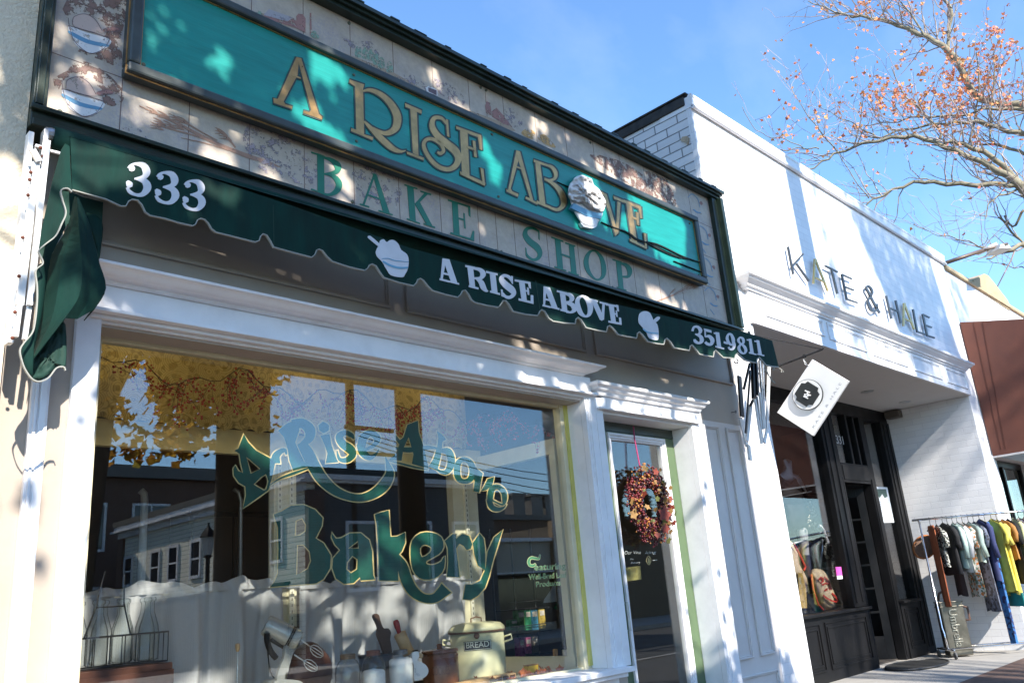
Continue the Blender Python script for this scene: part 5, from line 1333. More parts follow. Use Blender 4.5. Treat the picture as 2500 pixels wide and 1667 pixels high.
# snack rack in the shop, seen through the open side of the bay
RK = 1.75
sr = thing('snack_rack', 'black wire rack of packets in the shop behind the bay window', 'display rack', (5.9, RK + 0.1, 0))
b = MB()
xa, xb = at(k4(300, 900), RK).x, at(k4(800, 900), RK).x
for x in (xa, (xa + xb) / 2, xb): b.tube([(x, RK + .16, 0.02), (x, RK + .16, 2.0)], 0.01, 6)
for T_ in (930, 1290, 640):
    z = at(k4(600, T_), RK).z
    b.box(xa, xb, RK - 0.02, RK + 0.15, z - 0.02, z - 0.012)
    b.tube([(xa, RK - 0.03, z + 0.05), (xb, RK - 0.03, z + 0.05)], 0.005, 6)
b.build('frame', wire, sr)
PK = [((430, 515), 680, 930, (0.07, 0.22, 0.07)), ((520, 592), 670, 930, (0.03, 0.20, 0.10)), ((598, 675), 665, 930, (0.05, 0.20, 0.32)), ((688, 762), 655, 910, (0.42, 0.30, 0.07)), ((450, 512), 1015, 1265, (0.30, 0.05, 0.16)), ((524, 592), 1015, 1215, (0.45, 0.10, 0.22)), ((340, 420), 800, 930, (0.07, 0.20, 0.10)), ((610, 680), 1005, 1200, (0.16, 0.13, 0.10))]
names = ('lime green', 'emerald green', 'sky blue', 'yellow and red', 'magenta', 'deep pink', 'dark green', 'brown')
for (xs_, ya, yb, cc), nm in zip(PK, names):
    p0, p1 = at(k4(xs_[0], yb), RK), at(k4(xs_[1], yb), RK)
    zt = at(k4(xs_[0], ya), RK).z
    t = thing('snack_packet', nm + ' snack packet on the black wire rack in the shop', 'packet', (p0.x, RK, p0.z), 'packets on the wire rack')
    mm = mat('packet_' + nm.replace(' ', '_'), cc, 0.3, var=0.35, scale=18)
    MB().box(p0.x, p1.x, RK, RK + 0.07, p0.z, zt).build('body', mm, t, bevel=0.006)
    MB().box(p0.x + 0.012, p1.x - 0.012, RK - 0.002, RK, p0.z + (zt - p0.z) * 0.62, p0.z + (zt - p0.z) * 0.86).build('panel', mat('packet_panel', (0.5, 0.45, 0.4), 0.4, var=0.4, scale=30), t)
po = thing('paper_menu', 'white paper sheets taped up inside behind the small window notice', 'paper', tuple(at(k4(900, 400), 1.2)))
MB().poly([(880, 300), (1045, 220), (1040, 570), (730, 598), (735, 560), (820, 440)], k4, 0.9, 0.004).build('sheet', mat('white_paper', (0.6, 0.6, 0.62), 0.8), po)
MB().poly([(920, 500), (975, 492), (985, 600), (1000, 640), (900, 680), (850, 660), (900, 590)], k4, 0.88, 0.004).build('tag', mat('green_paper_tag', (0.05, 0.20, 0.09), 0.6, var=0.4, scale=40), po)
# ------------------------------------------------------------------ wreath on the bakery door
wr = thing('wreath', 'autumn wreath of red berries and leaves hanging on the bakery door glass', 'wreath', tuple(at(k6(515, 780), 0.12)))
rnd = random.Random(5)
WY = 0.105
ctr = at(k6(520, 760), WY)
RX, RZ = 0.205, 0.218
be1, be2, be3, lf1, lf2, lf3 = MB(), MB(), MB(), MB(), MB(), MB()
for i in range(1500):
    a = rnd.uniform(0, 6.283)
    rr = 1 + rnd.gauss(0, 0.24)
    rr = max(0.62, min(1.5, rr))
    th = max(0.0, 1 - abs(rr - 0.95) * 2)
    dz_ = 0
    c_ = ctr + Vector((RX * rr * math.cos(a), rnd.uniform(-0.075, 0.03) * th - 0.01, RZ * rr * math.sin(a)))
    rnd.choice((be1, be1, be2, be3, be3)).ell(c_, rnd.uniform(0.006, 0.011), 6, 4)
for k in range(46):                                    # loose bits hanging at the bottom and left
    a = rnd.choice((rnd.uniform(-2.2, -1.0), rnd.uniform(2.4, 3.0)))
    rr = rnd.uniform(1.2, 1.6)
    be1.ell(ctr + Vector((RX * rr * math.cos(a), -0.01, RZ * rr * math.sin(a))), rnd.uniform(0.006, 0.010), 6, 4)
for i in range(60):
    a = rnd.uniform(0, 6.283)
    rr = 1 + rnd.gauss(0, 0.3)
    c_ = ctr + Vector((RX * rr * math.cos(a), -0.05 + rnd.uniform(-0.05, 0.03), RZ * rr * math.sin(a)))
    n_ = Vector((rnd.uniform(-.8, .8), -1, rnd.uniform(-.8, .8))).normalized()
    lp = leafpoly(c_, n_, Vector((rnd.gauss(0, 1), 0, rnd.gauss(0, 1))).cross(n_).normalized(), rnd.uniform(0.014, 0.036))
    rnd.choice((lf1, lf2, lf2, lf3)).add(lp, [tuple(range(10))])
for q, mb_, s in (((690, 870), lf1, 0.07), ((700, 1020), lf1, 0.045), ((370, 870), lf2, 0.045), ((480, 390), lf2, 0.035), ((600, 430), lf1, 0.035)):
    c_ = at(k6(*q), WY - 0.09)
    lp = leafpoly(c_, Vector((-.3, -1, .2)).normalized(), Vector((.3, 0, 1)).normalized(), s)
    mb_.add(lp, [tuple(range(10))])
ring = [ctr + Vector((RX * .95 * math.cos(t_ * 0.2618), 0.02, RZ * .95 * math.sin(t_ * 0.2618))) for t_ in range(25)]
MB().tube(ring, 0.028, 6).build('ring', mat('dark_vine', (0.05, 0.025, 0.02), 0.9), wr)
tag(be1.build('berry', mat('wine_berry', (0.16, 0.018, 0.025), 0.3, var=0.5, scale=40), wr, smooth=True, normals=False), kind='stuff')
tag(be2.build('berry', mat('amber_berry', (0.42, 0.17, 0.04), 0.35, var=0.4, scale=40), wr, smooth=True, normals=False), kind='stuff')
tag(be3.build('berry', mat('dark_berry', (0.05, 0.012, 0.018), 0.3, var=0.4, scale=40), wr, smooth=True, normals=False), kind='stuff')
tag(lf1.build('leaf', mat('scarlet_leaf', (0.27, 0.05, 0.03), 0.6, var=0.35, scale=30, trans=0.25), wr, normals=False), kind='stuff')
tag(lf2.build('leaf', mat('ochre_leaf', (0.32, 0.18, 0.06), 0.6, var=0.35, scale=30, trans=0.25), wr, normals=False), kind='stuff')
tag(lf3.build('leaf', mat('olive_leaf', (0.16, 0.17, 0.05), 0.6, var=0.35, scale=30, trans=0.25), wr, normals=False), kind='stuff')
RIB = mat('pink_ribbon', (0.34, 0.04, 0.12), 0.4)
MB().tube([at(k6(365, -40), 0.145), at(k6(378, 90), 0.14), at(k6(432, 372), 0.12)], 0.006, 6).build('ribbon', RIB, wr)
# lettering on the door pane
dl = thing('door_lettering', 'small white handwritten lettering on the bakery door glass below the wreath', 'lettering', tuple(at(k6(440, 1270), 0.195)))
DWH = mat('white_glass_paint', (0.72, 0.70, 0.66), 0.6)
for s, a, b_, h in (('Our Vine', (275, 1282), (445, 1276), 0.038), ('king', (490, 1278), (606, 1272), 0.034), ('Bakery', (340, 1380), (440, 1376), 0.022), ('No', (335, 1340), (368, 1338), 0.018)):
    pa, pb = at(k6(*a), 0.195), at(k6(*b_), 0.195)
    pb.z = pa.z
    text('letter', s, pa, pb, h, DWH, dl, 0.195, shear=0.3)
MB().ribbon([(565, 1345, 8), (612, 1340, 8)], k6, 0.195, 0.0005, n=1).build('rule', DWH, dl)
MB().ribbon([(500, 1345, 8), (522, 1300, 9), (548, 1340, 9), (528, 1390, 8)], k6, 0.195, 0.0005, True).ribbon([(522, 1320, 16), (528, 1350, 24), (526, 1376, 14)], k6, 0.195, 0.0005).build('emblem', GOLDP, dl)
MB().box(5.3, 6.2, 0.75, 0.8, 0.5, 1.6).build('counter_back', DARK, None)
tag(bpy.data.objects['counter_back'], 'dark panel standing inside the bakery door', 'panel')
dp = thing('door_poster', 'faded olive poster inside the bakery door glass below the wreath', 'poster', tuple(at(k6(360, 1460), 0.3)))
MB().poly([(280, 1420), (440, 1400), (450, 1540), (300, 1560)], k6, 0.28, 0.003).build('sheet', mat('olive_poster', (0.22, 0.19, 0.06), 0.7, var=0.4, scale=16), dp)

# ------------------------------------------------------------------ the white boutique
KB = brickmat('white_painted_brick', (0.83, 0.82, 0.83), (0.73, 0.72, 0.74), 0.3, 0.1, 0.005, 0.03, 0.35, 0.5)
KBS = brickmat('white_brick_dark_joint', (0.74, 0.73, 0.74), (0.20, 0.20, 0.20), 0.3, 0.105, 0.008, 0.05, 0.5, 0.6)
KW = mat('boutique_white_paint', (0.84, 0.83, 0.84), 0.45, var=0.03, scale=4, bump=0.05, dirt=0.08)
TAR = mat('black_tar_coping', (0.030, 0.027, 0.025), 0.75, var=0.7, scale=9, bump=0.6, bscale=30, dirt=0.3)
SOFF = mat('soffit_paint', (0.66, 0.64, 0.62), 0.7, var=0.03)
kh = thing('boutique_building', 'white painted brick boutique with panelled fascia and recessed black shopfront', 'building', (11.2, 0.5, 0))
MB().box(7.31, 15.2, 0.0, 0.06, 3.94, 6.30).box(7.31, 7.87, 0.0, 1.5, 0.0, 3.94).box(14.8, 15.2, 0.0, 1.5, 0.0, 3.94).build('wall', KB, kh)
MB().box(7.312, 7.6, 0.0601, 14, 3.95, 6.35).build('side_wall', KBS, kh)
MB().prism([atx(z3(*p), 7.31) for p in ((1358, 425), (1372, 398), (1405, 392), (1422, 405), (1420, 430), (1408, 455), (1395, 440))], (-0.012, 0, 0)).build('broken_brick', mat('exposed_mortar', (0.48, 0.38, 0.27), 0.9, var=0.2, scale=30, bump=0.8), kh)
MB().box(7.29, 7.75, 0.06, 14.05, 6.35, 6.47).box(7.28, 7.76, 0.02, 14.1, 6.47, 6.50).build('tar_coping', TAR, kh, bevel=0.015)
m = MB().box(7.305, 15.25, -0.03, 0.4, 6.30, 6.44)
m.tube([(7.305, -0.03, 6.30), (15.25, -0.03, 6.30)], 0.022, 10).tube([(7.31, -0.01, 6.44), (15.25, -0.01, 6.44)], 0.03, 10)
m.build('coping', KW, kh)
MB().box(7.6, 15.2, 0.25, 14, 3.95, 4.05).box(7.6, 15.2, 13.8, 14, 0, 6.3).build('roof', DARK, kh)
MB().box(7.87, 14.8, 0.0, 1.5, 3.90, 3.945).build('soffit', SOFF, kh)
# fascia
m = MB().box(7.82, 14.82, -0.04, -0.001, 3.90, 4.262)
m.build('fascia', KW, kh)
for x0, x1, za, zb in ((8.12, 9.55, 4.025, 4.23), (9.66, 10.75, 4.01, 4.23), (10.95, 12.15, 4.0, 4.23), (12.38, 13.52, 3.99, 4.23), (13.76, 14.70, 3.98, 4.23)):
    MB().frame(x0, x1, za, zb, -0.04, 0.026, 0.016).frame(x0 + .026, x1 - .026, za + .026, zb - .026, -0.04, 0.014, 0.008).build('panel_moulding', KW, kh, bevel=0.004)
MB().crown(7.82, 14.66, -0.002, [(0.04, 4.2622), (0.06, 4.2622), (0.065, 4.28), (0.09, 4.29), (0.095, 4.305), (0.12, 4.325), (0.15, 4.345), (0.16, 4.36), (0.185, 4.372), (0.19, 4.398), (0.185, 4.405), (0.0, 4.43)]).build('cornice', KW, kh)
for x in (11.0, 12.67, 14.16):
    d0 = MB().lathe((x, 0.78, 3.892), [(0.095, 0), (0.095, 0.006), (0.075, 0.008)], 20).build('downlight', STEEL, kh)
    MB().lathe((x, 0.78, 3.897), [(0, 0), (0.074, 0)], 20).build('bulb_well', mat('downlight_well', (0.45, 0.42, 0.38), 0.5), d0)
MB().box(14.62, 14.80, 1.08, 1.32, 3.76, 3.88).build('sensor_box', mat('brown_box', (0.10, 0.085, 0.07), 0.5), kh, bevel=0.01)
# black shopfront on the plane y = 1.4
f = MB()
f.box(7.87, 14.8, 1.36, 1.5, 3.70, 3.90)
f.box(12.08, 12.50, 1.34, 1.5, 0.84, 3.70).box(12.50, 12.58, 1.36, 1.5, 0, 3.70)
f.box(13.58, 13.72, 1.36, 1.5, 0, 3.70).box(12.58, 13.58, 1.36, 1.5, 2.62, 2.92).box(13.05, 13.12, 1.36, 1.5, 2.92, 3.70).box(13.36, 13.42, 1.37, 1.5, 2.92, 3.70)
f.box(14.42, 14.80, 1.34, 1.5, 0.0, 3.70).box(13.72, 13.80, 1.37, 1.5, 0.84, 3.70)
f.box(12.60, 13.56, 1.345, 1.36, 2.66, 2.88).box(12.52, 12.56, 1.345, 1.36, 0.05, 2.7).box(13.60, 13.64, 1.345, 1.36, 0.05, 2.7).box(12.16, 12.20, 1.325, 1.34, 0.9, 3.66).box(12.36, 12.40, 1.325, 1.34, 0.9, 3.66).box(14.5, 14.54, 1.325, 1.34, 0.1, 3.66).box(14.66, 14.70, 1.325, 1.34, 0.1, 3.66)
f.build('shopfront_frame', BLACK, kh, bevel=0.006)
b_ = MB().box(7.88, 12.50, 1.34, 1.5, 0.0, 0.80).box(13.72, 14.42, 1.34, 1.5, 0.0, 0.80)
for x0, x1 in ((8.1, 9.4), (9.6, 10.9), (11.05, 12.36), (13.8, 14.36)):
    b_.frame(x0, x1, 0.14, 0.72, 1.34, 0.02, 0.018).frame(x0 + .06, x1 - .06, 0.20, 0.66, 1.34, 0.022, 0.014)
b_.build('stall_riser', BLACK, kh, bevel=0.004)
MB().box(7.88, 12.5, 1.27, 1.5, 0.80, 0.838).box(13.70, 14.46, 1.27, 1.5, 0.80, 0.838).build('sill', BLACK, kh, bevel=0.008)
KG = glassmat('boutique_glass', 0.04, 1.0, (0.9, 0.9, 0.9))
MB().box(7.88, 12.08, 1.42, 1.428, 0.84, 3.70).box(13.80, 14.42, 1.42, 1.428, 0.84, 3.70).box(12.58, 13.05, 1.42, 1.428, 2.92, 3.70).box(13.12, 13.36, 1.42, 1.428, 2.92, 3.70).build('pane', KG, kh)
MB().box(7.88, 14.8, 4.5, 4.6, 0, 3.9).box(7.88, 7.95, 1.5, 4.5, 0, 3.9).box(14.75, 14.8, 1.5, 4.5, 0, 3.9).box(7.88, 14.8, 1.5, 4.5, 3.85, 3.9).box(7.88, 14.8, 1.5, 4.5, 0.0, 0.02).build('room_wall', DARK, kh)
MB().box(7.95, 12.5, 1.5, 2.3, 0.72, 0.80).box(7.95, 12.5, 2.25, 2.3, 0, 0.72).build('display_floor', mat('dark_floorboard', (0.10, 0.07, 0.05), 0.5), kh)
kd = MB()
hx, hy = 13.56, 1.5
dvx, dvy = -0.42, 0.9
def dpt(s, z): return Vector((hx + dvx * s, hy + dvy * s, z))
def dbar(s0, s1, za, zb, th=0.045):
    return kd.prism([dpt(s0, za), dpt(s1, za), dpt(s1, zb), dpt(s0, zb)], Vector((0.9, 0.42, 0)) * th)
dbar(0, .12, .02, 2.58); dbar(.86, .98, .02, 2.58); dbar(.12, .86, .02, .35); dbar(.12, .86, 2.45, 2.58)
for s in (.36, .61): dbar(s - .015, s + .015, .35, 2.45)
for k in range(1, 6): dbar(.12, .86, .35 + k * .35 - .015, .35 + k * .35 + .015, 0.04)
kdo = kd.build('door', BLACK, kh, bevel=0.003)
MB().tube([dpt(.9, 1.0) - Vector((.05, 0, 0)), dpt(.9, 1.0) - Vector((.12, .05, 0)), dpt(.9, 1.25) - Vector((.12, .05, 0)), dpt(.9, 1.25) - Vector((.05, 0, 0))], 0.012, 8).build('handle', STEEL, kdo)
pa, pb = at(k2(582, 135), 1.415), at(k2(640, 142), 1.415)
pb.z = pa.z
pa.x, pb.x = pa.x + 0.07, pb.x + 0.07
nb = text('house_number', '331', pa, pb, 0.19, mat('silver_number', (0.6, 0.6, 0.6), 0.4), kh, 1.415)
nt_ = thing('notice', 'pale printed paper notice taped to the narrow sidelight beside the boutique door', 'notice', tuple(at(k2(970, 620), 1.41)))
MB().poly([(888, 480), (1000, 487), (1056, 768), (940, 770)], k2, 1.412, 0.003).build('sheet', mat('notice_paper', (0.62, 0.66, 0.70), 0.7), nt_)
b = MB()
for k in range(9):
    t_ = 0.42 + k * 0.06
    a0 = (888 + 52 * t_ + 14, 480 + 290 * t_); a1 = (1000 + 56 * t_ - 14, 487 + 281 * t_)
    b.ribbon([(a0[0], a0[1], 3), (a1[0], a1[1], 3)], k2, 1.4112, 0.0004, n=1)
b.build('print', mat('grey_print', (0.2, 0.22, 0.25), 0.7), nt_)
MB().poly([(905, 500), (990, 502), (1002, 560), (980, 575), (960, 540), (940, 572), (920, 545)], k2, 1.4112, 0.0004).build('picture', mat('dark_green_print', (0.05, 0.09, 0.08), 0.7), nt_)
ca = thing('door_card', 'small pink and white card stuck low on the boutique display window', 'card', tuple(at(k2(615, 1170), 1.41)))
MB().poly([(588, 1122), (632, 1120), (642, 1190), (598, 1192)], k2, 1.412, 0.002).build('upper', mat('pink_card', (0.75, 0.10, 0.45), 0.6), ca)
MB().poly([(598, 1192), (642, 1190), (646, 1216), (602, 1220)], k2, 1.412, 0.002).build('lower', mat('white_card', (0.75, 0.72, 0.75), 0.6), ca)
# raised letters on the boutique front
kl = thing('boutique_lettering', 'slim raised grey and gold letters on the white brick above the panelled fascia', 'shop sign', (11.5, -0.05, 4.6))
DKL = mat('dark_bronze_letter', (0.055, 0.060, 0.062), 0.35, 0.5)
GDL = mat('brass_letter', (0.62, 0.44, 0.16), 0.32, 0.6)
def barletter(segs, m_):
    b = MB()
    for k, (a, c) in enumerate(segs):
        b.bar(at(k8(*a), -0.062 - 0.0006 * k), at(k8(*c), -0.062 - 0.0006 * k), 0.075, 0.05, up=(0, 1, 0)) if False else b.ribbon([(a[0], a[1], 19), (c[0], c[1], 19)], k8, -0.058 - 0.0008 * k, 0.02, n=1)
    return b.build('letter', m_, kl, bevel=0.004)
barletter([((243, 8), (312, 370)), ((440, 105), (298, 258)), ((352, 228), (516, 460))], DKL)
barletter([((592, 168), (578, 492)), ((600, 172), (765, 590)), ((600, 412), (716, 468))], GDL)
barletter([((722, 256), (892, 342)), ((812, 310), (888, 625))], DKL)
barletter([((944, 362), (1012, 704)), ((946, 372), (1078, 432)), ((978, 530), (1104, 580)), ((1012, 694), (1152, 744))], DKL)
MB().ribbon([(1440, 876, 22), (1360, 740, 22), (1290, 600, 22), (1262, 548, 22), (1282, 522, 22), (1318, 548, 22), (1340, 605, 22), (1318, 660, 22), (1288, 705, 22), (1290, 760, 22), (1320, 830, 22), (1360, 856, 22), (1395, 832, 22), (1402, 756, 22)], k8, -0.058, 0.02).build('letter', DKL, kl)
barletter([((1522, 648), (1592, 950)), ((1646, 710), (1714, 1008)), ((1556, 805), (1690, 862))], DKL)
barletter([((1755, 745), (1750, 1045)), ((1757, 745), (1890, 1090)), ((1760, 948), (1852, 990))], GDL)
barletter([((1872, 825), (1930, 1126)), ((1930, 1118), (2040, 1156))], DKL)
barletter([((1998, 885), (2060, 1178)), ((2000, 893), (2090, 936)), ((2022, 1030), (2118, 1064)), ((2058, 1170), (2156, 1200))], DKL)
# conduit at the corner between the two shops and the hanging sign
hs = thing('hanging_sign', 'white rectangular hanging sign with a round dark monogram badge, dangling by one corner', 'hanging sign', (7.75, -0.55, 3.0))
SX = 7.75
def sx(q, dx=0.0):
    p = atx(r2(*q), SX + dx)
    return p
SW = mat('sign_white_board', (0.84, 0.83, 0.82), 0.5, var=0.02)
MB().prism([sx((830, 1012)), sx((1093, 1168)), sx((838, 1560)), sx((580, 1393))], (0.03, 0, 0)).build('board', SW, hs, bevel=0.003)
def disc(cx, cy, rad, dx, th, m_, nm, n_=40, notch=False):
    NP = [(-.58, -1), (.58, -1), (.68, -.72), (1, -.58), (1, .58), (.68, .72), (.58, 1), (-.58, 1), (-.68, .72), (-1, .58), (-1, -.58), (-.68, -.72)]
    c0 = sx((cx, cy)); e = (sx((1093, 1168)) - sx((830, 1012))).normalized(); g = (sx((838, 1560)) - sx((1093, 1168))).normalized()
    pts = []
    for k in range(n_):
        a = 2 * math.pi * k / n_
        r_ = rad
        if notch: r_ = rad * (1.0 - 0.16 * max(0, math.cos(4 * a + math.pi)) ** 4)
        pts.append(c0 + e * (r_ * math.cos(a)) + g * (r_ * math.sin(a)) + Vector((dx, 0, 0)))
    if notch: pts = [c0 + e * (rad * u) + g * (rad * v_) + Vector((dx, 0, 0)) for u, v_ in NP]
    return MB().prism(pts, (th, 0, 0)).build(nm, m_, hs)
disc(803, 1266, 0.152, -0.020, 0.02, DKL, 'badge_rim')
disc(803, 1266, 0.147, -0.0206, 0.02, SW, 'badge')
disc(803, 1262, 0.108, -0.028, 0.02, DKL, 'badge_centre', 64, True)
def bx(pts, w_, dx, th, m_, nm):
    b = MB()
    for k, (a, c) in enumerate(pts):
        b.bar(sx(a) + Vector((dx - 0.0005 * k, 0, 0)), sx(c) + Vector((dx - 0.0005 * k, 0, 0)), w_, th, up=(1, 0, 0))
    return b.build(nm, m_, hs)
bx([((780, 1278), (812, 1294)), ((790, 1282), (790, 1260)), ((795, 1282), (822, 1270))], 0.012, -0.031, 0.006, SW, 'letter')
bx([((790, 1238), (826, 1252)), ((800, 1262), (832, 1272)), ((808, 1246), (812, 1268))], 0.012, -0.031, 0.006, SW, 'letter')
FAINT = mat('faint_grey_letter', (0.42, 0.42, 0.44), 0.7)
pA, pB = sx((845, 1505)), sx((1045, 1185))
ee = (pB - pA).normalized()
cu = bpy.data.curves.new('t', 'FONT'); cu.body = 'KATE & HALE'; cu.size = 1; cu.space_character = 1.5
o = bpy.data.objects.new('tmp', cu); COL.objects.link(o)
me = bpy.data.meshes.new_from_object(o.evaluated_get(bpy.context.evaluated_depsgraph_get()))
bpy.data.objects.remove(o)
xs = [v_.co.x for v_ in me.vertices]
gg = (sx((580, 1393)) - sx((838, 1560))).normalized()
for v_ in me.vertices:
    v_.co = pA + (pB - pA) * ((v_.co.x - min(xs)) / (max(xs) - min(xs))) + gg * (v_.co.y * 0.035) + Vector((-0.0015, 0, 0))
me.materials.clear(); me.materials.append(FAINT); me.name = 'letter'
put(bpy.data.objects.new('letter', me), hs)
m = MB()
pc = [sx(p) for p in ((775, 1000), (772, 1018), (780, 1032), (786, 1048), (806, 1055))]
for k in range(len(pc) - 1):
    a, c = pc[k], pc[k + 1]
    mid, d_ = (a + c) / 2, (c - a)
    L_ = d_.length * 0.62
    nn = d_.normalized().cross(Vector((1, 0, 0))) if k % 2 == 0 else Vector((1, 0, 0))
    m.tube([mid + d_.normalized() * (L_ * math.cos(t_)) + nn * (0.008 * math.sin(t_)) for t_ in [i * math.pi / 4 for i in range(9)]], 0.0028, 5)
m.build('chain', STEEL, hs)
br = thing('sign_bracket', 'thin black iron bracket arm projecting from the white pier above the hanging sign', 'bracket', (7.75, 0, 3.4))
tip = sx((905, 940))
m = MB().tube([Vector((SX, 0.0, tip.z - 0.075)), tip], 0.011, 8).tube([Vector((SX, 0.0, tip.z + 0.36)), tip], 0.006, 6)
m.tube([tip, tip + Vector((0, -0.012, 0.012)), tip + Vector((0, -0.006, 0.026))], 0.008, 6)
m.build('arm', BLK, br)
q = sx((775, 990))
MB().tube([q + Vector((0, 0.018 * math.cos(t_ * .785), 0.018 * math.sin(t_ * .785))) for t_ in range(9)], 0.004, 6).build('ring', BLK, br)
MB().box(SX - 0.03, SX + 0.03, -0.012, 0.0, tip.z - 0.12, tip.z - 0.03).box(SX - 0.02, SX + 0.02, -0.012, 0, tip.z + 0.33, tip.z + 0.39).build('wall_plate', BLK, br)
ek = thing('screw_eye', 'small screw eye in the taupe wall beside the door cornice', 'screw eye', tuple(at(k3(430, 1008), -0.02)))
q = at(k3(432, 1008), -0.04)
MB().tube([q + Vector((0.012 * math.cos(t_ * .785), 0, 0.012 * math.sin(t_ * .785))) for t_ in range(9)], 0.003, 6).tube([q + Vector((-.012, 0, 0)), q + Vector((-.02, 0.04, 0))], 0.003, 6).build('eye', BLK, ek)

# ------------------------------------------------------------------ boutique display
MQ = mat('grey_mannequin_shell', (0.46, 0.46, 0.48), 0.35, var=0.03)
BLKF = mat('black_cloth', (0.018, 0.016, 0.017), 0.85, var=0.3, scale=12, bump=0.2, bscale=30)
def skinned(name, verts, edges, rad, m_, parent, sub=2):
    me = bpy.data.meshes.new(name)
    me.from_pydata([tuple(v_) for v_ in verts], edges, [])
    o = bpy.data.objects.new(name, me)
    put(o, parent)
    sk = o.modifiers.new('skin', 'SKIN')
    for i, r_ in enumerate(rad):
        s_ = me.skin_vertices[0].data[i]
        s_.radius = r_ if isinstance(r_, tuple) else (r_, r_)
        s_.use_root = i == 0
    o.modifiers.new('sub', 'SUBSURF').levels = sub
    o.modifiers['sub'].render_levels = sub
    me.materials.append(m_)
    sk.use_smooth_shade = True
    return o
MY_ = 1.95
K2 = lambda a, b, y=MY_: at(k2(a, b), y)
mq = thing('mannequin', 'headless grey mannequin in a black tank top behind the boutique window', 'mannequin', tuple(K2(230, 700)))
inflate([(170, 270), (204, 262), (236, 276), (234, 335), (242, 372), (278, 386), (300, 400), (330, 455), (352, 505), (364, 532), (346, 522), (318, 475), (285, 425), (262, 440), (200, 450), (150, 430), (136, 392), (165, 362), (176, 322)], k2, 1.98, 0.12, 3, jit=0.0).build('body', MQ, mq, smooth=True)
inflate([(128, 440), (140, 388), (166, 408), (202, 430), (242, 436), (270, 410), (284, 392), (302, 440), (326, 540), (340, 625), (250, 640), (160, 632), (140, 540)], k2, 1.97, 0.17, 3).build('tank_top', BLKF, mq, smooth=True)
inflate([(175, 600), (260, 610), (360, 596), (385, 700), (392, 810), (300, 822), (215, 815), (190, 700)], k2, 1.99, 0.17, 3).build('skirt', BLKF, mq, smooth=True)
mq2 = thing('mannequin', 'grey mannequin leg in dark stocking and white shoe low in the boutique window', 'mannequin', tuple(K2(380, 1440)))
vs = [K2(318, 800), K2(335, 930), K2(348, 1040), K2(368, 1180), K2(385, 1320)]
skinned('leg', vs, [(0, 1), (1, 2), (2, 3), (3, 4)], [.085, .075, .062, .055, .042], MQ, mq2)
MB().tube([K2(346, 1030), K2(366, 1170), K2(384, 1335)], [0.068, 0.062, 0.05], 12).build('stocking', mat('navy_cloth', (0.02, 0.025, 0.05), 0.8), mq2, smooth=True)
MB().tube([K2(384, 1325), K2(400, 1400), K2(440, 1450), K2(475, 1470)], [0.048, 0.055, 0.05, 0.02], 12).build('shoe', MQ, mq2, smooth=True)
hn = thing('mannequin', 'pale mannequin hand and forearm resting on the rail in the boutique window', 'mannequin', tuple(K2(480, 800)))
vs = [K2(530, 940), K2(510, 880), K2(478, 805), K2(455, 790)]
skinned('forearm', vs, [(0, 1), (1, 2), (2, 3)], [.03, .026, .022, .028], MQ, hn)
for k in range(4):
    a0 = K2(440 + k * 7, 788 + k * 5)
    MB().tube([K2(455, 785), K2(476 + k * 6, 800 + k * 6, MY_ - .02), K2(492 + k * 5, 826 + k * 5, MY_ - .03)], [0.012, 0.010, 0.006], 6).build('finger', MQ, hn, smooth=True)
MB().tube([K2(455, 790), K2(440, 812), K2(447, 830)], [0.012, 0.010, 0.006], 6).build('thumb', MQ, hn, smooth=True)
MB().tube([K2(480, 900), K2(478, 980), K2(460, 1140)], [0.018, 0.02, 0.016], 8).build('stand_rod', STEEL, hn, smooth=True)
rl = tag(MB().tube([K2(200, 945, 1.75), K2(535, 868, 1.75)], 0.012, 8).build('display_rail', STEEL, smooth=True), 'short chrome rail across the middle of the boutique window display', 'rail')
tag(MB().bar(K2(150, 565, 1.8), K2(390, 520, 1.8), 0.03, 0.01).build('glass_shelf_edge', STEEL), 'thin pale shelf edge in front of the black tank top', 'shelf')
ck2 = thing('hanging_bracelets', 'cluster of silver and amber bracelets hanging beside the black top', 'jewellery', tuple(K2(390, 700)))
b = MB(); rnd = random.Random(3)
for k in range(40):
    b.ell(K2(rnd.uniform(365, 425), rnd.uniform(605, 800), 1.8), rnd.uniform(.01, .028), 6, 4)
b.build('beads', mat('silver_beads', (0.5, 0.45, 0.36), 0.25, 0.7, var=0.5, scale=40), ck2, smooth=True)
PAPER = mat('kraft_paper', (0.62, 0.48, 0.31), 0.8, var=0.1, scale=8, bump=0.4, bscale=14)
REDI = mat('red_ink', (0.50, 0.04, 0.03), 0.6)
pb_ = thing('paper_bag', 'upright kraft paper bag with red lettering at the front of the boutique window', 'bag', tuple(K2(510, 1450, 1.65)))
inflate([(392, 1180), (398, 1142), (440, 1132), (490, 1150), (540, 1204), (590, 1300), (640, 1400), (626, 1442), (500, 1466), (450, 1390), (420, 1290)], k2, 1.75, 0.16, 2, (1, .96, .85, .6, .3), jit=0.03).build('bag', PAPER, pb_, smooth=True)
b = MB()
for s in ([(455, 1225), (475, 1205), (490, 1230), (470, 1250)], [(500, 1200), (530, 1230), (545, 1260)], [(480, 1265), (520, 1250), (550, 1280), (510, 1300)], [(500, 1310), (560, 1290)], [(490, 1345), (520, 1370), (560, 1390), (600, 1400)], [(560, 1330), (590, 1360), (610, 1395)]):
    b.ribbon([(x, y, 12) for x, y in s], k2, 1.585, 0.003)
b.build('print', REDI, pb_)
MB().tube([K2(396, 1180, 1.66), K2(410, 1300, 1.66), K2(450, 1420, 1.66), K2(490, 1462, 1.66)], 0.014, 6).build('handle', REDI, pb_)
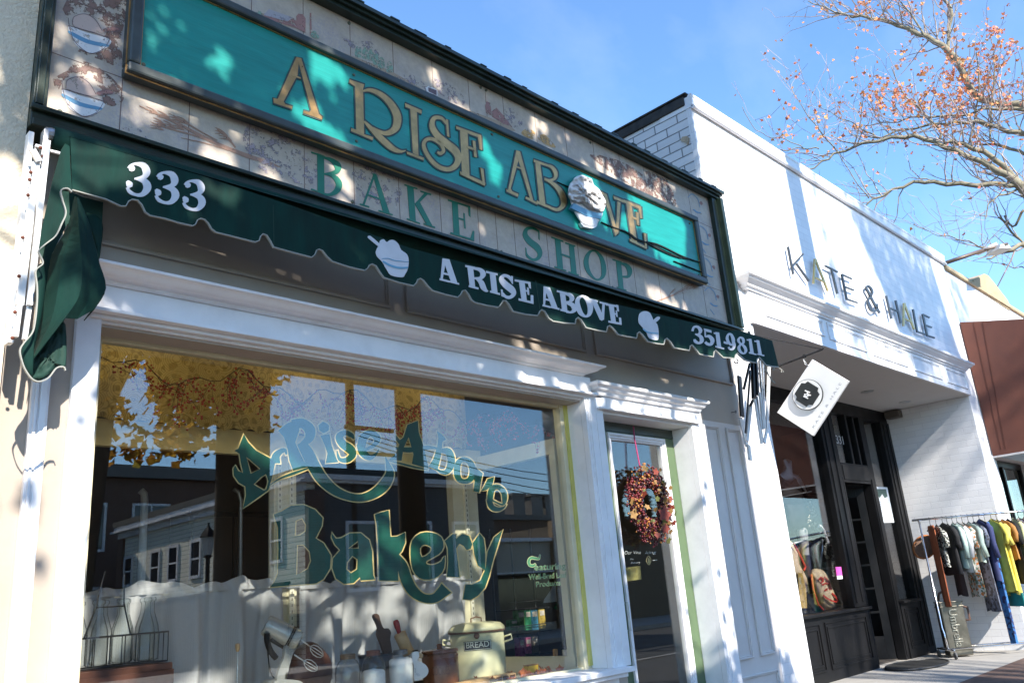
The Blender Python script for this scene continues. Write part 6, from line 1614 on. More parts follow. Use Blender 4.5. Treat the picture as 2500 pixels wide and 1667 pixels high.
pb2 = thing('paper_bag', 'kraft bag with yellow tassel hanging at the left of the boutique window', 'bag', tuple(K2(270, 1200, 1.65)))
inflate([(205, 925), (250, 932), (285, 1000), (300, 1100), (340, 1170), (372, 1260), (320, 1250), (262, 1210), (230, 1180)], k2, 1.8, 0.12, 2).build('bag', PAPER, pb2, smooth=True)
MB().tube([K2(252, 932, 1.66), K2(300, 1020, 1.66), K2(348, 1120, 1.66), K2(335, 1150, 1.66)], 0.016, 6).build('handle', REDI, pb2)
b = MB()
for k in range(9): b.tube([K2(292 + k * 3, 1170, 1.68), K2(300 + k * 6, 1300, 1.68), K2(315 + k * 5, 1450, 1.68)], 0.012, 5)
b.build('tassel', mat('gold_tassel', (0.42, 0.28, 0.07), 0.7, var=0.3, scale=40), pb2)

# ------------------------------------------------------------------ clothes rack
rk = thing('clothes_rack', 'chrome clothes rack on castors angled out of the white alcove', 'clothes rack', (13.6, 0.88, 0))
RS = Vector((13.74, 0.82, 0)); RD = Vector((0.672, -0.740, 0)); RNV = Vector((0.740, 0.672, 0)); RL = 2.9
CHR = mat('chrome', (0.72, 0.72, 0.74), 0.15, 0.95, var=0.05)
def rp_(s, z, n_=0.0): return RS + RD * s + RNV * n_ + Vector((0, 0, z))
MB().tube([rp_(-0.1, 2.0), rp_(RL + .1, 2.0)], 0.017, 10).build('rail', CHR, rk, smooth=True)
for s in (0.0, RL):
    MB().tube([rp_(s, 2.0), rp_(s, 0.42), rp_(s, 0.34, -0.03), rp_(s, 0.12, -0.06)], 0.016, 10).build('upright', CHR, rk, smooth=True)
    MB().tube([rp_(s, 0.12, -0.25), rp_(s, 0.12, 0.3)], 0.016, 8).build('foot', CHR, rk, smooth=True)
    for n_ in (-0.25, 0.3):
        w_ = MB().lathe(rp_(s, 0.05, n_) - RD * 0.012, [(0, 0), (0.045, 0), (0.05, 0.006), (0.05, 0.018), (0.045, 0.024), (0, 0.024)], 16, axis=RD).build('castor', mat('grey_rubber', (0.12, 0.12, 0.12), 0.6), rk)
        MB().tube([rp_(s, 0.05, n_), rp_(s, 0.12, n_)], 0.010, 6).build('fork', CHR, w_)
MB().tube([rp_(0, 0.13, -0.1), rp_(RL, 0.13, -0.1)], 0.012, 8).tube([rp_(0, 0.13, 0.2), rp_(RL, 0.13, 0.2)], 0.012, 8).build('lower_rail', CHR, rk, smooth=True)
def pat(name, c1, c2, sc=40, c3=None):
    m, n, B, N, L = newmat(name)
    v = coords(N, L)
    vo = N.new('ShaderNodeTexVoronoi'); vo.inputs['Scale'].default_value = sc; L.new(v, vo.inputs['Vector'])
    st = [(0.0, c1), (0.36, c1), (0.42, c2), (1, c2)]
    sp = N.new('ShaderNodeSeparateXYZ'); L.new(vo.outputs['Color'], sp.inputs[0])
    L.new(ramp(N, L, sp.outputs[0], st if not c3 else [(0, c1), (0.4, c1), (0.45, c2), (0.7, c2), (0.75, c3), (1, c3)]), B.inputs['Base Color'])
    B.inputs['Roughness'].default_value = 0.85
    return m
def cloth(name, c): return mat(name, c, 0.85, var=0.16, scale=9, bump=0.25, bscale=26, dirt=0.15)
GAR = [  # position on the rail, kind, label, top drop, bottom z, width, thickness, material
 (0.16, 'trousers', 'long rust brown trousers, the first garment on the rack', .10, .72, .34, .05, cloth('rust_cloth', (0.30, 0.085, 0.035))),
 (0.25, 'top', 'short black and white patterned top next to the rust trousers', .10, 1.28, .40, .05, pat('black_white_print', (0.6, 0.6, 0.52), (0.03, 0.03, 0.03), 60)),
 (0.35, 'top', 'plain black top hanging near the left end of the rack', .08, 1.16, .46, .06, cloth('black_jersey', (0.012, 0.012, 0.014))),
 (0.42, 'dress', 'long charcoal dress hanging behind the black top', .10, .85, .38, .05, cloth('charcoal_cloth', (0.035, 0.035, 0.04))),
 (0.50, 'blouse', 'pale mint blouse on the rack', .09, 1.24, .46, .055, cloth('mint_cloth', (0.42, 0.55, 0.50))),
 (0.57, 'blouse', 'white blouse hanging just right of the mint blouse', .09, 1.18, .42, .05, cloth('white_cotton', (0.72, 0.71, 0.70))),
 (0.65, 'dress', 'long white floral dress with an orange flower', .10, .82, .40, .06, pat('white_floral_print', (0.66, 0.64, 0.58), (0.14, 0.20, 0.14), 34, (0.60, 0.20, 0.05))),
 (0.74, 'blouse', 'pale green striped blouse in the middle of the rack', .10, 1.30, .38, .05, cloth('celadon_cloth', (0.40, 0.50, 0.44))),
 (0.82, 'dress', 'dark blue leaf patterned dress reaching low', .10, .60, .38, .05, pat('dark_leaf_print', (0.05, 0.05, 0.06), (0.14, 0.16, 0.22), 30)),
 (0.91, 'shirt', 'navy blue denim shirt on the rack', .07, 1.02, .46, .07, cloth('navy_denim', (0.035, 0.045, 0.13))),
 (0.99, 'trousers', 'long blue patterned trousers almost touching the pavement', .12, .12, .36, .06, pat('blue_batik_print', (0.02, 0.025, 0.09), (0.04, 0.16, 0.42), 28)),
 (1.09, 'dress', 'bright lemon yellow dress nearest the navy shirt', .08, .86, .42, .06, cloth('lemon_cloth', (0.70, 0.62, 0.10))),
 (1.17, 'dress', 'teal hemmed yellow dress hanging beside the lemon dress', .10, .80, .42, .06, cloth('yellow_cloth', (0.66, 0.56, 0.12))),
 (1.25, 'top', 'amber orange top squeezed behind the yellow dresses', .10, 1.30, .40, .05, cloth('amber_cloth', (0.42, 0.19, 0.05))),
 (1.33, 'dress', 'plain black dress right of the yellow dresses', .10, .95, .42, .06, cloth('black_crepe', (0.014, 0.013, 0.013))),
 (1.42, 'blouse', 'cream and lime blouse near the right edge', .09, 1.00, .40, .05, cloth('lime_cream_cloth', (0.60, 0.58, 0.30))),
 (1.50, 'blouse', 'white patterned blouse near the right edge', .10, 1.05, .40, .05, pat('white_sprig_print', (0.68, 0.66, 0.64), (0.32, 0.22, 0.34), 40)),
 (1.59, 'jacket', 'taupe grey jacket near the right edge', .09, 1.20, .44, .06, cloth('taupe_cloth', (0.22, 0.18, 0.16))),
 (1.68, 'top', 'bright turquoise blue top at the right edge', .07, 1.18, .44, .06, cloth('turquoise_cloth', (0.01, 0.28, 0.55))),
 (1.77, 'dress', 'long blue and white scarf dress at the right edge', .10, .50, .38, .05, pat('blue_white_print', (0.10, 0.16, 0.36), (0.50, 0.50, 0.52), 26)),
 (1.88, 'top', 'dark green top at the right edge', .10, 1.20, .42, .05, cloth('bottle_green_cloth', (0.02, 0.10, 0.08))),
 (1.98, 'blouse', 'white blouse last in view at the right edge', .10, 1.15, .42, .05, cloth('ivory_cloth', (0.66, 0.64, 0.58))),
]
HANG = mat('black_hanger', (0.015, 0.015, 0.015), 0.4)
rnd = random.Random(17)
for (s, kind, lab, dz0, zb, wd, th, m_) in GAR:
    t = thing(kind, lab, kind, tuple(rp_(s, zb)), 'garments on the clothes rack')
    zt = 2.0 - dz0
    swing = rnd.uniform(-0.12, 0.12)
    ax, an = (RNV + RD * swing).normalized(), RD
    vs, fs = [], []
    NS = 26
    H_ = zt - zb
    prof = [(0, 0.10, 0.5), (0.02, 0.16, 0.7), (0.06, 0.62, 0.9), (0.10, 0.92, 1.0), (0.16, 1.0, 1.0), (0.32, 0.90, 1.05), (0.52, 0.94, 1.1), (0.74, 1.0, 1.15), (0.92, 1.05, 1.2), (1.0, 1.06, 1.2)]
    if kind == 'trousers': prof = [(0, 0.5, 1.0), (0.02, 0.62, 1.1), (0.1, 0.66, 1.1), (0.3, 0.66, 1.1), (0.6, 0.62, 1.0), (0.85, 0.58, 0.9), (1.0, 0.56, 0.9)]
    ph = rnd.uniform(0, 6.28)
    for (k, fw, ft) in prof:
        hk = H_ * k if kind in ('trousers',) or k > 0.16 else min(H_ * k, 0.9 * k * 1.3)
        for i in range(NS):
            a = 2 * math.pi * i / NS
            rip = 1 + 0.35 * k * math.sin(5 * a + ph) + 0.2 * k * math.sin(9 * a + 2 * ph)
            vs.append(rp_(s, zt - hk) + ax * (wd / 2 * fw * math.cos(a) * (1 + .04 * k * math.sin(3 * a + ph))) + an * (th / 2 * ft * math.sin(a) * rip + 0.012 * k * math.sin(4 * a + ph)) + Vector((0, 0, 0.012 * math.sin(3 * a + ph) * (k > .9))))
    m_n = len(prof)
    fs = [(i * NS + k, i * NS + (k + 1) % NS, (i + 1) * NS + (k + 1) % NS, (i + 1) * NS + k) for i in range(m_n - 1) for k in range(NS)] + [tuple(range(NS))]
    MB().add(vs, fs).build('cloth', m_, t, smooth=True)
    if kind in ('top', 'blouse', 'shirt', 'jacket', 'dress'):
        ls = {'top': .26, 'blouse': .44, 'shirt': .50, 'jacket': .52, 'dress': .30}[kind]
        for sg_ in (-1, 1):
            c0 = rp_(s, zt - .085) + ax * (sg_ * wd * .43)
            MB().tube([c0, c0 + ax * (sg_ * .045) + Vector((0, 0, -.06)) + an * .01, c0 + ax * (sg_ * .07) + an * rnd.uniform(-.02, .03) + Vector((0, 0, -ls * .55)), c0 + ax * (sg_ * .06) + an * rnd.uniform(-.03, .04) + Vector((0, 0, -ls))], [.03, .042, .038, .034], 8).build('sleeve', m_, t, smooth=True)
    if 'teal hemmed' in lab:
        vs = [rp_(s, z) + ax * (wd / 2 * 1.08 * math.cos(2 * math.pi * i / NS)) + an * (th * .66 * math.sin(2 * math.pi * i / NS)) for z in (zb + .03, zb - .16) for i in range(NS)]
        MB().add(vs, [(k, (k + 1) % NS, NS + (k + 1) % NS, NS + k) for k in range(NS)]).build('hem', cloth('teal_cloth', (0.01, 0.22, 0.20)), t, smooth=True)
    hk_ = MB().tube([rp_(s, zt), rp_(s, 1.975), rp_(s, 2.005) + an * .01 - ax * .018, rp_(s, 2.022), rp_(s, 2.012) + ax * .02], 0.004, 5)
    hk_.tube([rp_(s, zt - .075) + ax * (wd * .46), rp_(s, zt + .005), rp_(s, zt - .075) - ax * (wd * .46)], 0.008, 6)
    hk_.build('hanger', HANG, t)
hb = thing('round_bag', 'round straw bag with an orange rim hanging at the left end of the rack', 'bag', tuple(rp_(-.05, 1.5)))
q = at(k1(172, 560), 0.95)
MB().lathe(q, [(0, -.03), (0.13, -.03), (0.15, -.02), (0.15, .02), (0.13, .03), (0, .03)], 24, axis=(-.86, -.5, 0), squash=1.25).build('body', mat('brown_straw', (0.16, 0.09, 0.06), 0.8, var=0.3, scale=40, bump=0.4), hb, smooth=True)
ringp = []
axd = Vector((-.86, -.5, 0)).normalized(); ux_ = axd.orthogonal().normalized(); uy_ = axd.cross(ux_)
MB().lathe(q, [(0.148, -.034), (0.16, -.02), (0.16, .02), (0.148, .034), (0.138, .03), (0.138, -.03), (0.148, -.034)], 24, axis=(-.86, -.5, 0), squash=1.25).build('rim', cloth('orange_rim', (0.42, 0.15, 0.05)), hb, smooth=True)
MB().tube([q + Vector((0, 0, .16)), q + Vector((.05, 0, .38)), rp_(-.04, 2.0)], 0.005, 5).build('strap', HANG, hb)
# umbrella tin
ub = thing('umbrella_stand', 'square tin umbrella stand with raised lettering under the clothes rack', 'umbrella stand', (13.87, 0.72, 0))
un, uu = Vector((-0.80, -0.60, 0)), Vector((0.60, -0.80, 0)) * 1.0
def up(a, n_, z): return Vector((13.98, 0.74, 0)) + uu * (a * .86) + un * (n_ * .86) + Vector((0, 0, z))
TINM = mat('embossed_tin', (0.17, 0.155, 0.125), 0.36, 0.8, var=0.25, scale=7, bump=0.12, bscale=20, dirt=0.35)
MB().prism([up(-.19, .14, 0.02), up(.19, .14, 0.02), up(.19, -.14, .02), up(-.19, -.14, .02)], (0, 0, .76)).build('body', TINM, ub, bevel=0.015)
for z in (.10, .70, .765):
    MB().prism([up(-.2, .15, z), up(.2, .15, z), up(.2, -.15, z), up(-.2, -.15, z)], (0, 0, .018)).build('rib', TINM, ub, bevel=0.005)
cu = bpy.data.curves.new('t', 'FONT'); cu.body = 'Umbrella'; cu.size = 1; cu.extrude = 0.04; cu.bevel_depth = 0.012
o = bpy.data.objects.new('tmp', cu); COL.objects.link(o)
me = bpy.data.meshes.new_from_object(o.evaluated_get(bpy.context.evaluated_depsgraph_get()))
bpy.data.objects.remove(o)
xs = [v_.co.x for v_ in me.vertices]
for v_ in me.vertices:
    k = (v_.co.x - min(xs)) / (max(xs) - min(xs))
    v_.co = up(-.07 + v_.co.y * .19, .148 + v_.co.z * .2, .67 - k * .53)
me.materials.clear(); me.materials.append(mat('dark_tin', (0.34, 0.32, 0.27), 0.3, 0.8)); me.name = 'letter'
put(bpy.data.objects.new('letter', me), ub)
for s_ in (-1, 1):
    MB().tube([up(.05 * s_ + .1 * s_, .0, .80), up(.12 * s_, 0, .90), up(.0, 0, .95), up(-.02 * s_, 0, .94)] if s_ < 0 else [up(.19, 0, .7), up(.30, 0, .68), up(.30, 0, .5), up(.19, 0, .5)], 0.018, 8).build('handle', mat('brown_leather', (0.09, 0.045, 0.03), 0.5), ub, smooth=True)
# door mat
dm = thing('door_mat', 'dark oval rubber door mat on the paving in front of the boutique door', 'door mat', (12.75, 0.95, 0))
pts = [Vector((12.78 + 0.66 * math.cos(2 * math.pi * k / 40), 0.92 + 0.36 * math.sin(2 * math.pi * k / 40), 0.004)) for k in range(40)]
MB().prism(pts, (0, 0, 0.016)).build('mat', mat('black_rubber_mat', (0.025, 0.025, 0.024), 0.6, var=0.5, scale=60, bump=0.8, bscale=90), dm)
MB().tube([p + Vector((0, 0, .014)) for p in pts] + [pts[0] + Vector((0, 0, .014))], 0.014, 6).build('border', mat('rubber_border', (0.02, 0.02, 0.02), 0.5), dm)

# ------------------------------------------------------------------ next shops along the street
nb_ = thing('white_stone_building', 'low white fronted shop with cream coping beyond the boutique', 'building', (18, 0.3, 0))
m = MB().box(15.2, 15.45, 0.0, 0.3, 0, 2.95).box(15.2, 26, 0.02, 0.3, 2.95, 6.22).box(17.6, 18.0, 0.02, 0.3, 0, 2.95).box(21, 26, 0.02, 0.3, 0, 2.95).box(15.45, 17.6, 0.02, 0.3, 0, 0.55)
m.build('wall', KW, nb_)
STONE = mat('cream_stone', (0.43, 0.34, 0.21), 0.85, var=0.12, scale=4, bump=0.4, bscale=40, dirt=0.25)
MB().box(15.26, 26, -0.03, 0.4, 6.22, 6.30).build('coping', STONE, nb_, bevel=0.01)
MB().prism([at(k9(*p), 0.0) for p in ((500, 800), (680, 705), (735, 730), (830, 840), (900, 930), (960, 1010), (1040, 1110), (1095, 1225), (1085, 1290), (560, 950))], (0, 0.5, 0)).build('gable', STONE, nb_, bevel=0.01)
MB().box(15.5, 17.6, 0.24, 0.29, 0.55, 2.95).build('window_glass', GLASS, nb_)
MB().frame(15.45, 17.6, 0.55, 2.94, 0.24, 0.10, 0.06).box(16.4, 16.48, 0.18, 0.24, 0.65, 2.84).build('window_frame', BLACK, nb_, bevel=0.005)
MB().box(15.45, 21, 2.4, 2.5, 0, 2.95).box(15.3, 21, 0.3, 2.4, 2.95, 3.0).box(15.3, 15.4, 0.3, 2.4, 0, 2.95).build('room_wall', DARK, nb_)
ba = thing('brown_awning', 'large russet brown canvas shop awning at the right edge beyond the boutique', 'awning', (15.4, -0.8, 3))
BC = mat('russet_canvas', (0.125, 0.042, 0.027), 0.8, var=0.16, scale=3, bump=0.2, bscale=12)
A0, A1, A2, A3 = Vector((15.32, -0.001, 5.25)), Vector((15.32, -1.7, 4.86)), Vector((15.32, -1.7, 2.93)), Vector((15.32, -0.001, 2.92))
MB().prism([A0, A1, A2, A3], (0.02, 0, 0)).build('side_panel', BC, ba)
dx_ = Vector((6.0, 0, 0))
MB().add([A0, A1, A1 + dx_, A0 + dx_, A2, A2 + dx_], [(0, 1, 2, 3), (1, 4, 5, 2)]).build('canopy', BC, ba, normals=False)
MB().tube([A3, A2], 0.016, 8).build('frame_tube', WB, ba, smooth=True)
m = MB()
for k in (0.12, 0.2): m.bar(A0.lerp(A1, k) + Vector((-.003, 0, -.02)), A3.lerp(A2, k * .5 + .02) + Vector((-.003, 0, .1)), 0.006, 0.006)
m.build('crease', mat('russet_seam', (0.08, 0.025, 0.015), 0.9), ba)
# double floodlight above the parapet
fl = thing('floodlight', 'twin box floodlight on a slanting pipe arm above the parapet', 'floodlight', (17, 0, 6.5))
p0, p1, p2 = at(k9(60, 535), 0.05), at(k9(650, 335), -0.45), at(k9(1040, 230), -0.75)
FLM = mat('bronze_pipe', (0.14, 0.10, 0.08), 0.5, 0.3, dirt=0.3)
MB().tube([p0, p1], 0.034, 10).tube([p1, p2], 0.024, 8).build('arm', FLM, fl, smooth=True)
FH = mat('pale_lamp_housing', (0.45, 0.42, 0.38), 0.5, var=0.1, dirt=0.3)
MB().prism([at(k9(*p), -0.5) for p in ((735, 300), (760, 250), (870, 200), (905, 262), (790, 312))], (0.2, 0.28, 0.02)).build('lamp_head', FH, fl, bevel=0.01)
MB().prism([at(k9(*p), -0.72) for p in ((918, 305), (940, 230), (1060, 228), (1118, 308))], (0.25, 0.3, 0.03)).build('lamp_head', FH, fl, bevel=0.01)
# ------------------------------------------------------------------ trees
BARK = mat('grey_bark', (0.23, 0.20, 0.14), 0.9, var=0.35, scale=9, bump=0.6, bscale=30, dirt=0.3)
BARKD = mat('dark_bark', (0.10, 0.08, 0.06), 0.9, var=0.35, scale=9, bump=0.6, bscale=30)
def leafmat(name, cs, tr=0.35):
    m, n, B, N, L = newmat(name)
    gi = N.new('ShaderNodeNewGeometry')
    col = ramp(N, L, gi.outputs['Random Per Island'], [(i / max(1, len(cs) - 1), c) for i, c in enumerate(cs)])
    L.new(col, B.inputs['Base Color']); B.inputs['Roughness'].default_value = 0.6
    t = N.new('ShaderNodeBsdfTranslucent'); L.new(col, t.inputs[0])
    mx = N.new('ShaderNodeMixShader'); mx.inputs[0].default_value = tr
    L.new(B.outputs[0], mx.inputs[1]); L.new(t.outputs[0], mx.inputs[2]); L.new(mx.outputs[0], N['Material Output'].inputs[0])
    return m
def addleaf(b, c, s, rnd, droop=0.3):
    n_ = Vector((rnd.gauss(0, 1), rnd.gauss(0, 1), rnd.gauss(0, 1) + droop)).normalized()
    u = n_.orthogonal().normalized()
    a = rnd.uniform(0, 6.28)
    v_ = n_.cross(u)
    u, v_ = u * math.cos(a) + v_ * math.sin(a), v_ * math.cos(a) - u * math.sin(a)
    cup = n_ * (s * 0.12)
    b.add([c - u * s * .5, c - u * s * .12 + v_ * s * .45 + cup, c + u * s * .12 + v_ * s * .2, c + u * s * .55 + cup, c + u * s * .12 - v_ * s * .2, c - u * s * .12 - v_ * s * .45 + cup], [(0, 1, 2, 3, 4, 5)])

def picpos(p):
    v_ = p - CAM
    w_ = v_.dot(_f)
    return 1250 + FPX * v_.dot(RI) / w_, 833.5 + FPX * v_.dot(DN) / w_
# --- bare autumn tree beyond the roofs (right)
rnd = random.Random(42)
tr3 = thing('autumn_tree', 'half bare autumn tree with orange leaves rising behind the white boutique roof', 'tree', (33, 7, 0))
wood, twig, leaf = MB(), MB(), MB()
D3 = 24.0
TW = []
def limb(T, pts, d0=D3, d1=D3, k=0.5):
    """pts (x, y, width) in the survey picture; distance runs from d0 to d1 along the limb"""
    P_ = cr(pts, 4)
    m_ = len(P_)
    path, rs = [], []
    for i, p in enumerate(P_):
        d = d0 + (d1 - d0) * i / (m_ - 1)
        q = atd(T(p[0], p[1]), d)
        j = 0.05 * (i % 2) * (1 if i % 4 == 1 else -1)
        path.append(q + Vector((0, 0, j * .6)))
        rs.append(max(0.008, p[2] / 2.94 * d / FPX * k * 1.15))
    wood.tube(path, rs, 7)
    for i in range(2, m_ - 1):
        TW.append((path[i], (path[min(i + 1, m_ - 1)] - path[i - 1]).normalized(), rs[i]))
    return path
limb(z4, [(2480, 775, 44), (2352, 760, 40), (2150, 745, 36), (2010, 690, 34), (1935, 570, 34), (1880, 450, 34), (1800, 360, 32), (1680, 280, 28), (1560, 230, 24), (1400, 165, 20), (1220, 125, 15), (1090, 115, 12), (960, 72, 8), (800, 8, 4)], 24, 26)
limb(z4, [(1808, 360, 20), (1812, 230, 18), (1830, 80, 18), (1765, -20, 14)], 25, 26)
limb(z4, [(1640, 262, 12), (1560, 130, 9), (1440, -20, 6)], 25, 26)
limb(z4, [(1480, 195, 8), (1400, 120, 6), (1330, 60, 4)], 25.5, 26)
limb(z4, [(2480, 1500, 60), (2352, 1372, 48), (2270, 1290, 40), (2100, 1190, 32), (1900, 1100, 28), (1750, 1040, 26), (1600, 985, 24), (1450, 985, 22), (1250, 1020, 18), (1020, 1095, 14), (930, 1150, 10), (820, 1215, 8), (760, 1260, 5)], 23, 22)
limb(z4, [(2352, 1362, 44), (2250, 1240, 30), (2110, 1120, 28), (1950, 1050, 24), (1850, 1020, 20), (1740, 1045, 14)], 23, 22.6)
limb(z4, [(2480, 975, 28), (2352, 960, 26), (2200, 930, 24), (2050, 880, 20), (1900, 880, 16), (1750, 890, 14), (1500, 930, 12), (1280, 990, 8), (1100, 960, 5)], 24, 23)
limb(z4, [(2480, 1322, 34), (2352, 1330, 30), (2200, 1325, 28), (1950, 1325, 26), (1750, 1315, 24), (1600, 1305, 20), (1450, 1350, 16), (1300, 1420, 12), (1190, 1485, 8), (1120, 1560, 5)], 23, 22)
limb(z4, [(2480, 790, 22), (2352, 792, 20), (2100, 780, 14), (1900, 830, 12), (1600, 840, 10), (1400, 880, 7), (1200, 900, 5)], 24, 23.5)
limb(z4, [(2480, 1150, 20), (2352, 1105, 18), (2200, 1050, 14), (2000, 1030, 10)], 24, 24)
limb(z4, [(2352, 1350, 14), (2200, 1400, 10), (2110, 1450, 8), (2075, 1570, 5)], 23, 22)
limb(r2, [(2470, 170, 30), (2352, 190, 26), (2230, 230, 20), (2085, 292, 8)], 23, 22)
limb(r2, [(2352, -60, 14), (2270, 60, 12), (2210, -20, 8)], 24, 24)
limb(r2, [(2120, 240, 9), (1990, 180, 7), (1850, 140, 6), (1700, 110, 4), (1560, 40, 3)], 22.5, 22)
limb(r2, [(2400, 180, 14), (2340, 170, 12), (2240, 70, 12), (2180, -20, 10)], 24, 24)
limb(r2, [(2352, 355, 6), (2250, 345, 5), (2100, 300, 3)], 23, 22.5)
limb(z4, [(1020, 1100, 8), (880, 930, 7), (780, 800, 5), (690, 650, 3)], 22.3, 22.6)
limb(z4, [(880, 1068, 8), (760, 1065, 6), (620, 1080, 5), (560, 1075, 3)], 22, 22)
limb(z4, [(770, 1065, 6), (640, 1000, 5), (500, 975, 4), (400, 900, 3), (330, 770, 2)], 22, 22.2)
limb(z4, [(1240, 1425, 7), (1130, 1280, 5), (1020, 1100, 4)], 22, 22)
limb(z4, [(1745, 1010, 14), (1750, 940, 12), (1640, 820, 10), (1480, 660, 7), (1400, 480, 4)], 23, 23.5)
limb(z4, [(1960, 1030, 12), (2000, 850, 10), (2030, 600, 8), (2010, 380, 5)], 23.5, 24)
limb(z4, [(2110, 1000, 10), (2115, 820, 9), (2140, 500, 7), (2130, 320, 4)], 23.5, 24.5)
limb(z4, [(1300, 990, 9), (1150, 900, 6), (1000, 830, 5), (880, 760, 3)], 23, 23)
limb(z4, [(2480, 1900, 120), (2440, 1600, 90), (2400, 1420, 70), (2352, 1360, 50)], 23, 23)
limb(z4, [(2560, 1450, 110), (2520, 1100, 90), (2500, 800, 70), (2480, 775, 50)], 23.5, 24)
# trunk down to the ground
q0, q1 = atd(z4(2480, 1900), 23), atd(z4(2560, 1450), 23.5)
foot = Vector((q0.x + 1.6, q0.y - 0.6, 0))
wood.tube([foot, foot.lerp(q0, .5) + Vector((.2, 0, 0)), q0], [.5, .4, .30], 12)
wood.tube([foot.lerp(q0, .5) + Vector((.2, 0, 0)), q1], [.36, .26], 10)
def leafy(x, y):                                       # how thickly the crown is still leafed
    a, b = (x - 1700) * 2.94, y * 2.94
    v_ = 0.16
    v_ += 1.0 * math.exp(-((a - 1800) / 330) ** 2 - ((b - 540) / 200) ** 2)
    v_ += 1.1 * math.exp(-((a - 2230) / 260) ** 2 - ((b - 180) / 260) ** 2)
    v_ += 0.5 * math.exp(-((a - 1450) / 250) ** 2 - ((b - 720) / 170) ** 2)
    v_ += 0.45 * math.exp(-((a - 650) / 260) ** 2 - ((b - 850) / 150) ** 2)
    v_ += 0.4 * math.exp(-((a - 1250) / 500) ** 2 - ((b - 60) / 80) ** 2)
    if b > 1100: v_ *= 0.2
    return v_
nl = 0
for (p, d, r_) in TW:
    for k in range(2):
        px_, py_ = picpos(p)
        if rnd.random() < 0.45 + (0.2 if py_ > 340 else 0) + (0.12 if px_ < 2000 else 0): continue
        q = p.copy()
        dirv = (d * 0.45 + Vector((rnd.gauss(-0.15, .5), rnd.gauss(0, .5), rnd.gauss(0.45, .5)))).normalized()
        path = [q.copy()]
        stp = rnd.uniform(0.18, 0.34)
        nseg = rnd.randint(3, 6)
        subs = []
        for s in range(nseg):
            q = q + dirv * stp
            dirv = (dirv + Vector((rnd.gauss(0, .22), rnd.gauss(0, .22), rnd.gauss(0.05, .2)))).normalized()
            path.append(q.copy())
            if rnd.random() < 0.58: subs.append((q.copy(), dirv.copy()))
        rs0 = min(r_ * .6, 0.020)
        twig.tube(path, [max(0.0045, rs0 * (1 - .7 * i / nseg)) for i in range(nseg + 1)], 4, cap=False)
        for (sq, sd) in subs:
            dd = (sd + Vector((rnd.gauss(0, .7), rnd.gauss(0, .7), rnd.gauss(0, .6)))).normalized()
            e1 = sq + dd * rnd.uniform(.15, .35)
            e2 = e1 + (dd + Vector((rnd.gauss(0, .4), rnd.gauss(0, .4), rnd.gauss(0.2, .4)))).normalized() * rnd.uniform(.12, .3)
            twig.tube([sq, e1, e2], [0.006, 0.0045, 0.0035], 3, cap=False)
            for e in (e1, e2):
                x, y = picpos(e)
                lv = leafy(x, y)
                for _ in range(6):
                    if rnd.random() < lv * 0.55:
                        addleaf(leaf, e + Vector((rnd.gauss(0, .06), rnd.gauss(0, .06), rnd.gauss(-.03, .06))), rnd.uniform(.07, .13), rnd)
                        nl += 1
wood.build('limb', BARK, tr3, smooth=True, normals=False)
twig_o = twig.build('twig', mat('pale_twig', (0.33, 0.27, 0.24), 0.8, var=0.2), tr3, normals=False)
leaf_o = leaf.build('leaf', leafmat('orange_leaf', [(0.66, 0.20, 0.08), (0.74, 0.30, 0.09), (0.66, 0.22, 0.16), (0.78, 0.40, 0.14), (0.60, 0.16, 0.13)], 0.2), tr3, normals=False)

tag(leaf_o, kind='stuff')
tag(twig_o, kind='stuff')

# --- street trees on the kerb behind the camera: they shade the fronts and show in the window
def shadow_at(p, y):
    t_ = (y - p.y) / SUN.y
    return p + SUN * t_
SPOTS = [  # sunlit flecks on the fronts: x, z, half width, half height
 (2.55, 4.57, .13, .11), (2.40, 4.21, .10, .08), (2.52, 4.13, .12, .05), (1.85, 4.33, .05, .09), (3.90, 4.50, .05, .10), (3.98, 4.32, .06, .12), (1.18, 4.02, .08, .05), (1.06, 3.83, .06, .06), (1.55, 4.02, .10, .05), (1.88, 3.80, .08, .09), (2.20, 3.78, .08, .06),
 (2.63, 4.06, .12, .05), (2.70, 3.85, .07, .12), (3.50, 5.04, .07, .09), (3.72, 4.86, .10, .06), (4.55, 5.03, .06, .08), (4.68, 5.05, .04, .07), (5.12, 4.78, .14, .09), (5.45, 4.90, .16, .10), (5.85, 4.92, .14, .08), (5.95, 4.62, .30, .34), (6.22, 4.5, .30, .38), (6.2, 4.3, .28, .2), (6.18, 4.80, .2, .1),
 (5.12, 4.45, .15, .20), (5.60, 4.35, .10, .10), (5.34, 4.25, .10, .08), (4.95, 4.15, .1, .06), (5.95, 3.84, .14, .06), (6.30, 3.78, .16, .06), (6.05, 3.80, .2, .05),
 (1.10, 3.24, .20, .16), (1.35, 3.32, .14, .08), (1.86, 3.30, .10, .06), (4.30, 3.22, .16, .05), (4.6, 3.18, .12, .05), (5.75, 3.32, .30, .06), (6.05, 3.24, .16, .06), (7.0, 3.3, .2, .2),
 (4.25, 2.88, .10, .10), (4.58, 2.87, .14, .09), (4.92, 2.87, .14, .09),
 (0.8, 3.0, .4, .35)]
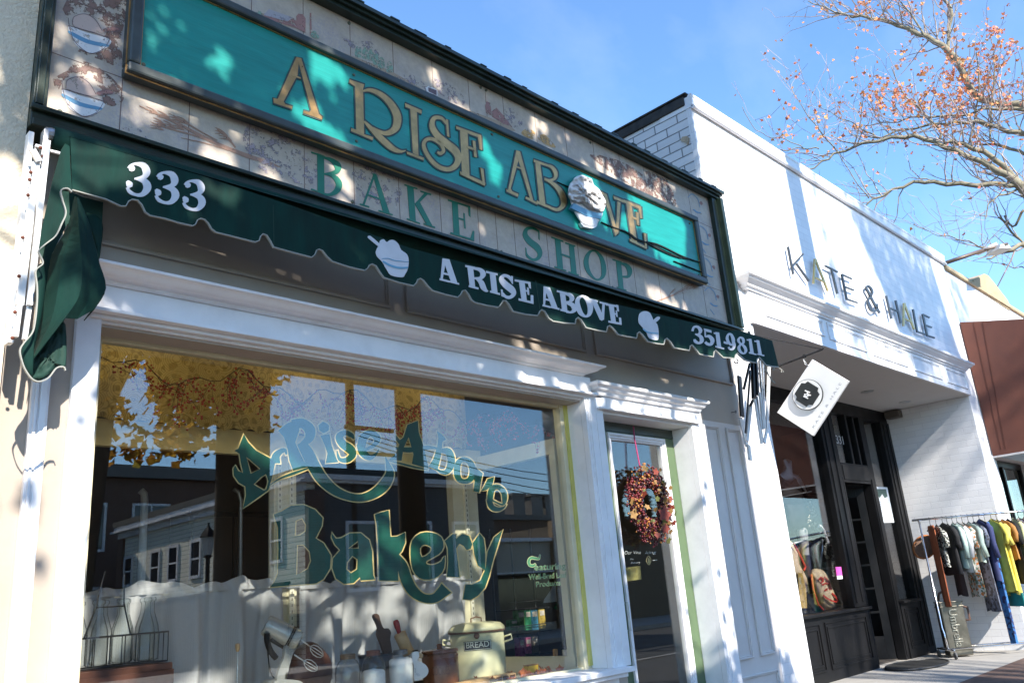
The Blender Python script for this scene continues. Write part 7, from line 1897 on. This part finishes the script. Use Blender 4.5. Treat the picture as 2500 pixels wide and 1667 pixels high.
def tree(name, label, trunk, lean, crowns, nleaf, lmat, bark, keep, rad, seed, lsize=(.10, .17), limbs=9):
    rnd = random.Random(seed)
    t = thing(name, label, 'tree', trunk)
    b = Vector(trunk)
    top = b + Vector(lean)
    w_ = MB()
    mid = b.lerp(top, .5) + Vector((rnd.uniform(-.1, .1), rnd.uniform(-.1, .1), 0))
    w_.tube([b - Vector((0, 0, .15)), b + Vector((0, 0, .4)), mid, top], [rad * 1.5, rad * 1.05, rad * .9, rad * .7], 12)
    for k in range(limbs):
        c, r = crowns[k % len(crowns)]
        tgt = Vector(c) + Vector((rnd.uniform(-.7, .7) * r[0], rnd.uniform(-.7, .7) * r[1], rnd.uniform(-.5, .8) * r[2]))
        s0 = b.lerp(top, rnd.uniform(.62, 1.0))
        m1 = s0.lerp(tgt, .45) + Vector((rnd.uniform(-.3, .3), rnd.uniform(-.3, .3), rnd.uniform(.1, .5)))
        pts = cr([tuple(s0), tuple(m1), tuple(tgt)], 4)
        rr = rad * rnd.uniform(.32, .55)
        w_.tube(pts, [rr * (1 - .85 * i / (len(pts) - 1)) for i in range(len(pts))], 7)
        for j in range(10):
            a = Vector(pts[rnd.randrange(2, len(pts))])
            dd = Vector((rnd.gauss(0, 1), rnd.gauss(0, 1), rnd.gauss(.3, .8))).normalized()
            e = a + dd * rnd.uniform(.4, 1.1)
            w_.tube([a, a.lerp(e, .5) + Vector((0, 0, .06)), e], [.014, .010, .005], 4, cap=False)
    w_.build('trunk', bark, t, smooth=True, normals=False)
    l_ = MB()
    n_, tries = 0, 0
    while n_ < nleaf and tries < nleaf * 40:
        tries += 1
        c, r = crowns[rnd.randrange(len(crowns))]
        v_ = Vector((rnd.gauss(0, 1), rnd.gauss(0, 1), rnd.gauss(0, 1))).normalized() * (rnd.random() ** .45)
        p = Vector((c[0] + v_.x * r[0], c[1] + v_.y * r[1], c[2] + v_.z * r[2]))
        if noise.noise(p * 0.9) < -0.22 and rnd.random() < .5: continue
        if rnd.random() > keep(p): continue
        addleaf(l_, p, rnd.uniform(*lsize), rnd)
        n_ += 1
    tag(l_.build('leaf', lmat, t, normals=False), kind='stuff')
    return t
def keep1(p):
    s = shadow_at(p, -0.15)
    for (x, z, a, b) in SPOTS:
        if ((s.x - x) / (a + .03)) ** 2 + ((s.z - z) / (b + .03)) ** 2 < 1: return 0.0
    if 6.85 < s.x < 7.27 and s.z > 5.4: return 1.0
    if s.z < 0.85: return 0.95 if noise.noise(p * 1.7) > 0.10 else 0.04
    if s.x > 6.75: return 0.0
    if 4.75 < s.x < 5.2 and s.z < 2.65: return 0.6
    if s.x < 0.95 and s.z < 3.4: return 0.05
    if s.z < 2.62 and 1.45 < s.x < 3.7: return 0.8 if noise.noise(Vector((s.x * 2.2, s.z * 2.2, 0))) > -0.12 else 0.03
    if s.z < 2.62: return 0.16 if 1.4 < s.x < 4.8 else 0.05
    if s.z < 2.95 and s.x > 4.6: return 0.08
    if s.z > 5.6: return 0.35
    return 1.0
YLEAF = leafmat('russet_yellow_leaf', [(0.50, 0.24, 0.03), (0.58, 0.36, 0.05), (0.50, 0.20, 0.03), (0.36, 0.30, 0.05)], 0.6)
crowns1 = [((0.2, -5.6, 7.6), (2.6, 1.9, 1.7)), ((3.0, -5.4, 7.9), (2.6, 1.8, 1.7)), ((0.6, -5.6, 8.6), (2.6, 1.5, 1.4)), ((3.4, -5.6, 8.4), (2.4, 1.5, 1.5)), ((1.6, -5.6, 8.9), (3.0, 1.7, 1.3)), ((4.3, -5.4, 7.3), (1.6, 1.2, 1.3)), ((3.0, -5.9, 5.2), (1.7, 1.1, 1.1)), ((4.4, -6.0, 4.3), (1.7, 1.0, 1.0)), ((3.9, -6.3, 4.6), (1.8, 1.0, 1.3)), ((4.7, -5.9, 4.6), (1.3, .9, 1.2)), ((5.55, -5.5, 10.6), (.8, .9, 1.0)), ((1.0, -5.7, 6.1), (1.7, .9, .7)), ((1.6, -5.6, 6.9), (3.2, 1.0, .6)), ((3.3, -5.6, 5.9), (.5, .6, 1.1))]
tree('street_tree', 'leafy autumn street tree at the kerb mirrored in the left of the bakery window', (3.30, -5.75, 0), (0.35, 0.1, 5.6), crowns1, 25000, YLEAF, BARKD, keep1, .15, 8, limbs=16)
def keep2(p):
    s = shadow_at(p, -0.02)
    if s.x < 10.15: return 0.0
    n_ = noise.noise(Vector(((s.x + s.z * .3) * 1.15, s.z * .3, 3.1)))
    if n_ < -0.13: return 0.02
    return 1.0 if s.z > 3.6 else .18
tree('street_tree', 'tall thinly leafed street tree across the road opposite the boutique', (6.1, -16.4, 0), (.6, 0, 11.5), [((7.0, -16.2, 16.8), (2.0, 1.5, 1.8)), ((8.8, -16.2, 17.0), (2.0, 1.5, 1.8)), ((10.4, -16.4, 16.4), (1.8, 1.5, 1.8))], 8500, YLEAF, BARKD, keep2, .16, 9, lsize=(.09, .14), limbs=14)

# ------------------------------------------------------------------ the far side of the street, seen mirrored in the glass
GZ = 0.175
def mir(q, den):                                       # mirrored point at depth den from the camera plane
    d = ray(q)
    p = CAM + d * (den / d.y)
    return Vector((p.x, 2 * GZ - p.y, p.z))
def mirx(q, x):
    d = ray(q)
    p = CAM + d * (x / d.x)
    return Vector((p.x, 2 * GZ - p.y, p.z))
POLEW = mat('weathered_pole_wood', (0.085, 0.06, 0.04), 0.9, var=0.3, scale=8, bump=0.4, stretch=(4, 4, .3))
for (x, y, r_, h_, lab) in ((8.05, -5.7, .20, 12.5, 'weathered wooden utility pole at the kerb opposite the boutique corner'), (5.32, -5.75, .33, 12.5, 'thick dark wooden pole at the kerb opposite the bakery window')):
    tag(MB().tube([(x, y, -0.1), (x, y, h_)], [r_ * 1.04, r_], 16).build('utility_pole', POLEW, smooth=True), lab, 'pole')
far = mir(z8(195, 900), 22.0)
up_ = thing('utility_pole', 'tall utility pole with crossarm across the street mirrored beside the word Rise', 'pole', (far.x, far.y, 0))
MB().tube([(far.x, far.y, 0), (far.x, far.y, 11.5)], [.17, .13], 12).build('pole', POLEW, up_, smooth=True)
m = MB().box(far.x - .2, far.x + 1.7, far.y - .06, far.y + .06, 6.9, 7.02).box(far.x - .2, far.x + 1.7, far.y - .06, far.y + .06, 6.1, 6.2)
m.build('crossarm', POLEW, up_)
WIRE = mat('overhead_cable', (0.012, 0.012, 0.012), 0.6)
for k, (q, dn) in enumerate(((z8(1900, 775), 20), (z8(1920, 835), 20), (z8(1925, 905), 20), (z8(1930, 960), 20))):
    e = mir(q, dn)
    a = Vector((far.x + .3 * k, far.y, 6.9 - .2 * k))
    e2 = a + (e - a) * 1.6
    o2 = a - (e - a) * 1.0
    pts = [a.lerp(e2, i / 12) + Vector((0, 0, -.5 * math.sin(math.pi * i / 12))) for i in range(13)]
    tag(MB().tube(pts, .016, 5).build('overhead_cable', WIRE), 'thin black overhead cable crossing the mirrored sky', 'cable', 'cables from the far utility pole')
# clapboard house
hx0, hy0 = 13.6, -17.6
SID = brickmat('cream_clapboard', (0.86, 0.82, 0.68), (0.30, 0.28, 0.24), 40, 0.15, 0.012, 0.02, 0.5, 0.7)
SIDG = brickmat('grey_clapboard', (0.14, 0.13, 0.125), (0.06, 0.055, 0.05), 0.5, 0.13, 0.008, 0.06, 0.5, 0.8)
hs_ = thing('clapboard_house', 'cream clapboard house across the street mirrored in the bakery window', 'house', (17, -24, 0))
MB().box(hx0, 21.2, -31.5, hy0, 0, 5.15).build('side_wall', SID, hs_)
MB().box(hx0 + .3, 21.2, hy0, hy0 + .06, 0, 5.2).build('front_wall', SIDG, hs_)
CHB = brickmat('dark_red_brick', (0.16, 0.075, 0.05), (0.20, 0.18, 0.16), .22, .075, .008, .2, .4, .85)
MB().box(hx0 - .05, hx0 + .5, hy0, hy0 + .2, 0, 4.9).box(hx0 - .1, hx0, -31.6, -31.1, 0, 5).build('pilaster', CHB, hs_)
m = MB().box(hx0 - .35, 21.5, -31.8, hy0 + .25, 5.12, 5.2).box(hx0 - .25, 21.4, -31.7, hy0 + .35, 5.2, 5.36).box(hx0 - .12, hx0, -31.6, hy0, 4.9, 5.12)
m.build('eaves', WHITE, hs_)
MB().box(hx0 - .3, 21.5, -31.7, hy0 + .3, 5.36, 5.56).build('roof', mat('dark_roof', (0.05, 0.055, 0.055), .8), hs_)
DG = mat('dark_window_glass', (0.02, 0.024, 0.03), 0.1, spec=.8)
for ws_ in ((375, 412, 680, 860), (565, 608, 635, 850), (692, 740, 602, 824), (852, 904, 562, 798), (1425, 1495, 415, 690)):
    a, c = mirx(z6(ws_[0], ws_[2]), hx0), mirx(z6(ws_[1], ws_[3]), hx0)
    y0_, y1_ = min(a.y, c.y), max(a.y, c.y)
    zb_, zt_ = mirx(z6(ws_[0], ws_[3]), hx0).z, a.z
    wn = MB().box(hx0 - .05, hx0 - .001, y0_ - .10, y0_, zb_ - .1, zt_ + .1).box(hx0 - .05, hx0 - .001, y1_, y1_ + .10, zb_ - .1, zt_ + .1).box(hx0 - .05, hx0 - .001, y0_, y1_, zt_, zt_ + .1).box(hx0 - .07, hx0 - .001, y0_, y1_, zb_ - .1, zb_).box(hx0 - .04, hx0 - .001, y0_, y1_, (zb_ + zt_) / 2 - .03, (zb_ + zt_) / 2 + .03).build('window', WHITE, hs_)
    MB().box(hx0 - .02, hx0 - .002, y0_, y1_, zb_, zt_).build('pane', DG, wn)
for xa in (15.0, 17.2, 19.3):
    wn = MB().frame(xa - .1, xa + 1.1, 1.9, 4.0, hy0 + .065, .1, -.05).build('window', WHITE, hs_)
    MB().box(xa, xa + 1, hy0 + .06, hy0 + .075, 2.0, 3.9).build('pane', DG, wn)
fc = thing('added_fence', 'added dark board fence covering the lower clapboard wall in the mirrored street', 'fence', (13.2, -24.5, 0))  # added to keep the pale lower clapboard out of the curtain reflections
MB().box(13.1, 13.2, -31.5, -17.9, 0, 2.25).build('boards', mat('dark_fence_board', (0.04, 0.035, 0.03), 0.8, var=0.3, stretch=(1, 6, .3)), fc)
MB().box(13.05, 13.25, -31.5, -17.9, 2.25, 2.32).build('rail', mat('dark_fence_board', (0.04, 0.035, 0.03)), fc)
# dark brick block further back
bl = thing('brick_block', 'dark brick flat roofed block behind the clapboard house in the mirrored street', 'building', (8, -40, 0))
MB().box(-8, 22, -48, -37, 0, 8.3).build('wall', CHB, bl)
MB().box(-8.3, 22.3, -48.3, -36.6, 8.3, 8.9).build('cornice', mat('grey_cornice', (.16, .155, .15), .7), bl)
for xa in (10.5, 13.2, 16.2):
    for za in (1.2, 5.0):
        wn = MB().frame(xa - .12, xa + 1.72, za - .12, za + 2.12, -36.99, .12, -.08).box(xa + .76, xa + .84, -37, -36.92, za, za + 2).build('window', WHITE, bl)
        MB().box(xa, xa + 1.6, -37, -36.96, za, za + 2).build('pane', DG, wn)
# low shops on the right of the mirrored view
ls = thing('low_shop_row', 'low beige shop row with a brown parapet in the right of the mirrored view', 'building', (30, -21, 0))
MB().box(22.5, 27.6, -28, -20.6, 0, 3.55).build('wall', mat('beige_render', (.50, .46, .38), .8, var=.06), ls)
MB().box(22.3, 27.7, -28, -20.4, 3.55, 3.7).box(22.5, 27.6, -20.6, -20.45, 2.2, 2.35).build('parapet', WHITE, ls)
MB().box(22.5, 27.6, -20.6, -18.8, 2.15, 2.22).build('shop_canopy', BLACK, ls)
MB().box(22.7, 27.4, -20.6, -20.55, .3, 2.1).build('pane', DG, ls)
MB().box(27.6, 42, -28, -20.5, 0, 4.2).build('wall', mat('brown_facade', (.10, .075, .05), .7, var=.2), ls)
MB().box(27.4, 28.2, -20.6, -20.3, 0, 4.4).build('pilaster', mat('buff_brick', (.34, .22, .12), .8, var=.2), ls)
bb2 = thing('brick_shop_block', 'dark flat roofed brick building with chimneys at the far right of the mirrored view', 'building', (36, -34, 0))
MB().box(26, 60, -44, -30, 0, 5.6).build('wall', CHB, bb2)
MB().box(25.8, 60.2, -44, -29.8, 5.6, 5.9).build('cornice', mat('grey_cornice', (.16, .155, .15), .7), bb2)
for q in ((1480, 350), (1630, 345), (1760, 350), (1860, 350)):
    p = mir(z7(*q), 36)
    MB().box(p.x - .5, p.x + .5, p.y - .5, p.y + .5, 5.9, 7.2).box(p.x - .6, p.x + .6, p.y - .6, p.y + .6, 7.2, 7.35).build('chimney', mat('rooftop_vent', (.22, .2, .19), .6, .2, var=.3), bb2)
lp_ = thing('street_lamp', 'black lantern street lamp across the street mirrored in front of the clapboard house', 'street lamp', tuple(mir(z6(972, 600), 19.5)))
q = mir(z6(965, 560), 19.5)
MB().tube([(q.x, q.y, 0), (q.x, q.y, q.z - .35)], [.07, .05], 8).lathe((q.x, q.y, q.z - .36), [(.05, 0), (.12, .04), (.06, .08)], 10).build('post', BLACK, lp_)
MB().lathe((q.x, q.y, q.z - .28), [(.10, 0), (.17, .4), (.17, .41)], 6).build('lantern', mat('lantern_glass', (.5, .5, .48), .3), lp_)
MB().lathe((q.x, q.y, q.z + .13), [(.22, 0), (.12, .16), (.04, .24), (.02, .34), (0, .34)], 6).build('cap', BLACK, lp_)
